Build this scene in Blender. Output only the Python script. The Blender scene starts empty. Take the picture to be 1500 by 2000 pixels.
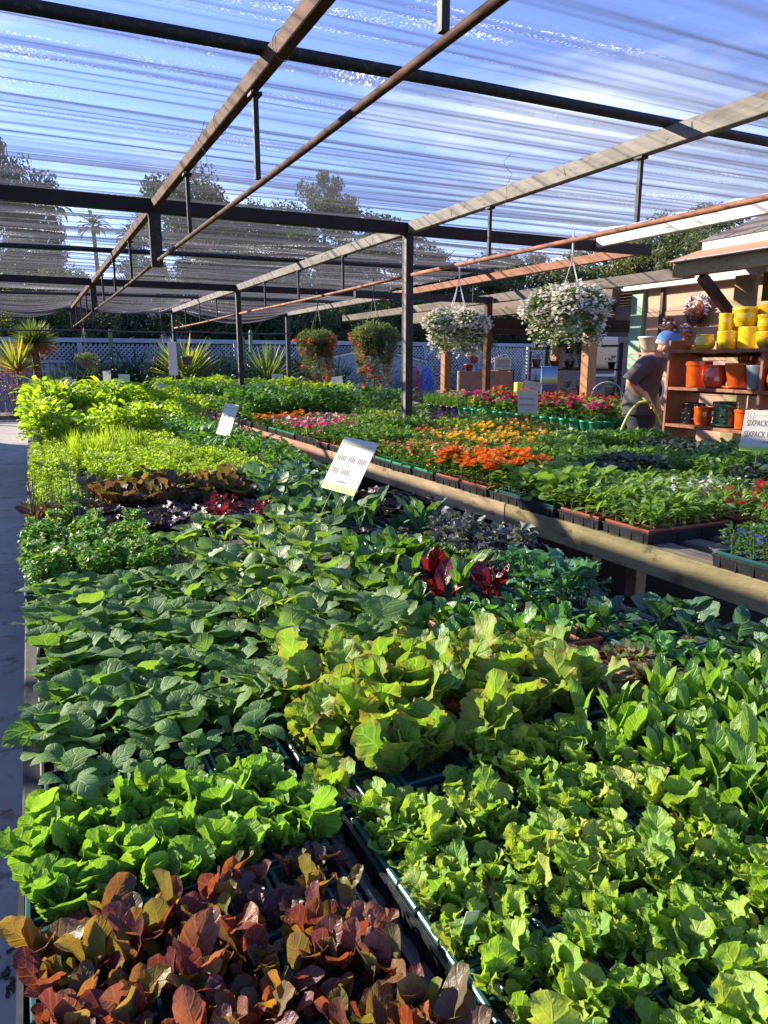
import bpy, math, random
import numpy as np
from mathutils import Vector, Matrix, Euler

# ------------------------------------------------------------------ camera, sky, sun, exposure
SC = bpy.context.scene
COL = SC.collection
PI = math.pi
R = math.radians
H = 1.40                       # camera height
TILT, YAW = R(12.0), R(26.0)   # down, to the right of the rows (rows run along +Y)

cam_d = bpy.data.cameras.new('camera')
cam = bpy.data.objects.new('camera', cam_d)
COL.objects.link(cam)
cam.location = (0, 0, H)
cam.rotation_euler = (PI/2 - TILT, 0, -YAW)
cam_d.sensor_fit = 'VERTICAL'
cam_d.sensor_height = 36
cam_d.lens = 36*1390/2000
cam_d.clip_start = 0.02
cam_d.clip_end = 2000
SC.camera = cam

SUN_ELEV, SUN_AZ = R(23), R(-41)     # azimuth from +Y, clockwise
S_DIR = Vector((math.sin(SUN_AZ)*math.cos(SUN_ELEV), math.cos(SUN_AZ)*math.cos(SUN_ELEV), math.sin(SUN_ELEV)))

world = bpy.data.worlds.new('World')
SC.world = world
world.use_nodes = True
wn, wl = world.node_tree.nodes, world.node_tree.links
wn.clear()
w_out = wn.new('ShaderNodeOutputWorld')
w_bg = wn.new('ShaderNodeBackground')
w_bg.inputs['Strength'].default_value = 0.112
sky = wn.new('ShaderNodeTexSky')
sky.sky_type = 'NISHITA'
sky.sun_disc = False
sky.sun_elevation = SUN_ELEV
sky.sun_rotation = SUN_AZ
sky.air_density = 1.0
sky.dust_density = 0.1
sky.ozone_density = 6.0
# thin wispy clouds, laid out by direction
tc = wn.new('ShaderNodeTexCoord')
mp = wn.new('ShaderNodeMapping')
mp.inputs['Scale'].default_value = (1.0, 1.0, 3.4)
mp.inputs['Rotation'].default_value = (0.25, 0.1, 0.5)
n1 = wn.new('ShaderNodeTexNoise')
n1.inputs['Scale'].default_value = 1.5
n1.inputs['Detail'].default_value = 7
n1.inputs['Roughness'].default_value = 0.55
n1.inputs['Distortion'].default_value = 0.35
cr = wn.new('ShaderNodeValToRGB')
cr.color_ramp.elements[0].position = 0.525
cr.color_ramp.elements[0].color = (0, 0, 0, 1)
cr.color_ramp.elements[1].position = 0.84
cr.color_ramp.elements[1].color = (1, 1, 1, 1)
mx = wn.new('ShaderNodeMix')
mx.data_type = 'RGBA'
mx.inputs[7].default_value = (6.4, 6.6, 7.2, 1)
wl.new(tc.outputs['Generated'], mp.inputs['Vector'])
wl.new(mp.outputs['Vector'], n1.inputs['Vector'])
wl.new(n1.outputs['Fac'], cr.inputs['Fac'])
wl.new(cr.outputs['Color'], mx.inputs[0])
tn = wn.new('ShaderNodeMix'); tn.data_type = 'RGBA'; tn.blend_type = 'MULTIPLY'; tn.inputs[0].default_value = 1.0
tn.inputs[7].default_value = (1.22, 0.98, 1.20, 1)
wl.new(sky.outputs['Color'], tn.inputs[6])
wl.new(tn.outputs[2], mx.inputs[6])
wl.new(mx.outputs[2], w_bg.inputs['Color'])
wl.new(w_bg.outputs['Background'], w_out.inputs['Surface'])

sun_d = bpy.data.lights.new('sun', 'SUN')
sun_d.energy = 5.0
sun_d.angle = R(0.5)
sun_d.color = (1.0, 0.89, 0.72)
sun = bpy.data.objects.new('sun', sun_d)
COL.objects.link(sun)
sun.location = S_DIR*60
sun.rotation_euler = S_DIR.to_track_quat('Z', 'Y').to_euler()

SC.view_settings.view_transform = 'Standard'
SC.view_settings.look = 'None'
SC.view_settings.gamma = 1
SC.view_settings.exposure = 1.55
try:
    SC.view_settings.use_curve_mapping = False
except Exception:
    pass
SC.cycles.use_denoising = True
SC.cycles.max_bounces = 6
SC.cycles.diffuse_bounces = 3
SC.cycles.glossy_bounces = 2
SC.cycles.transmission_bounces = 3
SC.cycles.transparent_max_bounces = 12
SC.cycles.caustics_reflective = False
SC.cycles.caustics_refractive = False

# ------------------------------------------------------------------ object helpers
def put(o, parent=None):
    COL.objects.link(o)
    if parent is not None:
        o.parent = parent
    return o

def tag(o, label=None, cat=None, group=None, kind=None):
    if label: o['label'] = label
    if cat: o['category'] = cat
    if group: o['group'] = group
    if kind: o['kind'] = kind
    return o

def thing(name, label, cat, loc=(0, 0, 0), rz=0, group=None):
    o = bpy.data.objects.new(name, None)
    o.empty_display_size = 0.05
    put(o)
    o.location = loc
    o.rotation_euler = (0, 0, rz)
    return tag(o, label, cat, group)

def inst(name, me, parent=None, M=None, loc=None):
    o = bpy.data.objects.new(name, me)
    put(o, parent)
    if M is not None: o.matrix_basis = M
    elif loc is not None: o.location = loc
    return o

class MB:
    """collects shapes, then makes ONE mesh of them"""
    def __init__(s):
        s.V, s.L, s.S, s.M, s.U, s.SM, s.n = [], [], [], [], [], [], 0
    def add(s, V, F, m=0, uv=None, smooth=False):
        V = np.asarray(V, dtype=np.float32).reshape(-1, 3)
        s.V.append(V)
        if isinstance(F, np.ndarray):
            s.L.append((F + s.n).ravel()); s.S.append(np.full(len(F), F.shape[1]))
            nf = len(F)
            idx = F.ravel()
        else:
            idx = np.array([i for f in F for i in f]); s.L.append(idx + s.n)
            s.S.append(np.array([len(f) for f in F])); nf = len(F)
        s.M.append(np.full(nf, m) if np.isscalar(m) else np.asarray(m))
        s.SM.append(np.full(nf, smooth))
        u = np.zeros((len(V), 2), np.float32) if uv is None else np.asarray(uv, np.float32)
        s.U.append(u[idx])
        s.n += len(V)
        return s
    def mesh(s, name, mats=()):
        me = bpy.data.meshes.new(name)
        if s.n:
            V = np.concatenate(s.V); L = np.concatenate(s.L).astype(np.int32); S = np.concatenate(s.S).astype(np.int32)
            me.vertices.add(len(V)); me.vertices.foreach_set('co', V.ravel())
            me.loops.add(len(L)); me.loops.foreach_set('vertex_index', L)
            me.polygons.add(len(S))
            st = np.concatenate([[0], np.cumsum(S)[:-1]]).astype(np.int32)
            me.polygons.foreach_set('loop_start', st)
            me.polygons.foreach_set('loop_total', S)
            me.polygons.foreach_set('material_index', np.concatenate(s.M).astype(np.int32))
            me.polygons.foreach_set('use_smooth', np.concatenate(s.SM).astype(bool))
            uvl = me.uv_layers.new(name='UVMap')
            uvl.data.foreach_set('uv', np.concatenate(s.U).astype(np.float32).ravel())
            me.update(calc_edges=True)
            me.validate()
        for m in (mats if isinstance(mats, (list, tuple)) else [mats]):
            me.materials.append(m)
        return me
    def obj(s, name, mats, parent=None, loc=None, M=None):
        return inst(name, s.mesh(name, mats), parent, M, loc)
    # ---- shapes
    def box(s, c, d, m=0, ch=0.0, Mx=None):
        """box at centre c with dimensions d, optional chamfer"""
        x, y, z = d[0]/2, d[1]/2, d[2]/2
        if ch <= 0:
            V = [(-x,-y,-z),(x,-y,-z),(x,y,-z),(-x,y,-z),(-x,-y,z),(x,-y,z),(x,y,z),(-x,y,z)]
            F = [(3,2,1,0),(4,5,6,7),(0,1,5,4),(1,2,6,5),(2,3,7,6),(3,0,4,7)]
        else:
            V, F = [], []
            idx = {}
            for sx in (-1, 1):
                for sy in (-1, 1):
                    for sz in (-1, 1):
                        idx[(sx, sy, sz)] = len(V)
                        V += [(sx*x, sy*(y-ch), sz*(z-ch)), (sx*(x-ch), sy*y, sz*(z-ch)), (sx*(x-ch), sy*(y-ch), sz*z)]
            def q(a, k): return idx[a] + k
            for sx in (-1, 1): F.append([q((sx,a,b),0) for a, b in ((-1,-1),(1,-1),(1,1),(-1,1))][::sx])
            for sy in (-1, 1): F.append([q((a,sy,b),1) for a, b in ((-1,-1),(1,-1),(1,1),(-1,1))][::-sy])
            for sz in (-1, 1): F.append([q((a,b,sz),2) for a, b in ((-1,-1),(1,-1),(1,1),(-1,1))][::sz])
            for sx in (-1, 1):
                for sy in (-1, 1):
                    F.append([q((sx,sy,-1),0), q((sx,sy,1),0), q((sx,sy,1),1), q((sx,sy,-1),1)][::-sx*sy])
                    F.append([q((sx,-1,sy),0), q((sx,1,sy),0), q((sx,1,sy),2), q((sx,-1,sy),2)][::sx*sy])
                    F.append([q((-1,sx,sy),1), q((1,sx,sy),1), q((1,sx,sy),2), q((-1,sx,sy),2)][::-sx*sy])
                    for sz in (-1, 1):
                        F.append([q((sx,sy,sz),k) for k in range(3)][::sx*sy*sz])
        V = np.array(V, np.float32)
        if Mx is not None:
            A = np.array(Mx); V = V @ A[:3, :3].T + A[:3, 3]
        return s.add(V + np.array(c, np.float32), F, m)
    def beam(s, p0, p1, w, h, m=0, up=(0, 0, 1), ch=0.0):
        """bar of section w (across) x h (along up) from p0 to p1"""
        p0, p1 = Vector(p0), Vector(p1)
        d = p1 - p0; L = d.length; d.normalize()
        u = Vector(up)
        a = d.cross(u)
        if a.length < 1e-5: a = d.cross(Vector((1, 0, 0)))
        a.normalize(); u = a.cross(d).normalized()
        Mx = Matrix((( *a,), (*d,), (*u,))).transposed()
        return s.box((p0+p1)/2, (w, L, h), m, ch, Mx.to_4x4())
    def tube(s, pts, r, n=6, m=0, caps=True, smooth=True):
        P = [Vector(p) for p in pts]
        rr = r if hasattr(r, '__len__') else [r]*len(P)
        V, F = [], []
        t0 = (P[1]-P[0]).normalized()
        a = t0.cross(Vector((0, 0, 1)))
        if a.length < 1e-3: a = t0.cross(Vector((1, 0, 0)))
        a.normalize()
        for i, p in enumerate(P):
            t = (P[min(i+1, len(P)-1)] - P[max(i-1, 0)]).normalized()
            a = (a - t*a.dot(t)).normalized(); b = t.cross(a)
            for k in range(n):
                an = 2*PI*k/n
                V.append(p + (a*math.cos(an) + b*math.sin(an))*rr[i])
        for i in range(len(P)-1):
            for k in range(n):
                F.append((i*n+k, i*n+(k+1) % n, (i+1)*n+(k+1) % n, (i+1)*n+k))
        if caps:
            F.append(tuple(range(n))[::-1]); F.append(tuple((len(P)-1)*n+k for k in range(n)))
        return s.add([tuple(v) for v in V], F, m, smooth=smooth)
    def lathe(s, prof, n=20, c=(0, 0, 0), m=0, smooth=True, wob=None):
        """prof: (radius, z) list"""
        V, F = [], []
        for r, z in prof:
            for k in range(n):
                a = 2*PI*k/n
                V.append((c[0]+r*math.cos(a), c[1]+r*math.sin(a), c[2]+z))
        for i in range(len(prof)-1):
            for k in range(n):
                F.append((i*n+k, i*n+(k+1) % n, (i+1)*n+(k+1) % n, (i+1)*n+k))
        return s.add(V, F, m, smooth=smooth)
    def quad(s, a, b, c, d, m=0, uv=True):
        return s.add([a, b, c, d], [(0, 1, 2, 3)], m, [(0, 0), (1, 0), (1, 1), (0, 1)])
    def join(s, V, F, UV, Mx, m=0, smooth=True):
        A = np.array(Mx)
        return s.add(V @ A[:3, :3].T + A[:3, 3], F, m, UV, smooth)

# ------------------------------------------------------------------ material helpers
def new_mat(name):
    m = bpy.data.materials.new(name)
    m.use_nodes = True
    n, l = m.node_tree.nodes, m.node_tree.links
    return m, n, l, n['Principled BSDF']

def mixc(n, l, fac, a, b, mode='MIX'):
    x = n.new('ShaderNodeMix'); x.data_type = 'RGBA'; x.blend_type = mode
    for sock, v in ((x.inputs[0], fac), (x.inputs[6], a), (x.inputs[7], b)):
        if hasattr(v, 'is_output'): l.new(v, sock)
        elif isinstance(v, (int, float)): sock.default_value = v
        else: sock.default_value = (*v[:3], 1)
    return x.outputs[2]

def mth(n, l, op, a, b=None, clamp=False):
    x = n.new('ShaderNodeMath'); x.operation = op; x.use_clamp = clamp
    for i, v in enumerate((a, b)):
        if v is None: continue
        if hasattr(v, 'is_output'): l.new(v, x.inputs[i])
        else: x.inputs[i].default_value = v
    return x.outputs[0]

def noise(n, l, scale, detail=4, vec=None, rough=0.55, dist=0.0, out='Fac'):
    x = n.new('ShaderNodeTexNoise')
    x.inputs['Scale'].default_value = scale; x.inputs['Detail'].default_value = detail
    x.inputs['Roughness'].default_value = rough; x.inputs['Distortion'].default_value = dist
    if vec is not None: l.new(vec, x.inputs['Vector'])
    return x.outputs[out]

def ramp(n, l, fac, stops, interp='LINEAR'):
    x = n.new('ShaderNodeValToRGB'); x.color_ramp.interpolation = interp
    e = x.color_ramp.elements
    while len(e) < len(stops): e.new(0.5)
    for i, (p, c) in enumerate(stops):
        e[i].position = p; e[i].color = (*c[:3], 1) if hasattr(c, '__len__') else (c, c, c, 1)
    l.new(fac, x.inputs[0])
    return x.outputs[0]

def bump(n, l, h, strength, dist, bsdf):
    b = n.new('ShaderNodeBump'); b.inputs['Strength'].default_value = strength
    b.inputs['Distance'].default_value = dist
    l.new(h, b.inputs['Height']); l.new(b.outputs[0], bsdf.inputs['Normal'])
    return b.outputs[0]

def objco(n, l, scale=None):
    t = n.new('ShaderNodeTexCoord')
    if scale is None: return t.outputs['Object']
    p = n.new('ShaderNodeMapping'); p.inputs['Scale'].default_value = scale
    l.new(t.outputs['Object'], p.inputs[0]); return p.outputs[0]

def surf(name, c0, c1=None, scale=8, rough=0.6, b=0.0, bs=40, metal=0.0, spec=0.5, stretch=None, c2=None, coat=0):
    """mottled surface between c0 and c1 with specks of c2 and a little relief"""
    m, n, l, p = new_mat(name)
    co = objco(n, l, stretch)
    if c1 is None: c1 = tuple(min(1, v*1.25) for v in c0)
    f = noise(n, l, scale, 5, co)
    f = ramp(n, l, f, [(0.32, 0.0), (0.68, 1.0)])
    c = mixc(n, l, f, c0, c1)
    if c2 is not None:
        g = ramp(n, l, noise(n, l, scale*3.1, 6, co, 0.65), [(0.56, 0.0), (0.66, 1.0)])
        c = mixc(n, l, g, c, c2)
    oi = n.new('ShaderNodeObjectInfo')
    v = mth(n, l, 'MULTIPLY_ADD', oi.outputs['Random'], 0.24); v.node.inputs[2].default_value = 0.88
    c = mixc(n, l, 1.0, c, v, 'MULTIPLY')
    l.new(c, p.inputs['Base Color'])
    p.inputs['Roughness'].default_value = rough
    p.inputs['Metallic'].default_value = metal
    p.inputs['Specular IOR Level'].default_value = spec
    p.inputs['Coat Weight'].default_value = coat
    if b > 0: bump(n, l, noise(n, l, bs, 5, co), b, 0.004, p)
    return m

def plain(name, c, rough=0.5, spec=0.5, coat=0, metal=0):
    return surf(name, tuple(v*0.93 for v in c), tuple(min(1, v*1.07) for v in c), 14, rough, 0, 1, metal, spec, coat=coat)

def leaf_mat(name, stops, vein=None, vamt=0.35, trans=0.42, rough=0.42, nv=6, edge=None, tip=None, spec=0.45, bstr=0.38, tcol=(1.75, 1.75, 0.55), blot=0.32, up=1.0):
    m, n, l, p = new_mat(name)
    oi = n.new('ShaderNodeObjectInfo'); ge = n.new('ShaderNodeNewGeometry')
    rnd = mth(n, l, 'FRACT', mth(n, l, 'ADD', oi.outputs['Random'], ge.outputs['Random Per Island']))
    c = ramp(n, l, rnd, stops) if len(stops) > 1 else None
    if c is None:
        c = mixc(n, l, 0.0, stops[0][1], stops[0][1])
    co = objco(n, l)
    blo = noise(n, l, 38, 3, co)
    vv = mth(n, l, 'MULTIPLY_ADD', blo, 2*blot); vv.node.inputs[2].default_value = 1-blot
    c = mixc(n, l, 1.0, c, vv, 'MULTIPLY')
    uv = n.new('ShaderNodeUVMap'); uv.uv_map = 'UVMap'
    sp = n.new('ShaderNodeSeparateXYZ'); l.new(uv.outputs[0], sp.inputs[0])
    s_ = mth(n, l, 'MULTIPLY', mth(n, l, 'ABSOLUTE', mth(n, l, 'SUBTRACT', sp.outputs[0], 0.5)), 2.0)
    rw = mth(n, l, 'DIVIDE', s_, mth(n, l, 'SUBTRACT', 1.35, sp.outputs[1]))
    mid = ramp(n, l, rw, [(0.025, 1.0), (0.10, 0.0)])
    ph = mth(n, l, 'SUBTRACT', mth(n, l, 'MULTIPLY', sp.outputs[1], nv), mth(n, l, 'MULTIPLY', s_, 1.3))
    lat = mth(n, l, 'SINE', mth(n, l, 'MULTIPLY', ph, 2*PI))
    lat = ramp(n, l, mth(n, l, 'MULTIPLY_ADD', lat, 0.5), [(0.0, 0.0), (0.30, 0.0), (0.5, 0.8)])
    lat.node.inputs[0].links[0].from_node.inputs[2].default_value = 0.0
    vm = mth(n, l, 'MAXIMUM', mid, lat)
    if vein is not None:
        c = mixc(n, l, mth(n, l, 'MULTIPLY', vm, vamt), c, vein)
    if edge is not None:
        ef = ramp(n, l, s_, [(0.35, 0.0), (1.0, 0.85)])
        en = ramp(n, l, noise(n, l, 22, 2, co), [(0.35, 0.0), (0.6, 1.0)])
        c = mixc(n, l, mth(n, l, 'MULTIPLY', ef, en), c, edge)
    if tip is not None:
        tf = ramp(n, l, sp.outputs[1], [(0.45, 0.0), (1.0, 0.9)])
        c = mixc(n, l, tf, c, tip)
    l.new(c, p.inputs['Base Color'])
    p.inputs['Roughness'].default_value = rough
    p.inputs['Specular IOR Level'].default_value = spec
    nb = None
    if bstr > 0:
        nb = bump(n, l, mth(n, l, 'SUBTRACT', noise(n, l, 150, 3, co), mth(n, l, 'MULTIPLY', vm, 1.0)), bstr, 0.005, p)
    tr = n.new('ShaderNodeBsdfTranslucent')
    l.new(mixc(n, l, 1.0, c, tcol, 'MULTIPLY'), tr.inputs['Color'])
    if nb is not None: l.new(nb, tr.inputs['Normal'])
    ms = n.new('ShaderNodeMixShader'); ms.inputs[0].default_value = trans
    l.new(p.outputs[0], ms.inputs[1]); l.new(tr.outputs[0], ms.inputs[2])
    l.new(ms.outputs[0], n['Material Output'].inputs['Surface'])
    return m

# ------------------------------------------------------------------ hard materials
M = {}
M['concrete'] = surf('concrete', (0.31, 0.28, 0.24), (0.42, 0.385, 0.34), 2.6, 0.9, 0.35, 60, c2=(0.20, 0.175, 0.15), spec=0.15)
M['soil_bed'] = surf('soil_bed', (0.03, 0.022, 0.016), (0.07, 0.052, 0.036), 6, 0.95, 0.8, 30)
M['peat'] = surf('peat', (0.012, 0.010, 0.008), (0.035, 0.028, 0.022), 60, 0.95, 1.0, 160, c2=(0.22, 0.2, 0.17))
M['black_plastic'] = surf('black_plastic', (0.012, 0.013, 0.015), (0.025, 0.026, 0.03), 20, 0.42, 0.1, 60, c2=(0.05, 0.045, 0.04))
M['green_plastic'] = surf('green_plastic', (0.012, 0.075, 0.07), (0.016, 0.095, 0.09), 20, 0.3, 0.05, 60)
M['bright_green_plastic'] = plain('bright_green_plastic', (0.02, 0.30, 0.13), 0.4)
M['terracotta_plastic'] = plain('terracotta_plastic', (0.30, 0.075, 0.04), 0.45)
M['moss_wood'] = surf('moss_wood', (0.25, 0.20, 0.10), (0.13, 0.115, 0.04), 7, 0.9, 0.9, 70, c2=(0.07, 0.06, 0.025), stretch=(1, .45, 1))
M['tan_wood'] = surf('tan_wood', (0.36, 0.26, 0.15), (0.22, 0.155, 0.08), 8, 0.85, 0.8, 70, c2=(0.12, 0.10, 0.045), stretch=(1, .3, 1))
M['red_wood'] = surf('red_wood', (0.38, 0.19, 0.11), (0.28, 0.13, 0.075), 7, 0.8, 0.4, 60, c2=(0.2, 0.12, 0.07), stretch=(1, .3, 1))
M['grey_wood'] = surf('grey_wood', (0.20, 0.17, 0.145), (0.12, 0.10, 0.085), 9, 0.85, 0.5, 60, c2=(0.06, 0.05, 0.04), stretch=(1, .2, 1))
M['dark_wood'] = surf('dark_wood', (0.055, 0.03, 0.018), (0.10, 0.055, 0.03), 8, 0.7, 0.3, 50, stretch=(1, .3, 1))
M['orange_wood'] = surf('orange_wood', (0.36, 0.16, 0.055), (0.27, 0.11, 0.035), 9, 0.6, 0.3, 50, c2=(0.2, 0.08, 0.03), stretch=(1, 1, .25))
M['shelf_wood'] = surf('shelf_wood', (0.33, 0.12, 0.045), (0.24, 0.08, 0.028), 10, 0.6, 0.3, 60, c2=(0.16, 0.06, 0.025))
M['siding'] = surf('siding', (0.52, 0.33, 0.22), (0.46, 0.28, 0.18), 6, 0.75, 0.25, 60, stretch=(1, .25, 1), c2=(0.40, 0.25, 0.16))
M['sage_paint'] = surf('sage_paint', (0.22, 0.36, 0.22), (0.26, 0.40, 0.26), 10, 0.6)
M['cream_paint'] = surf('cream_paint', (0.66, 0.60, 0.42), (0.60, 0.54, 0.37), 6, 0.6)
M['weathered'] = surf('weathered', (0.42, 0.33, 0.17), (0.26, 0.20, 0.10), 9, 0.85, 0.6, 60, c2=(0.13, 0.10, 0.06), stretch=(1, .4, 1))
M['plywood'] = surf('plywood', (0.42, 0.20, 0.10), (0.36, 0.16, 0.08), 5, 0.7, 0.2, 50)
M['shingle'] = surf('shingle', (0.075, 0.07, 0.06), (0.15, 0.14, 0.12), 30, 0.95, 0.8, 90, c2=(0.2, 0.18, 0.15))
M['far_roof'] = surf('far_roof', (0.05, 0.045, 0.055), (0.075, 0.07, 0.08), 6, 0.9, 0.5, 30)
M['rust'] = surf('rust', (0.125, 0.052, 0.024), (0.06, 0.025, 0.013), 16, 0.75, 0.4, 90, c2=(0.05, 0.026, 0.018), stretch=(1, .3, 1), spec=.2)
M['orange_rust'] = surf('orange_rust', (0.34, 0.135, 0.062), (0.22, 0.08, 0.04), 16, 0.75, 0.4, 90, c2=(0.12, 0.05, 0.03), stretch=(1, .3, 1))
M['galv'] = surf('galv', (0.26, 0.235, 0.20), (0.16, 0.14, 0.115), 12, 0.6, 0.3, 60, c2=(0.09, 0.07, 0.055), stretch=(1, .25, 1), spec=.25)
M['white_steel'] = surf('white_steel', (0.62, 0.60, 0.56), (0.48, 0.46, 0.42), 12, 0.6, 0.3, 60, c2=(0.22, 0.19, 0.16), stretch=(1, .2, 1))
M['black_steel'] = surf('black_steel', (0.010, 0.010, 0.011), (0.02, 0.019, 0.019), 12, 0.55, 0.3, 70, c2=(0.06, 0.05, 0.045), spec=.3)
M['brown_steel'] = surf('brown_steel', (0.014, 0.009, 0.008), (0.026, 0.014, 0.011), 12, 0.6, 0.3, 70, spec=.25)
M['old_wood'] = surf('old_wood', (0.075, 0.07, 0.066), (0.045, 0.042, 0.04), 9, 0.9, 0.5, 60)
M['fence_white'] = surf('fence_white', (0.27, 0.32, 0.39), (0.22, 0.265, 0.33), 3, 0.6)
M['bark'] = surf('bark', (0.07, 0.055, 0.04), (0.13, 0.10, 0.075), 8, 0.95, 0.8, 30)
M['wire'] = plain('wire', (0.10, 0.09, 0.08), 0.5)
M['white_plastic'] = plain('white_plastic', (0.72, 0.72, 0.70), 0.4)
M['sign_white'] = plain('sign_white', (0.50, 0.485, 0.45), 0.5)
M['sign_lime'] = plain('sign_lime', (0.34, 0.58, 0.06), 0.4)
M['sign_pale'] = plain('sign_pale', (0.40, 0.43, 0.09), 0.4)
M['ink'] = plain('ink', (0.05, 0.045, 0.04), 0.6)
M['faded_ink'] = plain('faded_ink', (0.16, 0.13, 0.11), 0.6)
M['glass'] = plain('glass', (0.03, 0.035, 0.04), 0.06, 0.8)

# shade cloth: knitted mesh that is half open, denser when looked along, sun glints painted in as pale specks
def cloth_mat():
    m, n, l, p = new_mat('shade_cloth')
    co = objco(n, l)
    ge = n.new('ShaderNodeNewGeometry')
    lw = n.new('ShaderNodeLayerWeight'); lw.inputs['Blend'].default_value = 0.5
    op = ramp(n, l, lw.outputs['Facing'], [(0.0, 0.15), (0.58, 0.22), (0.70, 0.46), (0.80, 0.70), (0.90, 0.87), (1.0, 0.95)])
    # bands of tighter knit and dust that run across the bays, with the folds
    st = objco(n, l, (0.10, 15.0, 1.0))
    nb = noise(n, l, 1.0, 5, st, 0.62)
    band = ramp(n, l, nb, [(0.50, 0.0), (0.74, 0.20)])
    op2 = mth(n, l, 'ADD', op, band, True)
    # bits of litter and tears
    fl = ramp(n, l, noise(n, l, 5.5, 6, co, 0.75), [(0.74, 0.0), (0.78, 0.6)])
    op2 = mth(n, l, 'ADD', op2, fl, True)
    p.inputs['Base Color'].default_value = (0.12, 0.108, 0.10, 1)
    p.inputs['Roughness'].default_value = 0.55
    p.inputs['Specular IOR Level'].default_value = 0.5
    # sun glints on tape threads, painted as pale translucent specks along some folds
    rid = ramp(n, l, noise(n, l, 1.0, 3, objco(n, l, (0.25, 2.9, 1.0)), 0.5), [(0.525, 0.0), (0.555, 1.0), (0.585, 0.0)])
    spk = ramp(n, l, noise(n, l, 85, 2, co, 0.6), [(0.52, 0.0), (0.60, 1.0)])
    brk = ramp(n, l, noise(n, l, 0.45, 2, objco(n, l, (1, 1, 1)), 0.5), [(0.46, 0.0), (0.60, 1.0)])
    g = mth(n, l, 'MULTIPLY', mth(n, l, 'MULTIPLY', rid, spk), brk)
    tr = n.new('ShaderNodeBsdfTranslucent'); tr.inputs[0].default_value = (0.80, 0.78, 0.75, 1)
    dark = n.new('ShaderNodeBsdfTranslucent'); dark.inputs[0].default_value = (0.15, 0.145, 0.15, 1)
    body = n.new('ShaderNodeMixShader'); body.inputs[0].default_value = 0.45
    l.new(p.outputs[0], body.inputs[1]); l.new(dark.outputs[0], body.inputs[2])
    b2 = n.new('ShaderNodeMixShader'); l.new(g, b2.inputs[0]); l.new(body.outputs[0], b2.inputs[1]); l.new(tr.outputs[0], b2.inputs[2])
    tp = n.new('ShaderNodeBsdfTransparent')
    op3 = mth(n, l, 'MAXIMUM', op2, g)
    ms = n.new('ShaderNodeMixShader'); l.new(op3, ms.inputs[0]); l.new(tp.outputs[0], ms.inputs[1]); l.new(b2.outputs[0], ms.inputs[2])
    l.new(ms.outputs[0], n['Material Output'].inputs['Surface'])
    return m
M['cloth'] = cloth_mat()

# ------------------------------------------------------------------ the ground
rng = np.random.default_rng(7)
random.seed(7)
g = MB(); g.quad((-300, -120, -0.06), (300, -120, -0.06), (300, 500, -0.06), (-300, 500, -0.06))
tag(g.obj('ground', M['soil_bed']), kind='structure')
path = bpy.data.objects.new('path', None); put(path); tag(path, kind='structure')
slab_me = MB().box((0, 0, -0.05), (2.988, 2.738, 0.10), 0, 0.008).mesh('slab', M['concrete'])
slab_me2 = MB().box((0, 0, -0.05), (2.988, 2.30, 0.10), 0, 0.008).mesh('slab', M['concrete'])
for ix in range(-1, 4):
    for iy in range(-1, 7):
        if iy < 6:
            inst('slab', slab_me, path, loc=(-0.90+3*ix, 1.375+2.75*iy, 0))
        else:
            inst('slab', slab_me2, path, loc=(-0.90+3*ix, 1.375+2.75*iy-0.22, 0))
kb = MB().box((1.6, 18.93, -0.02), (15, 0.12, 0.11), 0, 0.01).obj('kerb', M['concrete'])
tag(kb, kind='structure')

# ------------------------------------------------------------------ benches
def bench(name, label, x0, x1, y0, y1, ztop, fasc, legs, slat_w, gap, cat='bench', top_mat='grey_wood', board_h=0.11, board_ends=None, rail_back=True):
    t = thing(name, label, cat, ((x0+x1)/2, (y0+y1)/2, 0))
    cx, cy = (x0+x1)/2, (y0+y1)/2
    L = y1-y0
    # top slats run along the bench
    w = slat_w; nsl = int((x1-x0-0.04+gap)//(w+gap))
    pit = (x1-x0-0.04-w)/(nsl-1)
    sm = MB().box((0, 0, 0), (w, L, 0.028), 0, 0.003).mesh('slat', M[top_mat])
    for k in range(nsl):
        inst('slat', sm, t, loc=(x0+0.02+w/2+pit*k-cx, 0, ztop-0.014))
    if board_ends is None: board_ends = [(y0, y1, fasc)]
    for a, b, mt in board_ends:
        MB().box((0, 0, 0), (0.038, b-a-0.004, board_h), 0, 0.004).obj('front_board', M[mt], t, (x0-0.021-cx, (a+b)/2-cy, ztop+0.004-board_h/2))
        MB().box((0, 0, 0), (0.038, b-a-0.004, board_h), 0, 0.004).obj('back_board', M[mt], t, (x1+0.021-cx, (a+b)/2-cy, ztop+0.004-board_h/2))
    lm = MB().box((0, 0, (ztop-0.034)/2), (0.085, 0.085, ztop-0.034), 0, 0.004).mesh('leg', M[fasc])
    cm = MB().box((0, 0, 0), (x1-x0-0.20, 0.04, 0.09), 0, 0.003).mesh('crosspiece', M['grey_wood'])
    for y in legs:
        for x in (x0+0.045, x1-0.045):
            inst('leg', lm, t, loc=(x-cx, y-cy, 0))
        inst('crosspiece', cm, t, loc=(0, y-cy, ztop-0.032-0.045))
    return t

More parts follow.
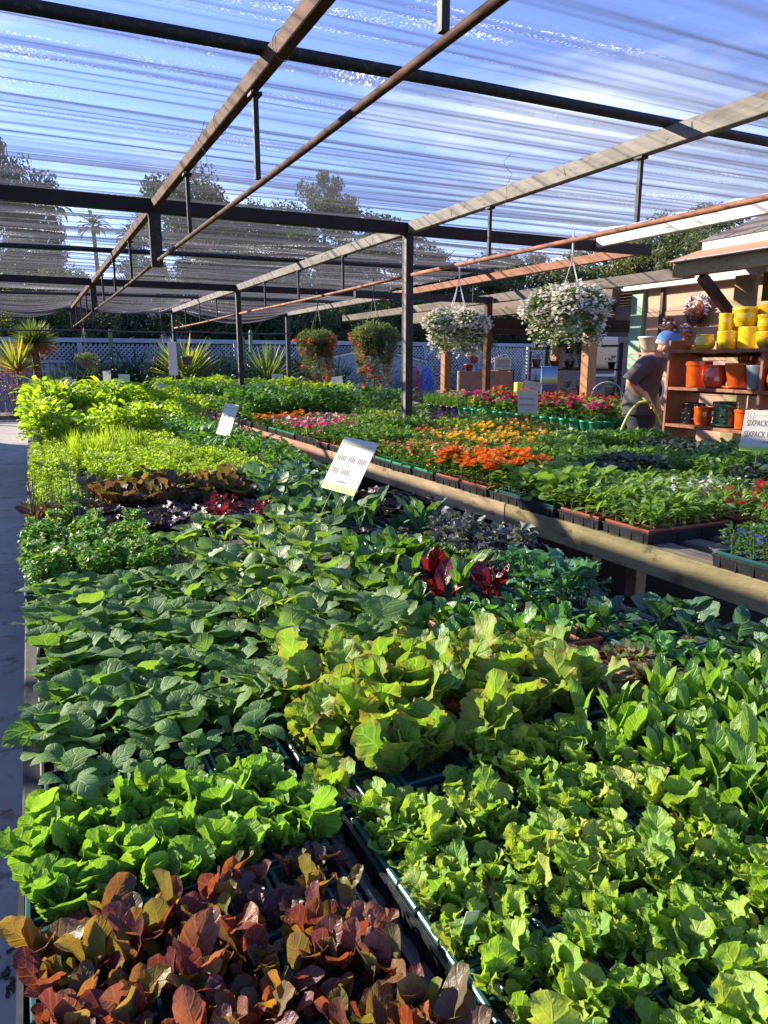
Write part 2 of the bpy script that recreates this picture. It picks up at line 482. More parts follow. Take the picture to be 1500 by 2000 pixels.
SHADE_HEDGE_H = 2.7
Z1 = 0.56      # top of the vegetable bench
Z2 = 0.66      # top of the flower benches
bench('nursery_bench', 'long low wooden bench loaded with vegetable and lettuce seedlings beside the concrete path', -0.05, 1.76, 0.15, 11.6, Z1, 'old_wood', (0.4, 2.3, 4.2, 6.1, 8.0, 9.9, 11.4), 0.14, 0.03)
bench('nursery_bench', 'wooden bench with mossy front board facing the vegetable bench', 2.22, 3.20, 0.7, 14.6, Z2, 'tan_wood', (1.0, 3.02, 5.45, 5.75, 8.4, 10.8, 13.2), 0.09, 0.06,
      board_ends=[(0.7, 3.02, 'moss_wood'), (3.02, 5.45, 'tan_wood'), (5.45, 8.4, 'red_wood'), (8.4, 11.4, 'red_wood'), (11.4, 14.6, 'tan_wood')], board_h=0.115)
bench('nursery_bench', 'wooden bench behind the steel posts, nearer the pot shelf', 3.30, 4.30, 1.2, 14.6, Z2, 'tan_wood', (1.5, 3.6, 6.0, 8.4, 10.8, 13.2), 0.09, 0.06)
bench('nursery_bench', 'wooden bench carrying the bright green pots of geraniums', 4.92, 6.0, 5.35, 12.5, Z2+0.03, 'tan_wood', (5.6, 7.0, 8.6, 10.2, 12.0), 0.10, 0.04,
      board_ends=[(5.35, 8.4, 'tan_wood'), (8.4, 12.5, 'red_wood')], board_h=0.12)

tag(MB().box((3.25, 7.6, .003), (2.3, 14.2, .006), 0).obj('ground_cloth', surf('weed_mat', (.012, .012, .013), (.02, .02, .021), 30, .9, .5, 90)), 'black woven ground cloth lying under the flower benches', 'shade sheet')  # black sheet that puts the shade under the benches into the floor colour
# ------------------------------------------------------------------ shade house frame
ZB, ZP = 2.58, 2.17
fr = thing('shade_house', 'open steel shade house frame of posts, trusses and cross beams', 'shade house', (3.2, 6.1, 0))
def fbar(nm, p0, p1, w, h, mt, ch=0.004):
    o = MB().beam(p0, p1, w, h, 0, ch=ch).obj(nm, M[mt], fr); o.location = (-3.2, -6.1, 0); return o
def fpipe(nm, pts, r, mt, n=8):
    o = MB().tube(pts, r, n).obj(nm, M[mt], fr); o.location = (-3.2, -6.1, 0); return o
bays = [(-0.6, 6.04), (6.16, 12.09), (12.21, 18.14)]
for (x, mt, pm, full) in ((0.98, 'rust', 'rust', False), (3.22, 'galv', 'orange_rust', True)):
    for bi, (a, b) in enumerate(bays):
        fbar('roof_beam', (x, a, ZB), (x, b, ZB), 0.05 if not full else 0.062, 0.072 if not full else 0.100, mt)
        sag = 0.012
        fpipe('truss_pipe', [(x, a+(b-a)*k/6, ZP-sag*math.sin(PI*k/6)) for k in range(7)], 0.0135 if not full else 0.0165, pm)
        n_st = 3
        ys = [a+(b-a)*(k+1)/(n_st+1) for k in range(n_st)]
        if bi == 0: ys = [0.15, 1.68, 3.28, 4.78]
        for y in ys:
            fbar('strut', (x, y, ZP+0.012), (x, y, ZB-0.034), 0.023, 0.023, 'black_steel', 0)
    for y in (6.1, 12.15, 18.2):
        if full:
            fbar('post', (x, y, 0), (x, y, ZB-0.05), 0.08, 0.08, 'black_steel')
            MB().box((x-0.0425, y-0.03, 1.25), (0.004, 0.04, 2.46)).obj('post_edge', M['galv'], fr, (-3.2, -6.1, 0))  # sunlit left edge of the black post, put on as a grey strip
        else:
            fbar('hanging_post', (x, y, ZP-0.045), (x, y, ZB-0.05), 0.085, 0.085, 'black_steel')
            MB().box((x-0.0450, y-0.030, (ZP+ZB)/2-0.05), (0.004, 0.03, 0.40)).obj('post_edge', M['rust'], fr, (-3.2, -6.1, 0))
for x in (0.98, 3.22):
    for y in (0.15, 1.68, 3.28, 4.78, 7.6, 9.1, 10.6):
        o = MB().box((x, y, ZB-0.058), (0.05, 0.06, 0.012)).obj('weld_plate', M['black_steel'], fr, (-3.2, -6.1, 0))
    for k, y in enumerate((1.1, 2.3, 2.9, 3.9, 5.3, 6.8, 8.2)):
        fpipe('wire_tie', [(x+0.036*math.cos(a), y+0.012*math.sin(2*a+k), ZB+0.058*math.sin(a)) for a in np.linspace(0, 6.0, 12)], 0.0018, 'wire', 4)
for y, mt in ((6.1, 'brown_steel'), (12.15, 'brown_steel'), (18.2, 'black_steel')):
    fbar('cross_beam', (-1.02, y, ZB-0.005), (6.2, y, ZB-0.005), 0.08, 0.10, mt)
for y in (3.1, 9.1, 15.2):
    fpipe('cross_pipe', [(-1.05, y, ZB+0.03), (0, y, ZB+0.045), (2, y, ZB+0.07), (5.4 if y < 6 else 6.2, y, ZB+0.088)], 0.028, 'black_steel')
# far trusses by the patio
fbar('roof_beam', (6.1, 6.16, ZB), (6.1, 12.1, ZB), 0.07, 0.10, 'orange_rust')
fbar('roof_beam', (6.1, 12.2, ZB), (6.1, 18.14, ZB), 0.07, 0.10, 'galv')
fbar('edge_beam', (5.42, 0.2, ZB+0.02), (5.42, 6.04, ZB+0.02), 0.06, 0.10, 'white_steel')
for (a, b) in bays: fbar('roof_beam', (-0.97, a, ZB), (-0.97, b, ZB), 0.075, 0.105, 'galv')
for y in (6.1, 12.15, 18.2): fbar('post', (-0.97, y, 0), (-0.97, y, ZB-0.065), 0.10, 0.10, 'black_steel')
fbar('post', (6.15, 9.1, 0), (6.15, 9.1, 2.22), 0.09, 0.09, 'rust')
fbar('cross_beam', (4.0, 9.1, 2.27), (6.2, 9.1, 2.27), 0.08, 0.09, 'black_steel')
fbar('post', (5.42, 0.25, 0), (5.42, 0.25, ZB-0.04), 0.09, 0.09, 'black_steel')
fbar('post', (6.1, 18.2, 0), (6.1, 18.2, ZB-0.07), 0.10, 0.10, 'black_steel')
fpipe('irrigation_line', [(-1.3+7.5*k/12, 18.12, 2.09-0.03*math.sin(PI*((k % 4)/4))) for k in range(13)], 0.017, 'black_plastic')

# ------------------------------------------------------------------ shade cloth (folds run across the bays)
def cloth(label, x0, x1, y0, y1, seed, sag, nx=60, dy=0.016, fold=0.012):
    r = np.random.default_rng(seed)
    xs = np.linspace(x0, x1, nx); ys = np.arange(y0, y1+dy/2, dy)
    X, Y = np.meshgrid(xs, ys)
    z = np.zeros_like(X)
    # many long low folds of uneven pitch, each wandering a little along its length
    for k in range(26):
        wl_ = r.uniform(0.16, 0.9); ph = r.uniform(0, 2*PI); a = fold*r.uniform(0.25, 1.0)*min(1, wl_/0.35)
        wob = 0.035*np.sin(X*r.uniform(0.25, 0.8)+r.uniform(0, 6))+0.012*np.sin(X*r.uniform(0.9, 1.9)+r.uniform(0, 6))
        amp = 0.5+0.5*np.sin(X*r.uniform(0.2, 0.7)+Y*r.uniform(-.5, .5)+r.uniform(0, 6))
        s = np.sin((Y+wob)/wl_*2*PI+ph)
        z += a*amp*(1-np.abs(s)**0.55*1.4) if k % 2 else a*amp*s
    for k in range(14):
        wl_ = r.uniform(0.07, 0.16); z += 0.0022*min(1, fold/.012)**2.5*r.uniform(.4, 1)*np.sin((Y+0.02*np.sin(X*r.uniform(.3, .9)+k))/wl_*2*PI+r.uniform(0, 6))*(0.5+0.5*np.sin(X*r.uniform(.3, .9)+Y*2+k))
    f = (Y-y0)/(y1-y0)
    # hangs between its supports
    z += ZB+0.145 - sag*np.abs(np.sin(f*PI))*(0.75+0.25*np.sin(X*1.1+seed)) 
    m = MB()
    ny = len(ys)
    i = np.arange(ny-1)[:, None]*nx+np.arange(nx-1)[None, :]
    F = np.stack([i, i+1, i+nx+1, i+nx], -1).reshape(-1, 4)
    m.add(np.stack([X, Y, z], -1).reshape(-1, 3), F, 0, smooth=True)
    o = m.obj('shade_cloth', M['cloth'])
    return tag(o, label, 'shade cloth')
cloth('nearest sheet of dark shade cloth, stretched overhead before the round pipe', -1.0, 5.42, -0.6, 3.1, 3, 0.03, fold=.006)
cloth('sheet of shade cloth between the round pipe and the first thick cross beam', -1.0, 5.42, 3.11, 6.08, 5, 0.03, fold=.008)
cloth('sheet of shade cloth just beyond the first thick cross beam', -1.0, 6.2, 6.12, 9.08, 8, 0.04)
cloth('sheet of shade cloth beyond the second round pipe', -1.0, 6.2, 9.1, 12.1, 11, 0.05)
cloth('sheet of shade cloth over the fourth bay, sagging a little', -1.0, 6.2, 12.2, 15.2, 13, 0.10)

# last bay: the end sheets are tied at the trusses and belly down between them
def swag(label, xa, xb, y0, y1, seed, drop):
    r = np.random.default_rng(seed)
    nx, ny = 60, 130
    xs = np.linspace(xa, xb, nx); ys = np.linspace(y0, y1, ny)
    X, Y = np.meshgrid(xs, ys)
    fx = (X-xa)/(xb-xa); fy = (Y-y0)/(y1-y0)
    z = ZB+0.10 - drop*np.sin(PI*fx)**0.8*(0.15+0.85*fy**1.5) - 0.03*fy
    for k in range(16):
        wl_ = r.uniform(0.2, 0.7)
        z += 0.012*np.sin((Y+0.12*np.sin(X*r.uniform(.4, 1.2)))/wl_*2*PI+r.uniform(0, 6))*r.uniform(.3, 1)
    m = MB()
    i = np.arange(ny-1)[:, None]*nx+np.arange(nx-1)[None, :]
    m.add(np.stack([X, Y, z], -1).reshape(-1, 3), np.stack([i, i+1, i+nx+1, i+nx], -1).reshape(-1, 4), 0, smooth=True)
    return tag(m.obj('shade_cloth', M['cloth']), label, 'shade cloth')
swag('drooping end sheet of shade cloth at the left, above the yuccas', -1.0, 0.96, 15.22, 18.3, 21, 0.26)
swag('drooping end sheet of shade cloth between the two truss ends', 1.0, 3.20, 15.22, 18.3, 22, 0.17)
swag('drooping end sheet of shade cloth to the right of the last steel post', 3.24, 6.1, 15.22, 18.3, 23, 0.34)
# torn hem and strings that hang from the cloth
hem = MB()
for k in range(60):
    x = -3.4+7.4*k/59
    hem.add([(x, 3.13, ZB+0.05), (x+0.126, 3.13, ZB+0.05), (x+0.126, 3.135+0.03*rng.random(), ZB+0.03-0.03*rng.random()), (x, 3.135+0.03*rng.random(), ZB+0.03-0.03*rng.random())], [(0, 1, 2, 3)], 0)
o = hem.obj('cloth_hem', M['cloth']); tag(o, 'ragged torn hem of cloth hanging along the nearest round pipe', 'cloth hem')
for k, (x, y, L_, lab) in enumerate(((-0.55, 3.2, 0.16, 'loose black thread hanging from cloth near the left edge of the sheet'), (0.93, 4.1, 0.42, 'long looping wire hanging down from the brown truss beam'), (2.75, 3.9, 0.30, 'thin wire hanging beside the grey roof beam'))):
    pts = [(x+0.02*math.sin(q*1.9+k), y+0.03*math.sin(q*1.2), ZB+0.06-L_*q/8) for q in range(9)]
    tag(MB().tube(pts, 0.0016, 4).obj('loose_wire', M['wire']), lab, 'wire')

# ------------------------------------------------------------------ white lattice fence at the back
FY, FZ = 22.0, 2.02
fence = thing('lattice_fence', 'white wooden fence with lattice panels behind the succulents', 'fence', (2, FY, 0))
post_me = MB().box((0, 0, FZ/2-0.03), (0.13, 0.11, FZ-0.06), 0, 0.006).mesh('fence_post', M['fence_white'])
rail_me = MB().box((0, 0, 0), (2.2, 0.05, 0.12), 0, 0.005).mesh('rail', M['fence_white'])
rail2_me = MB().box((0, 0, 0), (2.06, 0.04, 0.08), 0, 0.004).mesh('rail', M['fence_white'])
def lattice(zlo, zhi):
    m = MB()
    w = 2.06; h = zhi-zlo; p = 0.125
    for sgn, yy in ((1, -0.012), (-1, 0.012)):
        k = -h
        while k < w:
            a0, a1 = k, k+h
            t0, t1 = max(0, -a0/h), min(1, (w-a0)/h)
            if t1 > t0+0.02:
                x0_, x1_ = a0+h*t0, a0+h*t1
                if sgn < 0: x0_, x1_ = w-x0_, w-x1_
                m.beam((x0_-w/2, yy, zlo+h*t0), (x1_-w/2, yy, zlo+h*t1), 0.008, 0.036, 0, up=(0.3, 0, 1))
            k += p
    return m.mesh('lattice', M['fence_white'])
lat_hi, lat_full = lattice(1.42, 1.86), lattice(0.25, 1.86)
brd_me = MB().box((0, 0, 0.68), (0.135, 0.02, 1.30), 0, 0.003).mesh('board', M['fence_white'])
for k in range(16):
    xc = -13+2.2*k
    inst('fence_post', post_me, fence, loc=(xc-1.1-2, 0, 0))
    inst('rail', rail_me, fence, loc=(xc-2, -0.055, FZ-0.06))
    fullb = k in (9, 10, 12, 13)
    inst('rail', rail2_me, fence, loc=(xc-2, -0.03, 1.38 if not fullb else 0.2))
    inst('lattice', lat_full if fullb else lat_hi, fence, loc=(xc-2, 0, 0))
    if not fullb:
        for q in range(14):
            inst('board', brd_me, fence, loc=(xc-2-0.96+0.148*q, 0.01*(q % 2), 0))
# pale garden shed with a low gable in front of the fence
shed = thing('garden_shed', 'pale blue grey shed with a low gable before the lattice fence', 'shed', (9.6, 20.6, 0))
m = MB(); w = 1.9
m.add([(-w, 0, 0), (w, 0, 0), (w, 0, 1.35), (0, 0, 1.72), (-w, 0, 1.35), (-w, 1.1, 0), (w, 1.1, 0), (w, 1.1, 1.35), (0, 1.1, 1.72), (-w, 1.1, 1.35)],
      [(0, 1, 2, 3, 4), (9, 8, 7, 6, 5), (1, 6, 7, 2), (5, 0, 4, 9)], 0)
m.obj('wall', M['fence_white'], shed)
for s in (-1, 1):
    MB().beam((0, -0.03, 1.76), (s*(w+.08), -0.03, 1.38), 0.05, 0.08).obj('trim', M['white_steel'], shed)
    MB().beam((0, 0.55, 1.80), (s*(w+.1), 0.55, 1.42), 1.25, 0.03).obj('roof', M['far_roof'], shed)

# ------------------------------------------------------------------ house behind the fence, roof only above it
hs = thing('house', 'neighbouring house with a long dark shingled roof behind the fence', 'house', (6.5, 33, 0))
m = MB(); m.add([(-6, 0, 3.0), (6, 0, 3.0), (4.6, 4.4, 5.0), (-4.6, 4.4, 5.0), (-6, 8, 3.0), (6, 8, 3.0)], [(0, 1, 2, 3), (1, 5, 2), (4, 0, 3), (5, 4, 3, 2)])
m.obj('roof', M['far_roof'], hs)
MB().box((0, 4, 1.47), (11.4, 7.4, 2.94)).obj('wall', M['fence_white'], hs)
MB().box((0, -0.03, 2.94), (12.1, 0.06, 0.17)).obj('gutter', M['white_steel'], hs)
for x in (-3.2, 2.0):
    f = MB().box((x, 0.27, 2.3), (1.6, 0.06, 1.1)).obj('window', M['white_steel'], hs)
    MB().box((x, 0.23, 2.3), (1.4, 0.03, 0.9)).obj('pane', M['glass'], f)
MB().box((-0.8, 2.2, 4.12), (0.8, 0.3, 0.16)).obj('roof_vent', M['black_steel'], hs)

# ------------------------------------------------------------------ potting building at the right
bd = thing('garden_shop', 'shop building with tan plank siding, green corner trim and shingled roof', 'building', (7.2, 5.2, 0))
def bb(nm, c, d, mt, ch=0.004, parent=bd): 
    return MB().box((c[0]-7.2, c[1]-5.2, c[2]), d, 0, ch).obj(nm, M[mt], parent)
pl_me = MB().box((0, 0, 0), (0.024, 1.98, 0.196), 0, 0.004).mesh('plank', M['siding'])
for k in range(12):
    inst('plank', pl_me, bd, M=Matrix.Translation((0.0, 0.86, 0.10+0.2*k)) @ Euler((0, R(-2.5), 0)).to_matrix().to_4x4())
bb('wall_core', (7.32, 6.05, 1.2), (0.14, 1.96, 2.4), 'dark_wood')
bb('corner_trim', (7.19, 7.17, 1.16), (0.10, 0.20, 2.32), 'sage_paint')
bb('trim_strip', (7.17, 6.78, 1.16), (0.03, 0.05, 2.30), 'dark_wood')
bb('porch_beam', (7.1, 7.3, 2.33), (0.07, 4.0, 0.09), 'white_steel')
# kiosk front nearer the camera with window
bb('post', (6.58, 5.14, 1.12), (0.16, 0.16, 2.24), 'weathered')
bb('kiosk_wall', (6.72, 3.6, 0.62), (0.12, 2.9, 1.24), 'siding')
wf = bb('window_frame', (6.66, 4.95, 1.76), (0.06, 0.10, 1.0), 'grey_wood')
bb('window_frame', (6.66, 3.7, 2.22), (0.06, 2.4, 0.10), 'grey_wood')
bb('window_frame', (6.66, 3.7, 1.28), (0.06, 2.4, 0.08), 'grey_wood')
bb('window_pane', (6.69, 3.7, 1.75), (0.01, 2.4, 0.86), 'glass', 0)
bb('eave_beam', (5.97, 3.35, 2.29), (0.09, 4.3, 0.135), 'weathered')
bb('eave_strip', (5.945, 3.35, 2.367), (0.13, 4.3, 0.016), 'white_steel')
MB().beam((6.0-7.2, 5.2-5.2, 2.21), (6.52-7.2, 0, 1.82), 0.07, 0.09).obj('bracket', M['dark_wood'], bd)
MB().beam((6.0-7.2, -0.9, 2.24), (6.62-7.2, -0.9, 2.24), 0.06, 0.07).obj('rafter', M['cream_paint'], bd)
m = MB(); m.add([(5.93-7.2, 0.42, 2.378), (5.93-7.2, -4, 2.378), (6.60-7.2, -4, 2.56), (6.60-7.2, 0.60, 2.56), (5.93-7.2, 0.42, 2.368), (5.93-7.2, -4, 2.368), (6.60-7.2, -4, 2.54), (6.60-7.2, 0.60, 2.54)],
                [(0, 1, 2, 3), (7, 6, 5, 4), (0, 3, 7, 4)]); m.obj('awning_board', M['plywood'], bd)
bb('fascia', (6.62, 3.5, 2.60), (0.04, 4.5, 0.10), 'cream_paint')
# shingle courses
sh_t = MB()
for k in range(9):
    x0_ = 6.60+0.21*k; z0_ = 2.66+0.21*k*0.45
    sgm = MB().box((0, 0, 0), (0.24, 0.32, 0.012), 0, 0.002).mesh('shingle', M['shingle']) if k == 0 else sgm
    for q in range(14):
        y = 5.62 - 0.33*q - (0.16 if k % 2 else 0) - 0.10*k
        inst('shingle', sgm, bd, M=Matrix.Translation((x0_+0.1-7.2, y-5.2, z0_+0.03)) @ Euler((rng.normal(0, .015), R(-21), rng.normal(0, .01))).to_matrix().to_4x4())
m = MB(); m.add([(6.6-7.2, .6, 2.65), (6.6-7.2, -4, 2.65), (8.6-7.2, -4, 3.55), (8.6-7.2, -0.3, 3.55), (8.6-7.2, -0.3, 2.4), (6.6-7.2, .6, 2.4)], [(0, 1, 2, 3), (0, 3, 4, 5)]); m.obj('roof_deck', M['dark_wood'], bd)
# covered patio behind the shop corner
pt = thing('patio_cover', 'dark timber patio roof on orange wooden posts beside the shop', 'patio cover', (8, 9, 0))
def pb(nm, c, d, mt): return MB().box((c[0]-8, c[1]-9, c[2]), d, 0, 0.004).obj(nm, M[mt], pt)
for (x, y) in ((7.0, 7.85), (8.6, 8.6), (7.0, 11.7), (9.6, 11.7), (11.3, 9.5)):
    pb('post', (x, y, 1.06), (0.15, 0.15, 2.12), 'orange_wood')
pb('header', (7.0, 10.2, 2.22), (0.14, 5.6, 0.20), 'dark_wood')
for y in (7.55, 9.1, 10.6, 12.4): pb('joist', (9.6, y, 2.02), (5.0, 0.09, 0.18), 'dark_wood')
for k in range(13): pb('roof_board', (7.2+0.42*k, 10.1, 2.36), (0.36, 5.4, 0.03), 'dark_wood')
pb('eave_beam', (6.27, 10.2, 2.30), (0.08, 9.3, 0.12), 'grey_wood')
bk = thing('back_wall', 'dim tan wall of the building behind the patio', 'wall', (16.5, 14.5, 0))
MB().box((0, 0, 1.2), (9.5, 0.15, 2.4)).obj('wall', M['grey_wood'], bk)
for k in range(4):
    f = MB().box((-3.3+2.0*k, -0.10, 1.5), (1.1, 0.05, 1.0)).obj('window', M['white_steel'], bk)
    MB().box((-3.3+2.0*k, -0.135, 1.5), (0.95, 0.02, 0.85)).obj('pane', M['glass'], f)

# ------------------------------------------------------------------ leaves and plants
def leaf(L, W, p=.15, a=1.0, b=.6, nu=8, nv=4, e0=70, e1=30, fold=.2, ruf=0.0, rf=4, tooth=0.0, pw=.10, cup=0.0, pwr=1.3, bend=0.0, seed=0, wav=0.0, puck=0.0):
    r = np.random.default_rng(seed)
    t = np.linspace(0, 1, nu+1)
    u = np.clip((t-p)/(1-p), 0, 1)
    prof = np.sin(PI*u**a)**b if True else 0
    prof = np.where((u <= 0) | (u >= 1), 0, np.nan_to_num(prof))
    base = pw*np.clip(1-(t-p)/(1-p), 0.15, 1)
    hw0 = W/2*np.maximum(prof, base)
    q = np.clip((t-p*0.6)/(1-p*0.6), 0, 1)**pwr
    el = np.radians(e0+(e1-e0)*q)
    az = np.cumsum(np.full(nu+1, bend/nu)) + r.normal(0, 0.03, nu+1)
    ds = L/nu
    y = np.concatenate([[0], np.cumsum(np.cos(el[:-1])*ds)])
    z = np.concatenate([[0], np.cumsum(np.sin(el[:-1])*ds)])
    xo = np.concatenate([[0], np.cumsum(np.sin(az[:-1])*ds)])
    s = np.linspace(-1, 1, nv+1)
    V = np.zeros((nu+1, nv+1, 3), np.float32); UV = np.zeros((nu+1, nv+1, 2), np.float32)
    ph = r.uniform(0, 6.28, 2); rf2 = rf*r.uniform(.85, 1.15, 2)
    tj = r.normal(0, 1, (nu+1, 2))
    if tooth:
        alt = np.where(np.arange(nu+1) % 2 == 0, 1.0, -1.0)[:, None]
        tj = alt*0.75 + tj*0.45
    for j, sv in enumerate(s):
        k = 0 if sv < 0 else 1
        asv = abs(sv)
        hw = hw0*(1+tooth*asv**3*tj[:, k]*(prof > 0.12))
        am = np.clip(prof, 0, 1)
        off = fold*asv*hw + cup*asv**2*hw + ruf*L*asv**2.2*am*np.sin(rf2[k]*2*PI*t+ph[k]) + ruf*0.45*L*asv**3*am*np.sin(rf2[1-k]*4.3*PI*t+ph[1-k])
        off = off + wav*L*np.sin(5*t+3*sv+ph[0])*asv*am
        off = off + puck*L*am*(np.sin(t*21+sv*4+ph[0])*np.sin(sv*6.5+ph[1])+.6*np.sin(t*37-sv*9+ph[1]))
        V[:, j, 0] = xo + sv*hw*math.cos(math.atan(fold))
        V[:, j, 1] = y - np.sin(el)*off
        V[:, j, 2] = z + np.cos(el)*off
        UV[:, j, 0] = sv*.5+.5; UV[:, j, 1] = t
    n = nv+1
    i = np.arange(nu)[:, None]*n+np.arange(nv)[None, :]
    F = np.stack([i, i+1, i+n+1, i+n], -1).reshape(-1, 4)
    return V.reshape(-1, 3), F, UV.reshape(-1, 2)

def TRS(loc=(0, 0, 0), az=0.0, tilt=0.0, roll=0.0, s=1.0):
    return Matrix.Translation(loc) @ Euler((0, 0, az)).to_matrix().to_4x4() @ Euler((tilt, roll, 0)).to_matrix().to_4x4() @ Matrix.Diagonal((s, s, s, 1))

class Kind:
    """one sort of plant: a set of leaf shapes, a way of arranging them, and finished variants"""
    def __init__(k, name, mat, spec, nvar=5, arrange=None, stem=None, stem_mat=None, leaf_name='leaf', extra=None, xmats=()):
        k.name, k.leaf_name = name, leaf_name
        k.mats = [mat, stem_mat or mat] + list(xmats)
        k.raw = []
        for i in range(nvar):
            sp = dict(spec); rr = random.Random(hash((len(name), i)) % 999+i)
            sp['e0'] = sp.get('e0', 70)+rr.uniform(-6, 6); sp['e1'] = sp.get('e1', 30)+rr.uniform(-14, 14)
            sp['bend'] = rr.uniform(-.5, .5); sp['W'] = sp['W']*rr.uniform(.88, 1.12)
            k.raw.append(leaf(seed=i*7+3+len(name), **sp))
        k.lmesh = None
        k.arr, k.stem, k.extra = arrange, stem, extra
        k.merged = None
    def leaf_meshes(k):
        if k.lmesh is None:
            k.lmesh = [MB().add(V, F, 0, UV, True).mesh(k.leaf_name, k.mats[0]) for V, F, UV in k.raw]
        return k.lmesh
    def variants(k, n=5):
        if k.merged is None:
            k.merged = []
            for v in range(n):
                rr = random.Random(v*31+len(k.name)*3)
                mb = MB()
                if k.stem: k.stem(mb, rr)
                for M_ in k.arr(rr):
                    V, F, UV = k.raw[rr.randrange(len(k.raw))]
                    mb.join(V, F, UV, M_, 0)
                if k.extra: k.extra(mb, rr)
                k.merged.append(mb.mesh(k.name, k.mats))
        return k.merged
    def whole(k, parent, loc, rr, s=1.0, name=None):
        me = rr.choice(k.variants())
        o = inst(name or k.name, me, parent, TRS(loc, rr.uniform(0, 6.28), rr.gauss(0, .06), rr.gauss(0, .06), s*rr.uniform(.85, 1.15)))
        return o
    def leafy(k, parent, loc, rr, s=1.0, name=None):
        """a plant whose leaves are objects of their own"""
        if not hasattr(k, 'cores'):
            k.cores = []
            for v in range(3):
                r2 = random.Random(v+5); mb = MB()
                if k.stem: k.stem(mb, r2)
                for q in range(2):
                    V, F, UV = k.raw[r2.randrange(len(k.raw))]
                    mb.join(V, F, UV, TRS((0, 0, 0.0), r2.uniform(0, 6.28), 0.1, 0, 0.55), 0)
                k.cores.append(mb.mesh(k.name, k.mats))
        o = inst(name or k.name, rr.choice(k.cores), parent, TRS(loc, rr.uniform(0, 6.28), rr.gauss(0, .07), rr.gauss(0, .07), s*rr.uniform(.85, 1.15)))
        lm = k.leaf_meshes()
        for M_ in k.arr(rr):
            inst(k.leaf_name, rr.choice(lm), o, M_ @ Matrix.Diagonal((rr.uniform(.78, 1.18)*rr.choice((-1, 1)), rr.uniform(.85, 1.15), rr.uniform(.8, 1.25), 1)))
        return o

def rosette(n0, n1, s0=.7, s1=1.1, z=0.0, tilt=(-.25, .25), rad=.004):
    def f(rr):
        n = rr.randint(n0, n1); a0 = rr.uniform(0, 6.28); out = []
        for i in range(n):
            az = a0+i*2.4+rr.uniform(-.3, .3); f_ = i/max(1, n-1)
            out.append(TRS((-math.sin(az)*rad, math.cos(az)*rad, z), az, rr.uniform(*tilt)+0.35*(f_-.5), rr.gauss(0, .15), s1+(s0-s1)*f_*rr.uniform(.6, 1.2)))
        return out
    return f

def bush(n, h, r, s0=.7, s1=1.2, z0=0.02, dome=True, tilt=(-.9, .4)):
    def f(rr):
        out = []
        for i in range(n):
            az = rr.uniform(0, 6.28); q = rr.random()
            zz = z0+(h-z0)*rr.random()**0.7
            rr_ = r*math.sqrt(q)*(1-0.55*(zz/h)**2 if dome else 1)
            out.append(TRS((-math.sin(az)*rr_, math.cos(az)*rr_, zz), az+rr.gauss(0, .8), rr.uniform(*tilt), rr.gauss(0, .4), rr.uniform(s0, s1)))
        return out
    return f

def stalk(h, r, n=1, spread=.01):
    def f(mb, rr):
        for i in range(n):
            x, y = rr.gauss(0, spread), rr.gauss(0, spread)
            mb.tube([(x*.4, y*.4, -0.004), (x*.8+rr.gauss(0, .003), y*.8, h*.5), (x, y, h)], [r*1.2, r, r*.7], 5, 1, False)
    return f

def G(*cs):
    n = len(cs)
    return [((i)/(max(1, n-1)), c) for i, c in enumerate(cs)]

LM = {}
LM['pale'] = leaf_mat('pale_lettuce_leaf', G((.15, .28, .030), (.22, .35, .045), (.29, .39, .06), (.10, .22, .03), (.14, .28, .035), (.33, .36, .07), (.17, .31, .04)), (.40, .48, .18), .5, .36, .55, 5, spec=.28)
LM['butter'] = leaf_mat('butter_lettuce_leaf', G((.095, .22, .028), (.14, .29, .035), (.19, .34, .045), (.085, .19, .035)), (.32, .42, .15), .5, .38, .52, 6, spec=.3)
LM['redrom'] = leaf_mat('red_romaine_leaf', G((.07, .022, .036), (.17, .05, .03), (.13, .14, .03), (.10, .035, .055), (.23, .095, .03), (.16, .20, .035), (.085, .03, .05), (.16, .045, .05), (.11, .15, .04), (.13, .06, .075), (.20, .10, .09), (.12, .18, .04)), (.26, .18, .10), .28, .42, .42, 6, tcol=(2.1, 1.4, .55), spec=.35, bstr=.28)
LM['maroon'] = leaf_mat('maroon_lettuce_leaf', G((.035, .013, .016), (.075, .032, .026), (.055, .018, .022), (.10, .06, .035)), (.12, .05, .04), .3, .25, .40, 5)
LM['cuc'] = leaf_mat('cucumber_leaf', G((.085, .18, .055), (.11, .215, .065), (.09, .19, .045), (.15, .25, .065)), (.20, .30, .13), .4, .40, .58, 5, bstr=.4, spec=.25)
LM['squash'] = leaf_mat('squash_leaf', G((.10, .19, .045), (.14, .24, .05), (.11, .21, .07), (.20, .29, .05)), (.22, .33, .13), .4, .40, .46, 5, bstr=.4, spec=.5)
LM['stemg'] = leaf_mat('pale_green_stem', G((.22, .34, .09), (.17, .30, .07)), None, 0, .2, .45, bstr=0)
LM['parsley'] = leaf_mat('parsley_leaf', G((.05, .17, .02), (.075, .22, .025), (.10, .25, .03), (.26, .28, .05)), None, 0, .38, .5, bstr=0)
LM['must'] = leaf_mat('mustard_leaf', G((.045, .020, .030), (.07, .08, .028), (.20, .14, .028), (.055, .028, .04), (.09, .13, .035), (.05, .03, .04), (.22, .11, .03), (.06, .045, .04)), (.24, .22, .10), .4, .40, .5, 6, tcol=(1.6, 1.2, .55), bstr=.4, spec=.3)
LM['darkp'] = leaf_mat('dark_purple_leaf', G((.018, .012, .022), (.035, .018, .03), (.025, .03, .025)), (.06, .03, .05), .3, .2, .4, 5)
LM['redl'] = leaf_mat('red_leaf', G((.10, .012, .016), (.045, .008, .014), (.20, .02, .016), (.06, .012, .018)), None, 0, .45, .4, bstr=0, tcol=(2.2, .8, .5))
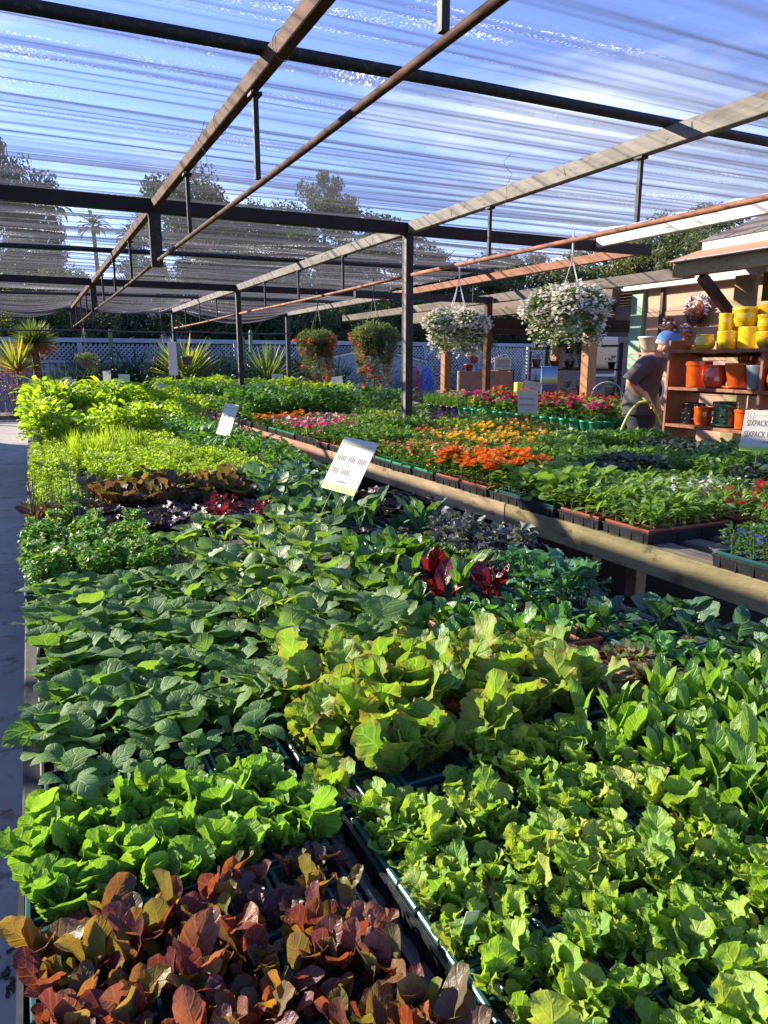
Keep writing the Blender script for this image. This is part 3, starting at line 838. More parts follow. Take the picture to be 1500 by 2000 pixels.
LM['chive'] = leaf_mat('chive_blade', G((.25, .36, .03), (.32, .42, .045), (.17, .29, .03)), None, 0, .42, .45, bstr=0)
LM['herb'] = leaf_mat('herb_leaf', G((.24, .36, .025), (.30, .41, .03), (.18, .31, .025), (.36, .43, .05)), None, 0, .45, .5, bstr=0)
LM['bean'] = leaf_mat('bean_leaf', G((.20, .33, .02), (.28, .40, .025), (.15, .29, .02), (.40, .45, .035)), (.26, .42, .09), .35, .46, .42, 5)
LM['pepper'] = leaf_mat('pepper_leaf', G((.06, .17, .02), (.085, .22, .025), (.13, .27, .03)), (.15, .30, .06), .35, .34, .32, 5, spec=.55)
LM['kale'] = leaf_mat('kale_leaf', G((.055, .13, .075), (.075, .165, .09), (.06, .16, .055), (.10, .20, .09)), (.26, .34, .22), .5, .28, .45, 5)
LM['broc'] = leaf_mat('broccoli_leaf', G((.03, .085, .05), (.04, .11, .055), (.035, .10, .035)), (.16, .24, .13), .5, .26, .45, 5)
LM['laci'] = leaf_mat('long_kale_leaf', G((.045, .11, .06), (.06, .15, .06), (.09, .20, .06)), (.22, .32, .16), .5, .28, .5, 7, bstr=.8)
LM['chard'] = leaf_mat('chard_leaf', G((.035, .11, .022), (.055, .16, .025), (.04, .13, .03), (.08, .19, .03)), (.36, .32, .06), .55, .33, .25, 5, spec=.7)
LM['chardred'] = leaf_mat('red_chard_leaf', G((.04, .010, .016), (.08, .010, .016), (.03, .02, .02)), (.40, .02, .04), .6, .4, .28, 5, spec=.65, tcol=(2.4, .8, .5))
LM['greykale'] = leaf_mat('grey_purple_kale_leaf', G((.075, .085, .105), (.11, .12, .13), (.06, .085, .085), (.17, .16, .18)), None, 0, .2, .5, bstr=0)
LM['bluekale'] = leaf_mat('blue_green_kale_leaf', G((.045, .135, .08), (.065, .17, .10), (.05, .16, .07), (.09, .21, .12)), None, 0, .28, .45, bstr=0)
LM['pak'] = leaf_mat('pak_choi_leaf', G((.06, .19, .025), (.085, .24, .03), (.07, .22, .04)), (.28, .38, .16), .5, .34, .32, 5, spec=.55)
LM['big'] = leaf_mat('large_lettuce_leaf', G((.09, .20, .028), (.14, .27, .03), (.20, .33, .05), (.16, .28, .03), (.26, .33, .07)), (.30, .42, .13), .4, .40, .52, 5, spec=.3, edge=(.24, .13, .06))
LM['orangelet'] = leaf_mat('rust_brown_lettuce_leaf', G((.20, .075, .02), (.15, .05, .02), (.10, .05, .03)), (.3, .2, .08), .3, .45, .4, 5, tcol=(2.2, 1.3, .4))
LM['mini'] = leaf_mat('small_red_green_leaf', G((.14, .06, .05), (.08, .17, .04), (.24, .10, .075), (.12, .14, .05), (.17, .25, .07), (.10, .05, .05)), (.25, .2, .1), .3, .36, .4, 5)
LM['beet'] = leaf_mat('beet_leaf', G((.10, .21, .028), (.14, .27, .032), (.12, .24, .03), (.20, .32, .045)), (.27, .38, .13), .45, .42, .36, 6, spec=.5)
LM['romg'] = leaf_mat('romaine_leaf', G((.08, .24, .035), (.12, .29, .04), (.10, .26, .03)), (.26, .40, .14), .4, .40, .36, 6)
LM['brown'] = leaf_mat('withered_leaf', G((.20, .12, .06), (.28, .17, .09)), None, 0, .3, .7)
LM['flowerleaf'] = leaf_mat('bedding_leaf', G((.075, .17, .03), (.10, .21, .035), (.14, .25, .05), (.09, .19, .045)), None, 0, .34, .45, bstr=0)
LM['lightleaf'] = leaf_mat('light_bedding_leaf', G((.14, .25, .045), (.18, .30, .06), (.22, .33, .08)), None, 0, .38, .45, bstr=0)
LM['darkleaf'] = leaf_mat('dark_bedding_leaf', G((.025, .05, .035), (.045, .08, .05), (.07, .07, .065)), None, 0, .22, .45, bstr=0)
LM['redsh'] = leaf_mat('red_brown_leaf', G((.16, .05, .035), (.22, .07, .04), (.10, .05, .03)), None, 0, .3, .5, bstr=0)
LM['darkgreen'] = leaf_mat('dark_green_leaf', G((.02, .05, .025), (.035, .075, .03)), None, 0, .25, .5, bstr=0)
LM['bud'] = plain('dark_stem', (.04, .035, .03), .6)

def petal_mat(name, *cs): return leaf_mat(name, G(*cs), None, 0, .38, .5, bstr=0, tcol=(1.3, 1.1, .9), blot=.12)
PM = {
 'orange': petal_mat('orange_petal', (.72, .17, .010), (.80, .26, .012), (.62, .10, .010), (.82, .34, .02)),
 'yellow': petal_mat('yellow_petal', (.82, .50, .02), (.85, .60, .05), (.80, .38, .015)),
 'red': petal_mat('red_petal', (.55, .02, .02), (.62, .05, .03), (.42, .01, .03)),
 'magenta': petal_mat('magenta_petal', (.60, .02, .20), (.68, .07, .30), (.50, .02, .24)),
 'white': petal_mat('white_petal', (.80, .80, .78), (.74, .74, .70)),
 'pink': petal_mat('pink_petal', (.75, .25, .38), (.80, .38, .45), (.70, .12, .22)),
 'purple': petal_mat('purple_petal', (.22, .06, .32), (.34, .12, .42), (.14, .03, .22)),
 'blue': petal_mat('blue_petal', (.10, .12, .45), (.16, .20, .55)),
 'mixwarm': petal_mat('warm_mixed_petal', (.62, .03, .03), (.70, .06, .10), (.80, .28, .02), (.55, .03, .05), (.82, .52, .04), (.78, .5, .45)),
 'mixcool': petal_mat('cool_mixed_petal', (.55, .04, .25), (.75, .74, .72), (.32, .08, .36), (.62, .03, .06), (.74, .30, .44)),
 'coral': petal_mat('coral_petal', (.70, .10, .04), (.78, .17, .06), (.60, .05, .03)),
 'lilac': petal_mat('lilac_petal', (.45, .35, .58), (.56, .42, .62), (.7, .68, .7)),
}
def pompom(mb, c, r, m, rr):
    """double flower head: rings of petals that rise to a dome"""
    for ring, (n, tl, s) in enumerate(((8, -.15, 1.0), (7, .35, .85), (5, .85, .6))):
        a0 = rr.uniform(0, 6)
        for i in range(n):
            a = a0+6.283*i/n
            d = np.array([math.cos(a), math.sin(a), 0]); t = np.array([-math.sin(a), math.cos(a), 0]); up = np.array([0, 0, 1.])
            p = np.array(c)+d*r*0.12+up*r*0.12*ring
            e = p+(d*math.cos(tl)+up*math.sin(tl))*r*s
            w = r*0.42*s
            mb.add([p-t*w*.3, p+t*w*.3, e+t*w+up*r*.12*rr.uniform(-1, 1), e-t*w+up*r*.12*rr.uniform(-1, 1)], [(0, 1, 2, 3)], m)
def disc(mb, c, r, m, rr, n=5):
    tx, ty = rr.gauss(0, .45), rr.gauss(-.15, .45)
    Mx = np.array(Euler((tx, ty, rr.uniform(0, 6))).to_matrix())
    c = np.array(c)
    for i in range(n):
        a = 6.283*i/n; w = 0.62
        P = np.array([(0, 0, 0), (r*math.cos(a-w), r*math.sin(a-w), .12*r), (r*1.08*math.cos(a), r*1.08*math.sin(a), .05*r), (r*math.cos(a+w), r*math.sin(a+w), .12*r)])
        mb.add(P @ Mx.T + c, [(0, 1, 2, 3)], m)
def flowers(fn, n, h, r, size, m=2, hs=.2):
    def f(mb, rr):
        for i in range(n):
            a = rr.uniform(0, 6.28); q = r*math.sqrt(rr.random())
            z = h*(1-hs*rr.random()-0.25*(q/r)**2)
            fn(mb, (q*math.cos(a), q*math.sin(a), z), size*rr.uniform(.75, 1.2), m, rr)
    return f

K = {}
sm = LM['stemg']
K['pale'] = Kind('pale_lettuce', LM['pale'], dict(L=.078, W=.052, p=.14, a=1.6, b=.55, nu=22, nv=8, e0=84, e1=46, fold=.25, ruf=.075, rf=3.6, tooth=.10, pw=.18, pwr=1.8, puck=.012), 12, rosette(5, 8, .45, 1.1, tilt=(-.35, .35)))
K['butter'] = Kind('butter_lettuce', LM['butter'], dict(L=.085, W=.066, p=.10, a=1.5, b=.5, nu=20, nv=8, e0=82, e1=56, fold=.12, ruf=.045, rf=3.2, tooth=.055, pw=.2, cup=.15, pwr=1.8, puck=.010), 7, rosette(6, 8, .5, 1.1, tilt=(-.2, .4)))
K['redrom'] = Kind('red_romaine_lettuce', LM['redrom'], dict(L=.096, W=.047, p=.12, a=1.6, b=.5, nu=18, nv=8, e0=82, e1=46, fold=.18, ruf=.024, rf=2.8, tooth=.02, pw=.25, cup=.12, pwr=1.6, puck=.006), 11, rosette(6, 8, .45, 1.12, tilt=(-.3, .35)))
K['maroon'] = Kind('maroon_lettuce', LM['maroon'], dict(L=.075, W=.06, p=.12, a=1.5, b=.55, nu=14, nv=6, e0=62, e1=20, fold=.15, ruf=.09, rf=3, tooth=.15, pw=.16), 5, rosette(5, 7, .6, 1.1))
K['cuc'] = Kind('cucumber_seedling', LM['cuc'], dict(L=.128, W=.090, p=.42, a=.62, b=.52, nu=13, nv=6, e0=72, e1=-12, fold=.10, ruf=.022, rf=1.7, tooth=.06, pw=.075, pwr=.8, wav=.02, puck=.007), 7, rosette(3, 4, .62, 1.0, .015, (-.15, .2), .003), stalk(.03, .0028), sm)
K['cotyl'] = Kind('young_cucumber_seedling', LM['cuc'], dict(L=.062, W=.034, p=.22, a=1.0, b=.7, nu=9, nv=4, e0=58, e1=-28, fold=.10, pw=.12, cup=-.1, pwr=.9), 5, rosette(3, 5, .7, 1.05, .03, (-.15, .2), .002), stalk(.035, .0024), sm)
K['squash'] = Kind('squash_seedling', LM['squash'], dict(L=.165, W=.098, p=.48, a=.62, b=.52, nu=13, nv=6, e0=80, e1=-6, fold=.14, ruf=.03, rf=2, tooth=.10, pw=.075, pwr=.8, wav=.02, puck=.007), 7, rosette(4, 5, .6, 1.0, .02, (-.1, .25), .004), stalk(.05, .0036), sm)
K['parsley'] = Kind('parsley', LM['parsley'], dict(L=.020, W=.015, p=.15, a=1.1, b=.6, nu=4, nv=2, e0=30, e1=-10, fold=.2, ruf=.10, rf=2, tooth=.4), 4, bush(150, .105, .042, .7, 1.3, .02), stalk(.08, .0009, 9, .014), sm)
K['must'] = Kind('mustard_plant', LM['must'], dict(L=.165, W=.105, p=.25, a=1.2, b=.55, nu=18, nv=8, e0=80, e1=34, fold=.15, ruf=.05, rf=3.2, tooth=.06, pw=.1, puck=.016), 6, rosette(5, 6, .55, 1.05))
K['darkp'] = Kind('dark_purple_lettuce', LM['darkp'], dict(L=.075, W=.05, p=.15, a=1.3, b=.6, nu=10, nv=4, e0=62, e1=14, fold=.15, ruf=.09, rf=3, tooth=.15), 4, rosette(9, 12, .5, 1.1))
K['redl'] = Kind('red_leaf_plant', LM['redl'], dict(L=.045, W=.028, p=.3, a=1.1, b=.6, nu=6, nv=4, e0=60, e1=10, fold=.2, ruf=.05, rf=2, tooth=.2), 4, bush(26, .10, .035, .7, 1.2), stalk(.08, .001, 5, .012), LM['redl'])
K['beetleaf'] = Kind('bolting_leaf_plant', LM['must'], dict(L=.10, W=.048, p=.3, a=1.1, b=.6, nu=10, nv=4, e0=65, e1=15, fold=.2, ruf=.02, rf=2), 4, rosette(4, 6, .6, 1.1), stalk(.21, .0018, 2, .02), LM['bud'])
K['chive'] = Kind('chive_clump', LM['chive'], dict(L=.19, W=.0042, p=.02, a=1, b=.3, nu=6, nv=2, e0=84, e1=58, fold=.5, pw=.6), 6, lambda rr: [TRS((rr.gauss(0, .022), rr.gauss(0, .022), 0), rr.uniform(0, 6.28), rr.uniform(-.25, .3), 0, rr.uniform(.55, 1.15)) for _ in range(46)], leaf_name='blade')
K['herb'] = Kind('fine_herb', LM['herb'], dict(L=.017, W=.010, p=.2, a=1.1, b=.6, nu=3, nv=2, e0=40, e1=0, fold=.25), 4, bush(170, .115, .05, .7, 1.4, .02), stalk(.10, .0009, 9, .018), sm)
K['bean'] = Kind('bean_seedling', LM['bean'], dict(L=.064, W=.042, p=.28, a=.75, b=.6, nu=8, nv=4, e0=60, e1=-18, fold=.12, ruf=.01, rf=2, pw=.06), 5, lambda rr: [TRS((rr.gauss(0, .012), rr.gauss(0, .012), rr.uniform(.02, .12)), rr.uniform(0, 6.28), rr.uniform(-.3, .3), rr.gauss(0, .2), rr.uniform(.55, 1.1)) for _ in range(24)], stalk(.13, .0018, 3, .012), sm)
K['pepper'] = Kind('pepper_seedling', LM['pepper'], dict(L=.075, W=.036, p=.25, a=.85, b=.7, nu=7, nv=4, e0=50, e1=-22, fold=.15, pw=.07), 5, lambda rr: [TRS((rr.gauss(0, .008), rr.gauss(0, .008), rr.uniform(.03, .13)), rr.uniform(0, 6.28), rr.uniform(-.3, .3), rr.gauss(0, .2), rr.uniform(.5, 1.1)) for _ in range(15)], stalk(.13, .0018, 2, .008), sm)
K['tall'] = Kind('tall_corn_seedling', LM['bean'], dict(L=.24, W=.026, p=.05, a=1.0, b=.6, nu=9, nv=4, e0=78, e1=-40, fold=.4, ruf=.01, rf=3, pw=.5), 5, lambda rr: [TRS((rr.gauss(0, .012), rr.gauss(0, .012), rr.uniform(.02, .14)), rr.uniform(0, 6.28), rr.uniform(-.2, .2), 0, rr.uniform(.6, 1.15)) for _ in range(9)], stalk(.2, .003, 2, .012), sm)
K['tomato'] = Kind('tomato_seedling', LM['herb'], dict(L=.05, W=.026, p=.25, a=.9, b=.6, nu=5, nv=2, e0=45, e1=-25, fold=.15, tooth=.25), 5, bush(46, .22, .07, .7, 1.3, .04), stalk(.2, .002, 3, .015), sm)
K['tomato2'] = Kind('tomato_plant', LM['pepper'], dict(L=.05, W=.026, p=.25, a=.9, b=.6, nu=5, nv=2, e0=45, e1=-25, fold=.15, tooth=.25), 5, bush(46, .20, .07, .7, 1.3, .04), stalk(.2, .002, 3, .015), sm)
K['kale'] = Kind('cabbage_seedling', LM['kale'], dict(L=.15, W=.085, p=.36, a=1.0, b=.5, nu=12, nv=6, e0=76, e1=26, fold=.12, ruf=.02, rf=2, pw=.07, cup=.12), 6, rosette(5, 6, .55, 1.05), stalk(.02, .003), sm)
K['broc'] = Kind('broccoli_seedling', LM['broc'], dict(L=.13, W=.075, p=.36, a=1.0, b=.5, nu=10, nv=6, e0=66, e1=12, fold=.12, ruf=.02, rf=2, pw=.07, cup=.12), 5, rosette(5, 6, .55, 1.05), stalk(.02, .003), sm)
K['purplek'] = Kind('purple_ruffled_kale', LM['darkp'], dict(L=.12, W=.085, p=.25, a=1.2, b=.55, nu=14, nv=6, e0=72, e1=25, fold=.15, ruf=.10, rf=4, tooth=.2), 5, rosette(6, 8, .55, 1.05))
K['laci'] = Kind('long_leaf_kale', LM['laci'], dict(L=.21, W=.050, p=.25, a=1.0, b=.6, nu=14, nv=6, e0=84, e1=30, fold=.25, ruf=.02, rf=5, tooth=.04, pw=.1), 5, rosette(4, 6, .55, 1.05, tilt=(-.2, .1)))
K['chard'] = Kind('chard_plant', LM['chard'], dict(L=.16, W=.075, p=.34, a=1.0, b=.55, nu=12, nv=6, e0=78, e1=30, fold=.2, ruf=.02, rf=2, pw=.13, cup=.1), 6, rosette(5, 7, .55, 1.05), None, sm)
K['chardred'] = Kind('red_chard_plant', LM['chardred'], dict(L=.16, W=.065, p=.34, a=1.0, b=.55, nu=12, nv=6, e0=78, e1=30, fold=.2, ruf=.02, rf=2, pw=.13, cup=.1), 4, rosette(4, 5, .55, 1.05), None, LM['chardred'])
K['greyk'] = Kind('grey_purple_curly_kale', LM['greykale'], dict(L=.050, W=.028, p=.1, a=1.1, b=.6, nu=6, nv=4, e0=60, e1=10, fold=.2, ruf=.15, rf=3, tooth=.5), 5, bush(60, .13, .06, .6, 1.3, .02), stalk(.1, .002, 4, .015), LM['greykale'])
K['bluek'] = Kind('blue_green_curly_kale', LM['bluekale'], dict(L=.060, W=.040, p=.15, a=1.2, b=.6, nu=8, nv=4, e0=60, e1=5, fold=.2, ruf=.14, rf=3, tooth=.35), 5, bush(34, .11, .055, .6, 1.3, .02), stalk(.09, .002, 4, .015), sm)
K['pak'] = Kind('pak_choi', LM['pak'], dict(L=.078, W=.040, p=.30, a=1.15, b=.55, nu=9, nv=4, e0=72, e1=20, fold=.15, pw=.14, cup=.15), 5, rosette(5, 7, .6, 1.05), None, sm)
K['big'] = Kind('large_lettuce', LM['big'], dict(L=.150, W=.105, p=.10, a=1.5, b=.5, nu=26, nv=10, e0=80, e1=38, fold=.14, ruf=.05, rf=4.2, tooth=.06, pw=.16, cup=.08, pwr=1.6, puck=.010), 8, rosette(6, 8, .5, 1.05, tilt=(-.3, .35)))
K['orangelet'] = Kind('rust_brown_lettuce', LM['orangelet'], dict(L=.11, W=.06, p=.12, a=1.4, b=.55, nu=14, nv=6, e0=76, e1=34, fold=.3, ruf=.03, rf=3, tooth=.12, pw=.16), 4, rosette(4, 5, .6, 1.1))
K['mini'] = Kind('small_red_green_lettuce', LM['mini'], dict(L=.048, W=.030, p=.25, a=1.2, b=.55, nu=7, nv=4, e0=62, e1=4, fold=.12, pw=.12), 6, rosette(6, 8, .6, 1.15))
K['spin'] = Kind('spinach_seedling', LM['pak'], dict(L=.058, W=.030, p=.30, a=1.0, b=.55, nu=7, nv=4, e0=62, e1=8, fold=.12, pw=.12), 5, rosette(6, 8, .6, 1.15), None, sm)
K['beet'] = Kind('beet_seedling', LM['beet'], dict(L=.115, W=.040, p=.30, a=.95, b=.6, nu=11, nv=6, e0=84, e1=46, fold=.18, ruf=.012, rf=2, pw=.10, pwr=1.6), 7, rosette(5, 7, .55, 1.08, tilt=(-.25, .2)), None, sm)
K['romg'] = Kind('green_romaine_lettuce', LM['romg'], dict(L=.13, W=.075, p=.08, a=1.5, b=.55, nu=12, nv=6, e0=80, e1=48, fold=.2, ruf=.015, rf=2, tooth=.03, pw=.25, cup=.15), 5, rosette(5, 6, .55, 1.05))

BL = dict(L=.034, W=.014, p=.15, a=.9, b=.7, nu=4, nv=2, e0=48, e1=-5, fold=.25)
def bed(name, lm, pm, fl, h=.10, r=.045, n=60, bl=None, **kw):
    return Kind(name, LM[lm], bl or BL, 4, bush(n, h, r, .7, 1.3, .01), stalk(h*.8, .0012, 4, .012), sm, extra=fl, xmats=[PM[pm]] if pm else [])
K['marigold'] = bed('orange_marigold', 'flowerleaf', 'orange', flowers(pompom, 8, .135, .048, .021))
K['marigoldy'] = bed('yellow_marigold', 'flowerleaf', 'yellow', flowers(pompom, 3, .135, .045, .018))
K['marimix'] = bed('mixed_marigold', 'flowerleaf', 'mixwarm', flowers(pompom, 2, .13, .045, .017))
K['snap'] = bed('warm_mixed_snapdragon', 'flowerleaf', 'mixwarm', flowers(disc, 6, .125, .04, .014, hs=.4), .09)
K['dianth'] = bed('magenta_dianthus', 'lightleaf', 'magenta', flowers(disc, 5, .11, .045, .018), .08)
K['dianmix'] = bed('mixed_dianthus', 'lightleaf', 'mixcool', flowers(disc, 4, .10, .045, .017), .075)
K['pansy'] = bed('mixed_pansy', 'flowerleaf', 'mixcool', flowers(disc, 5, .10, .045, .020), .075)
K['pansyo'] = bed('orange_pansy', 'flowerleaf', 'orange', flowers(disc, 5, .10, .045, .022), .075)
K['alyss'] = bed('white_bedding_flower', 'lightleaf', 'white', flowers(disc, 6, .10, .045, .013), .08)
K['redwhite'] = bed('red_and_white_dianthus', 'lightleaf', 'red', flowers(disc, 2, .11, .045, .018), .085)
K['lobel'] = bed('blue_lobelia', 'flowerleaf', 'blue', flowers(disc, 4, .10, .045, .009), .095, n=90, bl=dict(BL, L=.020, W=.008))
K['purp'] = bed('purple_bedding_flower', 'darkleaf', 'purple', flowers(disc, 6, .11, .045, .015), .09)
K['seedl'] = bed('round_leaved_seedling', 'lightleaf', None, None, .09, .045, 34, dict(L=.055, W=.036, p=.32, a=.8, b=.55, nu=6, nv=4, e0=58, e1=-15, fold=.1, pw=.07))
K['zinn'] = bed('zinnia_seedling', 'lightleaf', None, None, .085, .045, 46, dict(L=.046, W=.018, p=.05, a=.9, b=.65, nu=5, nv=2, e0=50, e1=-10, fold=.25))
K['basil'] = bed('leafy_green_bedding_plant', 'flowerleaf', None, None, .14, .055, 50, dict(L=.062, W=.036, p=.2, a=.85, b=.6, nu=6, nv=4, e0=48, e1=-18, fold=.15, pw=.06))
K['darkb'] = bed('dark_leaved_bedding_plant', 'darkleaf', None, None, .11, .05, 44, dict(L=.046, W=.028, p=.2, a=.85, b=.6, nu=5, nv=2, e0=48, e1=-12, fold=.15))
K['yelp'] = bed('yellow_bedding_flower', 'lightleaf', 'yellow', flowers(disc, 3, .15, .05, .012, hs=.3), .13)
K['gen'] = bed('green_bedding_plant', 'flowerleaf', None, None, .12, .055, 64, dict(BL, L=.045, W=.018))
K['ger'] = Kind('potted_geranium', LM['flowerleaf'], dict(L=.075, W=.056, p=.35, a=.7, b=.5, nu=6, nv=4, e0=58, e1=-8, fold=.1, ruf=.03, rf=3, pw=.06), 4, bush(38, .13, .07, .6, 1.1, .02), stalk(.11, .002, 5, .02), sm, extra=flowers(pompom, 10, .19, .08, .025), xmats=[PM['magenta']])
K['gerr'] = Kind('potted_red_geranium', LM['flowerleaf'], dict(L=.075, W=.056, p=.35, a=.7, b=.5, nu=6, nv=4, e0=58, e1=-8, fold=.1, ruf=.03, rf=3, pw=.06), 4, bush(38, .13, .07, .6, 1.1, .02), stalk(.11, .002, 5, .02), sm, extra=flowers(pompom, 10, .19, .08, .024), xmats=[PM['red']])
K['kal'] = Kind('potted_coral_flower', LM['flowerleaf'], dict(L=.06, W=.034, p=.2, a=.9, b=.6, nu=6, nv=4, e0=58, e1=-8, fold=.1), 4, bush(40, .17, .07, .6, 1.1, .02), stalk(.13, .002, 5, .02), sm, extra=flowers(disc, 26, .235, .075, .013), xmats=[PM['coral']])
K['lil'] = Kind('potted_pink_flower', LM['lightleaf'], dict(L=.06, W=.034, p=.2, a=.9, b=.6, nu=6, nv=4, e0=58, e1=-8, fold=.1), 4, bush(40, .13, .07, .6, 1.1, .02), stalk(.11, .002, 5, .02), sm, extra=flowers(disc, 14, .17, .075, .017), xmats=[PM['pink']])
K['yelg'] = Kind('potted_lime_plant', LM['herb'], dict(L=.05, W=.024, p=.2, a=.9, b=.6, nu=5, nv=2, e0=58, e1=-8, fold=.1), 4, bush(60, .17, .07, .6, 1.1, .02), stalk(.13, .002, 5, .02), sm)
K['grassp'] = Kind('potted_grass', LM['parsley'], dict(L=.17, W=.0035, p=.02, a=1, b=.3, nu=5, nv=2, e0=80, e1=0, fold=.5, pw=.6), 5, lambda rr: [TRS((rr.gauss(0, .02), rr.gauss(0, .02), 0), rr.uniform(0, 6.28), rr.uniform(-.3, .3), 0, rr.uniform(.55, 1.15)) for _ in range(70)], leaf_name='blade')

# ------------------------------------------------------------------ trays, packs, pots
def pack_meshes(mat, nx, ny, sx, sy, h=.056):
    m = MB()
    lip, wall = .007, .0022
    ex, ey = sx/2, sy/2
    # outer skirt, a little narrower at the foot, and a rolled lip
    def ring(x0, y0, z0, x1, y1, z1):
        A = [(-x0, -y0, z0), (x0, -y0, z0), (x0, y0, z0), (-x0, y0, z0)]; B = [(-x1, -y1, z1), (x1, -y1, z1), (x1, y1, z1), (-x1, y1, z1)]
        m.add(A+B, [(k, (k+1) % 4, 4+(k+1) % 4, 4+k) for k in range(4)], 0)
    ring(ex-.012, ey-.012, -h, ex-.004, ey-.004, -.008)
    ring(ex, ey, -.009, ex, ey, -.002)
    ring(ex, ey, -.002, ex-.002, ey-.002, 0)
    ring(ex-.002, ey-.002, 0, ex-lip, ey-lip, 0)
    ring(ex-lip, ey-lip, 0, ex-lip-.002, ey-lip-.002, -.012)
    cx, cy = (sx-2*lip)/nx, (sy-2*lip)/ny
    for i in range(1, nx): m.box((-ex+lip+cx*i, 0, -.006), (.005, sy-2*lip, .006), 0, .001)
    for j in range(1, ny): m.box((0, -ey+lip+cy*j, -.0065), (sx-2*lip, .005, .006), 0, .001)
    s = MB()
    k = 9
    r = np.random.default_rng(int(sx*1e4))
    xs = np.linspace(-ex+lip, ex-lip, k); ys = np.linspace(-ey+lip, ey-lip, k)
    X, Y = np.meshgrid(xs, ys); Z = -.011+r.normal(0, .0016, X.shape)
    i = np.arange(k-1)[:, None]*k+np.arange(k-1)[None, :]
    s.add(np.stack([X, Y, Z], -1).reshape(-1, 3), np.stack([i, i+1, i+k+1, i+k], -1).reshape(-1, 4), 0, smooth=True)
    return m.mesh('cell_pack', mat), s.mesh('potting_soil', M['peat']), [(-ex+lip+cx*(i+.5), -ey+lip+cy*(j+.5)) for i in range(nx) for j in range(ny)]
def tray_mesh(sx, sy, h=.052, mat=None):
    m = MB(); ex, ey = sx/2, sy/2
    def ring(x0, y0, z0, x1, y1, z1):
        A = [(-x0, -y0, z0), (x0, -y0, z0), (x0, y0, z0), (-x0, y0, z0)]; B = [(-x1, -y1, z1), (x1, -y1, z1), (x1, y1, z1), (-x1, y1, z1)]
        m.add(A+B, [(k, (k+1) % 4, 4+(k+1) % 4, 4+k) for k in range(4)], 0)
    ring(ex-.008, ey-.008, 0, ex-.003, ey-.003, h-.006); ring(ex, ey, h-.006, ex, ey, h); ring(ex, ey, h, ex-.008, ey-.008, h)
    ring(ex-.008, ey-.008, h, ex-.012, ey-.012, .002)
    m.add([(-ex+.008, -ey+.008, .001), (ex-.008, -ey+.008, .001), (ex-.008, ey-.008, .001), (-ex+.008, ey-.008, .001)], [(0, 1, 2, 3)], 0)
    for k in range(7):
        y = -ey+sy*(k+.5)/7
        for s in (-1, 1): m.box((s*(ex-.004), y, h*.45), (.004, .006, h*.8), 0)
    for k in range(4):
        x = -ex+sx*(k+.5)/4
        for s in (-1, 1): m.box((x, s*(ey-.004), h*.45), (.006, .004, h*.8), 0)
    return m.mesh('tray', mat or M['black_plastic'])
PACK = {}
def get_pack(color, nx, ny, sx=.137, sy=.175):
    k = (color, nx, ny, sx, sy)
    if k not in PACK: PACK[k] = pack_meshes(M[color], nx, ny, sx, sy)
    return PACK[k]
TAG = None
def tag_mesh():
    global TAG
    if TAG is None:
        m = MB()
        m.box((0, 0, .028), (.020, .0008, .092), 0)
        for s in (-1, 1):
            m.add([(-.0085*s, -.0006*s, .022), (.0085*s, -.0006*s, .022), (.0085*s, -.0006*s, .054), (-.0085*s, -.0006*s, .054)], [(0, 1, 2, 3)], 1)
            m.add([(-.0085*s, -.0006*s, .057), (.0085*s, -.0006*s, .057), (.0085*s, -.0006*s, .072), (-.0085*s, -.0006*s, .072)], [(0, 1, 2, 3)], 2)
            for q in range(3):
                m.add([(-.006*s, -.0009*s, .026+.008*q), (.005*s, -.0009*s, .026+.008*q), (.003*s, -.0009*s, .031+.008*q), (-.004*s, -.0009*s, .032+.008*q)], [(0, 1, 2, 3)], 3)
        TAG = m.mesh('plant_tag', [M['sign_white'], plain('tag_green', (.05, .13, .04), .4), plain('tag_yellow', (.62, .62, .25), .4), LM['herb']])
    return TAG
ORD = ['', 'second', 'third', 'fourth', 'fifth', 'sixth', 'seventh', 'eighth', 'ninth', 'tenth', 'eleventh', 'twelfth']
def row_word(j, n):
    if n == 1: return ''
    return 'front row' if j == 0 else ('back row' if j == n-1 else ORD[j]+' row back')
def col_word(i, n):
    if n == 1: return ''
    return 'leftmost' if i == 0 else ('rightmost' if i == n-1 else ORD[i]+' from left')
tray_cache = {}
def black_tray(x0, x1, y0, y1, label, group='black carrying trays under the packs'):
    k = (round(x1-x0, 3), round(y1-y0, 3))
    if k not in tray_cache: tray_cache[k] = tray_mesh(*k)
    o = inst('black_tray', tray_cache[k], None, loc=((x0+x1)/2, (y0+y1)/2, Z1))
    return tag(o, label, 'plant tray', group)

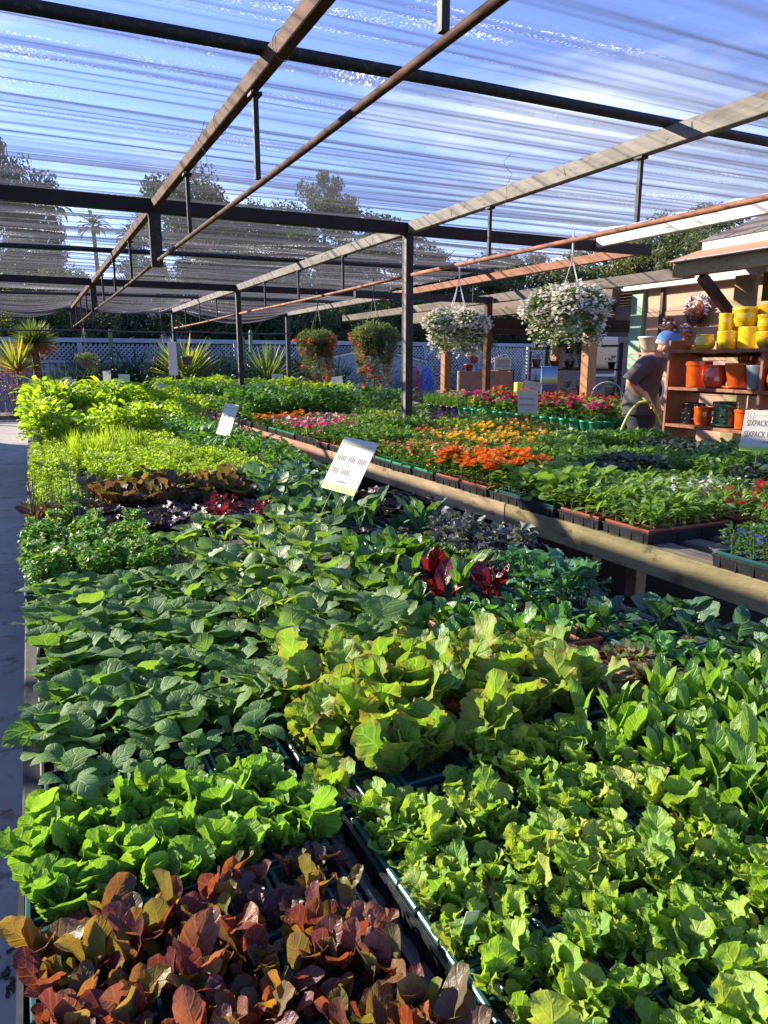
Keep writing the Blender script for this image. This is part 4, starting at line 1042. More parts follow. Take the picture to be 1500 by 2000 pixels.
RR = random.Random(42)
WILT = [MB().add(*leaf(.06, .035, .12, 1.3, .6, 10, 6, 25, -25, .3, ruf=.09, rf=3, tooth=.1, seed=q+60)[:2], 0, None, True).mesh('withered_leaf', LM['brown'] if q else LM['mini']) for q in range(3)]
def block(kinds, x0, x1, y0, y1, phrase, noun='cell pack', color='green_plastic', nx=2, ny=3, px=.140, py=.178, leafy=True, s=1.0, group=None, skip=0.0, z=None, jit=.008, odd=None, tags=0.0, ramp_s=None):
    """tile a rectangle of the bench with cell packs; every pack a thing with its plants as parts"""
    n = max(1, round((x1-x0)/px)); r = max(1, round((y1-y0)/py))
    dx, dy = (x1-x0)/n, (y1-y0)/r
    pm, sm_, cells = get_pack(color, nx, ny, round(dx-.004, 3), round(dy-.004, 3))
    z = (Z1+.004+.056) if z is None else z
    for j in range(r):
        for i in range(n):
            cx, cy = x0+dx*(i+.5), y0+dy*(j+.5)
            words = [w for w in (row_word(j, r), col_word(i, n)) if w]
            t = thing('seedling_pack', ', '.join([phrase]+words), noun, (cx, cy, z), RR.gauss(0, .012), group)
            inst('cell_pack', pm, t); inst('potting_soil', sm_, t)
            for (a, b) in cells:
                if RR.random() < skip: continue
                kd = RR.choice(kinds) if odd is None or RR.random() > odd[1] else odd[0]
                sc = s if ramp_s is None else s*(ramp_s[0]+(ramp_s[1]-ramp_s[0])*((cy-y0)/(y1-y0)))
                f = K[kd].leafy if leafy else K[kd].whole
                if leafy and RR.random() < .10: inst('withered_leaf', RR.choice(WILT), t, TRS((a+RR.gauss(0, .02), b+RR.gauss(0, .02), -.004), RR.uniform(0, 6.28), RR.uniform(-.2, .3), RR.gauss(0, .4), RR.uniform(.6, 1.1)))
                f(t, (a+RR.gauss(0, jit), b+RR.gauss(0, jit), -.011), RR, sc*RR.choice((.72, .9, 1.0, 1.05, 1.15))*RR.uniform(.9, 1.1))
            if RR.random() < tags:
                inst('plant_tag', tag_mesh(), t, TRS((-.05, -.06, -.012), RR.uniform(-.5, .9), RR.gauss(0, .15), RR.gauss(0, .15)))

# ---- column by the path
block(['redrom'], -.07, .375, .36, .82, 'cell pack of red and bronze romaine lettuce', group='packs of red romaine', s=.68, nx=4, ny=4, py=.155)
block(['redrom'], -.075, .145, .825, .955, 'pack of red romaine at the path corner', group='packs of red romaine', s=.72, nx=3, ny=3, px=.11, py=.13)
block(['maroon', 'redrom'], .15, .375, .825, .962, 'pack of dark maroon ruffled lettuce behind the red romaine', nx=3, ny=2, px=.115, py=.135, s=.72, group='packs of maroon lettuce', noun='cell pack')
block(['butter'], -.08, .375, .97, 1.235, 'cell pack of bright green butter lettuce by the path', group='packs of butter lettuce', s=.72, nx=4, ny=4, py=.133)
block(['cotyl'], -.05, .40, 1.245, 1.385, 'pack of young cucumber seedlings with paired seed leaves', nx=2, ny=2, group='packs of young cucumbers', s=1.2, noun='cell pack')
block(['cuc'], -.055, .44, 1.395, 2.55, 'pack of blue green cucumber seedlings by the path', nx=3, ny=3, group='packs of cucumbers', noun='cell pack', s=.80, color='black_plastic')
block(['parsley'], -.09, .40, 2.60, 3.35, 'cell pack of curled parsley at the path edge', leafy=False, group='packs of parsley', s=1.0)
block(['beetleaf', 'parsley'], -.09, .25, 3.40, 4.10, 'pack of dark stemmed bolting greens at the path edge', nx=2, ny=2, leafy=False, group='packs of bolting greens', noun='cell pack')
block(['darkp'], .27, .72, 3.30, 3.85, 'pack of nearly black purple lettuce', nx=2, ny=2, leafy=False, group='packs of dark purple lettuce', noun='cell pack', s=1.1)
block(['redl', 'darkp', 'darkp'], .73, 1.05, 3.20, 3.75, 'pack of bright red leaf plants beside the dark lettuce', nx=2, ny=2, leafy=False, group='packs of red leaf plants', noun='cell pack')
block(['must'], .27, 1.10, 3.88, 4.45, 'pack of large purple and gold mustard leaves', nx=2, ny=2, px=.166, py=.19, leafy=True, group='packs of mustard', noun='cell pack', s=.92)
# ---- right of the black gap
block(['pale'], .43, .71, .30, 1.02, 'cell pack of pale frilled lettuce along the black gap', group='packs of pale lettuce along the gap', skip=.06, tags=.5, s=.77, nx=4, ny=4)
block(['pale'], .715, .995, .44, 1.10, 'cell pack of pale frilled lettuce right of the first two rows', group='packs of pale lettuce, inner rows', skip=.04, odd=('orangelet', .012), tags=.2, s=.77, nx=4, ny=4)
block(['romg', 'big'], .43, .71, .12, .295, 'pack of broad green romaine at the near end', nx=2, ny=2, group='packs of broad romaine', noun='cell pack', s=.75)
block(['romg', 'orangelet', 'pale'], .715, .995, .26, .435, 'pack of mixed romaine and bronze lettuce', nx=2, ny=2, group='packs of mixed romaine', noun='cell pack', s=.9)
block(['big'], .41, .86, 1.06, 1.57, 'pack of large loose leaf lettuce with brownish edges', nx=2, ny=2, px=.133, py=.163, group='packs of large lettuce', noun='cell pack', s=.82, odd=('orangelet', .06), jit=.014)
block(['big'], .865, 1.13, 1.12, 1.42, 'pack of large lettuce behind the beet seedlings', nx=2, ny=2, px=.133, py=.15, group='packs of large lettuce', noun='cell pack', s=.82)
block(['beet'], 1.0, 1.28, .44, 1.10, 'cell pack of upright beet seedlings', group='packs of beets', s=.84, nx=3, ny=3)
block(['beet'], 1.285, 1.59, .70, 1.10, 'cell pack of upright beet seedlings at the far right', group='packs of beets', s=.84, nx=3, ny=3)
block(['mini'], 1.14, 1.42, 1.12, 1.42, 'cell pack of small red and green oakleaf lettuce', group='packs of oakleaf', s=1.0, color='terracotta_plastic')
block(['spin'], 1.425, 1.59, 1.12, 1.46, 'cell pack of small spinach seedlings', group='packs of spinach', s=1.05)
block(['broc'], 1.60, 1.75, .90, 1.50, 'pack of dark broccoli seedlings at the shaded bench edge', nx=2, ny=2, px=.16, group='packs of broccoli', noun='cell pack', s=1.0)
block(['broc', 'spin'], 1.43, 1.59, 1.47, 1.64, 'pack of broccoli seedlings behind the spinach', nx=2, ny=2, group='packs of broccoli', noun='cell pack', s=.9)
block(['pak'], .90, 1.42, 1.46, 1.80, 'terracotta coloured pack of pak choi seedlings', nx=2, ny=2, px=.13, color='terracotta_plastic', group='terracotta packs of pak choi', noun='cell pack', s=1.0, tags=.25)
block(['bluek'], 1.43, 1.60, 1.66, 2.05, 'pack of blue green curly kale', nx=2, ny=2, leafy=False, group='packs of curly kale', noun='cell pack', s=.9)
block(['chard'], .95, 1.42, 1.83, 2.20, 'pack of glossy swiss chard', nx=2, ny=1, px=.157, py=.185, group='packs of chard', noun='cell pack', s=1.0, odd=('chardred', .40))
block(['squash'], .47, .93, 1.58, 2.55, 'pack of tall pale stemmed squash seedlings', nx=2, ny=2, px=.153, py=.19, group='packs of squash', noun='cell pack', s=.84, color='black_plastic')
block(['squash'], .42, 1.15, 2.58, 3.12, 'pack of broad leaved squash behind the cucumbers', nx=2, ny=1, px=.18, py=.18, leafy=False, group='packs of squash', noun='cell pack', s=.92, color='black_plastic')
block(['chard', 'kale'], .95, 1.45, 2.22, 2.55, 'pack of chard and cabbage behind the red stems', nx=2, ny=1, px=.166, py=.165, leafy=False, group='packs of chard and cabbage', noun='cell pack')
block(['greyk'], 1.47, 1.66, 2.08, 2.62, 'pack of grey purple frilled kale by the post', nx=2, ny=2, px=.18, leafy=False, group='packs of grey kale', noun='cell pack', s=.95)
block(['purplek', 'darkp'], 1.17, 1.45, 2.58, 2.95, 'pack of dark purple ruffled kale in the bench middle', nx=2, ny=1, leafy=False, group='packs of purple kale', noun='cell pack', s=.75)
block(['laci', 'broc'], 1.47, 1.74, 2.65, 3.0, 'pack of long leaved kale near the bench edge', nx=2, ny=1, leafy=False, group='packs of long kale', noun='cell pack')
block(['laci'], 1.16, 1.45, 2.97, 3.12, 'pack of upright long leaved kale below the tilted sign', nx=2, ny=1, leafy=False, group='packs of long kale', noun='cell pack')
block(['purplek'], 1.49, 1.75, 3.02, 3.55, 'pack of dark purple ruffled kale by the flower bench', nx=2, ny=1, leafy=False, group='packs of purple kale', noun='cell pack')
block(['kale'], 1.08, 1.48, 3.16, 3.85, 'pack of blue green cabbage behind the tilted sign', nx=2, ny=1, leafy=False, group='packs of cabbage', noun='cell pack', s=1.0)
block(['kale'], 1.12, 1.75, 3.87, 4.55, 'pack of blue green cabbage in the farther rows', nx=2, ny=1, px=.16, leafy=False, group='packs of cabbage', noun='cell pack', s=1.0)

# ---- farther part of the bench: whole flats
def flat_plants(kd, nx, ny, sx, sy, rr, var):
    mb = MB(); k = K[kd]
    for i in range(nx):
        for j in range(ny):
            r2 = random.Random(var*101+i*7+j*31)
            base = TRS((-sx/2+sx*(i+.5)/nx+r2.gauss(0, .012), -sy/2+sy*(j+.5)/ny+r2.gauss(0, .012), 0), r2.uniform(0, 6.28), 0, 0, r2.uniform(.8, 1.2))
            for M_ in k.arr(r2):
                V, F, UV = k.raw[r2.randrange(len(k.raw))]
                mb.join(V, F, UV, base @ M_, 0)
            if k.extra:
                m2 = MB(); k.extra(m2, r2)
                A = np.array(base)
                for V, L_, S_ in zip(m2.V, m2.L, m2.S):
                    pass
                m2.V = [v @ A[:3, :3].T + A[:3, 3] for v in m2.V]
                off = mb.n
                for v, L_, S_, M__, U_, SM_ in zip(m2.V, m2.L, m2.S, m2.M, m2.U, m2.SM):
                    mb.V.append(v.astype(np.float32)); mb.L.append(L_+off); mb.S.append(S_); mb.M.append(M__); mb.U.append(U_); mb.SM.append(SM_)
                mb.n += m2.n
    return mb.mesh('foliage', k.mats)
FLT, FOL = {}, {}
def flat(kd, cx, cy, zt, label, nx=3, ny=4, sx=.275, sy=.53, rot=0, each=True, s=1.0, insert='terracotta_plastic', group=None, cat='seedling flat'):
    if (sx, sy, insert) not in FLT:
        FLT[(sx, sy, insert)] = (tray_mesh(sx, sy, .050), pack_meshes(M[insert], 4, 6, sx-.02, sy-.02, .05))
    tm, (pm, sm_, cells) = FLT[(sx, sy, insert)]
    t = thing('seedling_flat', label, cat, (cx, cy, zt), rot, group)
    inst('tray', tm, t)
    inst('cell_insert', pm, t, loc=(0, 0, .062))
    inst('potting_soil', sm_, t, loc=(0, 0, .062))
    if each:
        for i in range(nx):
            for j in range(ny):
                K[kd].whole(t, (-sx/2+.01+(sx-.02)*(i+.5)/nx+RR.gauss(0, .008), -sy/2+.01+(sy-.02)*(j+.5)/ny+RR.gauss(0, .008), .05), RR, s)
    else:
        key = (kd, nx, ny, sx, sy)
        if key not in FOL: FOL[key] = [flat_plants(kd, nx, ny, sx-.02, sy-.02, RR, v) for v in range(2)]
        o = inst('foliage', RR.choice(FOL[key]), t, TRS((0, 0, .05), PI*RR.randint(0, 1), 0, 0, s*RR.uniform(.93, 1.07)))
        o['kind'] = 'stuff'
    return t
def field(kd, x0, x1, y0, y1, phrase, each=True, s=1.0, nx=3, ny=4, group=None, z=None):
    n = max(1, round((x1-x0)/.285)); r = max(1, round((y1-y0)/.54))
    dx, dy = (x1-x0)/n, (y1-y0)/r
    for j in range(r):
        for i in range(n):
            words = [w for w in (row_word(j, r), col_word(i, n)) if w]
            k_ = kd if isinstance(kd, str) else RR.choice(kd)
            flat(k_, x0+dx*(i+.5), y0+dy*(j+.5), Z1 if z is None else z, ', '.join([phrase]+words), each=each, s=s*RR.uniform(.88, 1.2), nx=nx, ny=ny, group=group or phrase, insert='black_plastic')
field('herb', .28, 1.40, 4.48, 5.55, 'flat of fine bright green herbs', s=1.15, group='flats of herbs')
field('herb', -.10, .26, 4.14, 5.55, 'flat of feathery herbs along the path edge', s=1.05, group='flats of herbs')
field(['chive', 'herb', 'herb'], -.08, 1.10, 5.58, 6.9, 'flat of grassy chives and onions', s=1.15, group='flats of chives')
field('pepper', 1.42, 1.75, 4.58, 5.6, 'flat of dark green peppers near the flower bench', s=1.2, group='flats of peppers')
field('pepper', 1.12, 1.75, 5.62, 8.3, 'flat of dark green pepper seedlings', s=1.25, group='flats of peppers')
field(['bean', 'tomato', 'herb'], -.06, 1.10, 6.95, 9.1, 'flat of broad leaved bean seedlings', s=1.5, group='flats of beans', ny=4)
field(['bean', 'tomato'], 1.12, 1.75, 8.32, 10.0, 'flat of leafy bean and tomato seedlings', s=1.3, group='flats of beans and tomatoes', each=False)
field(['tall', 'tomato', 'tomato'], -.04, 1.10, 9.12, 11.45, 'flat of tall sunlit corn and tomato plants', s=1.75, group='flats of tall plants', ny=5)
field(['tomato', 'tall'], 1.12, 1.75, 10.02, 11.45, 'flat of tomato plants at the far bench end', s=1.4, group='flats of tall plants', each=False)

# black carrying trays under the near packs (their rims show beside the gap)
n_ = 0
for (x0, x1, y0, y1, lab) in ((-.088, .392, .35, .962, 'black tray under the red romaine packs, its long rim along the gap'), (-.088, .392, .968, 1.24, 'black tray under the butter lettuce packs'),
        (.422, 1.002, .10, .66, 'black tray under the nearest pale lettuce, right of the gap'), (.422, 1.002, .67, 1.05, 'black tray under the pale lettuce packs farther along the gap'),
        (.45, 1.14, 1.055, 1.56, 'black tray under the large loose leaf lettuces')):
    black_tray(x0, x1, y0, y1, lab)

# ------------------------------------------------------------------ flower benches
def kind_at(ix, y):
    if ix == 0:
        for lim, kd in ((1.7, 'lobel'), (2.05, None), (2.62, 'zinn'), (3.2, 'seedl'), (3.8, 'marigold'), (4.1, 'snap'), (4.8, 'snap'), (5.3, 'gen'), (5.7, 'gen'), (6.5, 'dianth'), (7.2, 'pansy'), (8.0, 'pansyo')):
            if y < lim: return kd
    if ix == 1:
        for lim, kd in ((2.3, 'redwhite'), (2.6, 'alyss'), (2.9, 'zinn'), (3.2, 'darkb'), (3.8, 'gen'), (4.2, 'marimix'), (5.0, 'marigoldy'), (5.6, 'marimix'), (6.2, 'gen'), (6.6, 'yelp'), (7.3, 'pansy'), (8, 'dianmix')):
            if y < lim: return kd
    if ix == 2:
        for lim, kd in ((2.2, 'basil'), (2.6, 'darkb'), (3.3, 'gen'), (3.7, 'zinn'), (4.3, 'gen'), (5.2, 'marigoldy'), (5.8, 'yelp'), (6.7, 'purp'), (7.4, 'yelp'), (8.2, 'gen')):
            if y < lim: return kd
    if ix == 3:
        for lim, kd in ((3.3, 'basil'), (3.9, 'darkb'), (4.4, 'gen'), (4.9, 'alyss'), (5.6, 'marimix'), (6.4, 'gen'), (7.2, 'purp'), (8.2, 'yelp')):
            if y < lim: return kd
    return ('tomato2', 'gen', 'tomato', 'yelp')[(ix+int(y/1.4)) % 4] if y > 10 or ix > 1 else ('gen', 'tomato2')[int(y/1.1) % 2]
NAMES = {'lobel': 'small blue lobelia', 'zinn': 'light green zinnia seedlings', 'seedl': 'round leaved seedlings', 'marigold': 'orange marigolds', 'snap': 'red, orange and yellow snapdragons', 'yelp': 'yellow flowered plants', 'gen': 'plain green seedlings',
         'dianth': 'magenta dianthus', 'dianmix': 'mixed dianthus', 'pansy': 'purple, pink and white pansies', 'pansyo': 'orange pansies', 'redwhite': 'red dianthus', 'alyss': 'white flowers', 'darkb': 'dark leaved plants',
         'marigoldy': 'yellow marigolds', 'marimix': 'mixed warm marigolds', 'basil': 'tall leafy green plants', 'purp': 'purple flowers', 'tomato2': 'bushy tomato plants', 'tomato': 'pale green tomato plants'}
ROWW = ('front bench, front row', 'front bench, back row', 'rear bench, near row', 'rear bench, far row')
XC = (2.43, 2.97, 3.56, 4.06)
cnt = {}
yy = 1.16
while yy < 14.3:
    for ix in range(4):
        y = yy+.145
        if ix >= 2 and y < 1.5: continue
        if ix == 1 and y < 1.5: continue
        kd = kind_at(ix, y)
        if kd is None: continue
        c = cnt[(kd, ix)] = cnt.get((kd, ix), 0)+1
        pos = 'nearest flat' if c == 1 else f'{ORD[c-1] if c <= 12 else str(c)+"th"} flat'
        ins = 'terracotta_plastic' if kd in ('zinn', 'redwhite', 'gen', 'marigold') else 'bright_green_plastic' if kd in ('snap', 'marimix', 'pansy') else 'green_plastic' if kd in ('lobel', 'seedl', 'alyss') else 'black_plastic'
        near = y < 5.9
        far_s = (1.12 if y < 8 else 1.2)*RR.uniform(.92, 1.12)
        flat(kd, XC[ix]+RR.gauss(0, .006), y+RR.gauss(0, .004), Z2, f'{pos} of {NAMES[kd]}, {ROWW[ix]}', rot=PI/2+RR.gauss(0, .02), each=near, s=far_s*(1.0 if kd not in ('tomato', 'tomato2') else 1.15), nx=3, ny=5 if near else 4, insert=ins, group='flats on the flower benches', sy=.485)
    yy += .292

# potted plants in bright green pots on the third bench
pot_prof = [(.0, .0), (.050, 0), (.052, .004), (.064, .098), (.070, .100), (.071, .118), (.066, .119), (.064, .104), (.060, .100), (0, .100)]
gp_me = MB().lathe(pot_prof, 18).mesh('pot', M['bright_green_plastic']); bp_me = MB().lathe(pot_prof, 16).mesh('pot', M['black_plastic'])
soil_disc = MB().lathe([(.0, .106), (.063, .106)], 14).mesh('potting_soil', M['peat'])
Z3 = Z2+.03
r3 = random.Random(9); seen = {}
CW = ('at the bench front', 'in the second row', 'in the third row', 'in the back row')
for j in range(24):
    for i in range(4):
        x, y = 5.02+.155*i, 5.47+.155*j
        if j < 17:
            if i == 0: kd = ('ger', 'lil', 'ger', 'ger', 'gerr')[j % 5] if j < 13 else ('lil', 'ger')[j % 2]
            elif i == 1: kd = ('gerr', 'ger', 'yelg', 'lil')[(j*3) % 4]
            else: kd = 'kal' if 3 < j < 13 else ('yelg', 'lil', 'kal')[j % 3]
            pm_, cn = gp_me, 'bright green pot'
        else:
            kd = 'grassp' if i < 2 else 'lil'; pm_, cn = bp_me, 'black pot'
        nmx = {'ger': 'magenta geranium', 'gerr': 'red geranium', 'kal': 'coral red flowers', 'lil': 'pink flowers', 'yelg': 'lime green foliage', 'grassp': 'fine grass'}[kd]
        c = seen[(kd, i)] = seen.get((kd, i), 0)+1
        t = thing('potted_plant', f'{cn} of {nmx} {CW[i]}, {"nearest the hose" if c == 1 else ORD[c-1]+" of its kind" if c <= 12 else "far end"}', 'potted plant', (x+r3.gauss(0, .006), y+r3.gauss(0, .006), Z3), r3.uniform(0, 6), 'potted plants on the third bench')
        inst('pot', pm_, t); inst('potting_soil', soil_disc, t)
        K[kd].whole(t, (0, 0, .104), r3, r3.uniform(1.0, 1.3))

# ------------------------------------------------------------------ signs
def lettering(txt, size, mat, parent, M_, sx=0.62, name='lettering'):
    cu = bpy.data.curves.new('lettering', 'FONT'); cu.body = txt; cu.size = size; cu.align_x = 'LEFT'; cu.extrude = 0.0003
    to = bpy.data.objects.new('tmp_text', cu); COL.objects.link(to)
    dg = bpy.context.evaluated_depsgraph_get()
    me = bpy.data.meshes.new_from_object(to.evaluated_get(dg))
    bpy.data.objects.remove(to)
    me.materials.clear(); me.materials.append(mat)
    return inst(name, me, parent, M_ @ Matrix.Diagonal((sx, 1, 1, 1)))
def sign(label, base, rz, lean, roll, w, h, z0, lines, hd='sign_lime', ft='sign_lime', faded=False, group=None, body='sign_white', legs=True, emblem=True):
    """card on two wire legs; local x is across, y towards the back, z up"""
    t = thing('price_sign', label, 'sign', base, rz, group)
    A = Euler((lean, roll, 0)).to_matrix().to_4x4()
    T = lambda M_: A @ M_
    MB().box((0, 0, z0+h/2), (w, .003, h), 0, .0012).obj('card', M[body], t, M=A)
    MB().box((0, -.0021, z0+.06*h), (w-.002, .0006, .12*h)).obj('footer_band', M[ft], t, M=A)
    MB().box((.04*w, -.0021, z0+.875*h), (.72*w, .0006, .035*h)).obj('header_band', M[hd], t, M=A)
    if legs:
        m = MB()
        for s in (-1, 1): m.tube([(s*w*.16, .002, -.03), (s*w*.16, .002, z0+h*.5)], .0016, 5)
        m.obj('wire_leg', M['wire'], t, M=A)
    ink = M['faded_ink'] if faded else M['ink']
    FR = Matrix(((1, 0, 0, 0), (0, 0, -1, 0), (0, 1, 0, 0), (0, 0, 0, 1)))
    for (tx, size, x, z, sx) in lines:
        if tx.startswith('#'):
            m = MB(); rr_ = random.Random(int(z*1e4)+len(tx)); xx = x
            for wl_ in tx[1:].split():
                for q in range(int(wl_)):
                    m.box((xx, -.0022, z0+z+size*.5), (size*.15, .0006, size*rr_.uniform(.8, 1.0)), 0)
                    if rr_.random() < .7: m.box((xx+size*.14, -.0022, z0+z+size*rr_.choice((.1, .5, .9))), (size*.24, .0005, size*.09), 0)
                    xx += size*.36
                xx += size*.5
            m.obj('faded_print', ink, t, M=A)
            continue
        lettering(tx, size, ink, t, A @ Matrix.Translation((x, -.0022, z0+z)) @ FR, sx)
    if emblem:
        m = MB(); x, z = -.38*w, z0+.86*h; q = .055*w*2
        for (a, b) in (((x-q/2, z-q*.7), (x+q/2, z-q*.7)), ((x+q/2, z-q*.7), (x+q/2, z+q*.7)), ((x+q/2, z+q*.7), (x-q/2, z+q*.7)), ((x-q/2, z+q*.7), (x-q/2, z-q*.7)), ((x-q*.1, z-q*.5), (x-q*.1, z+q*.4))):
            m.beam((a[0], -.0024, a[1]), (b[0], -.0024, b[1]), .0012, .0006, up=(0, 1, 0))
        m.obj('emblem', M['sign_lime'], t, M=A)
    return t
# illegible sun-bleached lines: rows of strokes
def strokes(n, seed):
    r = random.Random(seed); return ''.join(r.choice('IILTHEFNII') for _ in range(n))
sign('white price sign leaning over the cabbages, print bleached by the sun', (1.10, 2.98, Z1+.04), R(-66), R(-33), R(5), .215, .275, .245,
     [('#5 4 5', .030, -.085, .152, .62), ('#4 5', .030, -.085, .085, .62), ('#3 4 4 3', .009, -.03, .045, .8)], hd='sign_pale', ft='sign_pale', faded=True)
sign('narrow white price sign leaning among the bean and pepper plants', (1.32, 5.9, Z1+.05), R(-67), R(-22), R(3), .18, .27, .20, [('#4 4', .026, -.06, .15, .6), ('#5', .026, -.06, .09, .6)], hd='sign_pale', ft='sign_pale', faded=True)
s_r = sign('white and lime sign reading sixpack annuals and sixpack perennials, cut by the picture edge', (3.46, 2.50, Z2+.03), R(-78), R(-12), R(-2), .29, .225, .235,
     [('SIXPACK ANNUALS', .046, -.125, .138, .62), ('SIXPACK PERENNIALS', .046, -.130, .078, .62), ('#3 3 5 6', .010, -.02, .048, .8)])
sign('upright white sign with lime bands standing before the potted geraniums', (4.36, 5.72, Z2+.04), R(-40), R(2), R(0), .19, .25, .17,
     [('SIXPACK ANNUALS', .030, -.082, .155, .56), ('SIXPACK PERENNIALS', .030, -.086, .095, .56), ('#3 1 5', .010, -.02, .052, .8)])
sign('grey white sign reading four inch pots beside the brown cart', (5.62, 7.35, Z3+.12), R(-42), R(6), R(8), .21, .28, .06,
     [('4 INCH', .05, -.05, .165, .6), ('POTS', .05, -.04, .10, .6)], body='white_steel')
for (x, y, rz, ro, w, h, z0, lab) in ((.55, 11.2, -8, -12, .15, .27, .30, 'small white card sign at the left above the tall plants'), (.96, 11.0, -50, -6, .15, .33, .33, 'slim white sign seen nearly edge on above the corn plants'),
        (1.20, 11.3, -14, 3, .16, .30, .30, 'square white sign behind the corn plants'), (1.62, 11.2, 20, 24, .16, .20, .30, 'tipped white sign at the right of the corn plants'),
        (4.0, 12.6, -20, 0, .20, .26, .30, 'white sign with grey lines below the left orange basket'), (4.25, 10.3, -50, -8, .20, .30, .26, 'white sign turned aside below the right orange basket'), (3.05, 10.6, -30, 5, .17, .24, .22, 'white sign at the foot of the second steel post')):
    sign(lab, (x, y, Z1+.05), R(rz), R(-8), R(ro), w, h, z0, [('#4', .035, -.03, h*.66, .6), ('#4', .035, -.03, h*.46, .6), ('#3', .035, -.03, h*.28, .6)] if 'grey lines' in lab or 'small white' in lab else [], faded='grey' not in lab, emblem=False)
t = thing('post_sign', 'tall white notice tied to the farthest steel post', 'sign', (3.14, 18.13, 1.05))
MB().box((0, 0, 0.40), (.20, .012, .80), 0, .002).obj('card', M['sign_white'], t)

# ------------------------------------------------------------------ hanging baskets
def hanger(t, ztop, zrim, rim, mat, hook=True):
    m = MB()
    if hook:
        m.tube([(.0+.026*math.cos(a), 0, ztop-.026+.026*math.sin(a)+.021) for a in [PI*1.05-k*PI*1.5/9 for k in range(10)]], .0045, 6)
        m.tube([(.003, 0, ztop-.03), (.002, 0, ztop-.16)], .006, 6)
    for k in range(4):
        a = PI/4+k*PI/2
        m.tube([(.0, 0, ztop-.15), (rim*math.cos(a), rim*math.sin(a), zrim)], .0025, 5)
    return m.obj('hanger', M[mat], t)
def basket(label, x, y, zrim, rim, hmat, pmat, fol, fl, group, zpipe=ZP-.019):
    t = thing('hanging_basket', label, 'hanging basket', (x, y, 0), random.Random(x).uniform(-1, 1), group)
    MB().lathe([(0, zrim-.17), (rim*.62, zrim-.17), (rim*.72, zrim-.12), (rim*.95, zrim-.01), (rim*1.03, zrim-.005), (rim*1.03, zrim+.008), (rim*.93, zrim+.006), (rim*.9, zrim-.02), (0, zrim-.02)], 24).obj('pot', M[pmat], t)
    hanger(t, zpipe+.045, zrim, rim*.95, hmat)
    o = fol(zrim).obj('foliage', LM['basketgrey'] if 'orange' in group else LM['basketleaf'], t); o['kind'] = 'stuff'
    if fl is not None:
        f = fl[0](zrim).obj('blossoms', fl[1], t); f['kind'] = 'stuff'
    return t
LM['basketleaf'] = leaf_mat('basket_leaf', G((.06, .13, .03), (.09, .18, .045), (.12, .22, .06), (.16, .24, .09)), None, 0, .34, .5, bstr=0)
LM['basketgrey'] = leaf_mat('grey_basket_leaf', G((.10, .14, .06), (.14, .19, .085), (.18, .22, .10), (.22, .25, .14)), None, 0, .34, .5, bstr=0)
TL = [leaf(.032, .016, .15, .9, .7, 3, 2, 30, -15, .25, seed=k) for k in range(4)]
TLF = [leaf(.045, .010, .1, .9, .7, 3, 2, 40, -15, .25, seed=k+9) for k in range(4)]
def mound(n, rx, rz, droop, seed, lib=TL, scale=(.7, 1.4), shell=.5, elow=-.25, taper=.2):
    """leaf cloud: a flattened dome over the rim with trails hanging below it"""
    def f(zrim):
        r = random.Random(seed); mb = MB()
        for i in range(n):
            a = r.uniform(0, 6.28); e = r.uniform(elow, 1.0); q = shell+(1-shell)*r.random()**.5
            lump = 1+.16*math.sin(3*a+seed)+.12*math.sin(5*a+2*seed)
            if e >= 0:
                rad, z = rx*lump*q*math.sqrt(1-e*e), zrim+rz*q*e*lump
            else:
                fr_ = r.random()**1.3; rad = rx*lump*max(q, .8)*(1-taper*fr_); z = zrim-droop*fr_*(0.45+.55*abs(math.sin(2.5*a+seed)))
            V, F, UV = lib[r.randrange(4)]
            mb.join(V, F, UV, TRS((rad*math.cos(a), rad*math.sin(a), z), a-PI/2+r.gauss(0, .9), r.uniform(-1.2, .5), r.gauss(0, .5), r.uniform(*scale)))
        return mb
    return f
def trails(n, rx, droop, seed, per=26):
    def f(zrim):
        r = random.Random(seed); mb = MB()
        for k in range(n):
            a = r.uniform(0, 6.28); L_ = droop*r.uniform(.35, 1.0); x, y, z = rx*.8*math.cos(a), rx*.8*math.sin(a), zrim+.02
            pts = []
            for q in range(9):
                t_ = q/8; pts.append((x*(1+.25*t_)+.02*math.sin(q+k), y*(1+.25*t_)+.02*math.cos(q*1.3+k), z+.03*math.sin(PI*t_)-L_*t_**1.4))
            mb.tube(pts, .0015, 4, 0, False)
            for q in range(int(per*L_/droop)):
                p = pts[r.randrange(1, 9)]
                V, F, UV = TL[r.randrange(4)]
                mb.join(V, F, UV, TRS((p[0]+r.gauss(0, .012), p[1]+r.gauss(0, .012), p[2]+r.gauss(0, .02)), r.uniform(0, 6.28), r.uniform(-1, .4), 0, r.uniform(.5, 1.1)))
        return mb
    return f
def both(*fs):
    def f(z):
        mb = MB()
        for g_ in fs:
            m2 = g_(z); off = mb.n
            mb.V += m2.V; mb.L += [q+off for q in m2.L]; mb.S += m2.S; mb.M += m2.M; mb.U += m2.U; mb.SM += m2.SM; mb.n += m2.n
        return mb
    return f
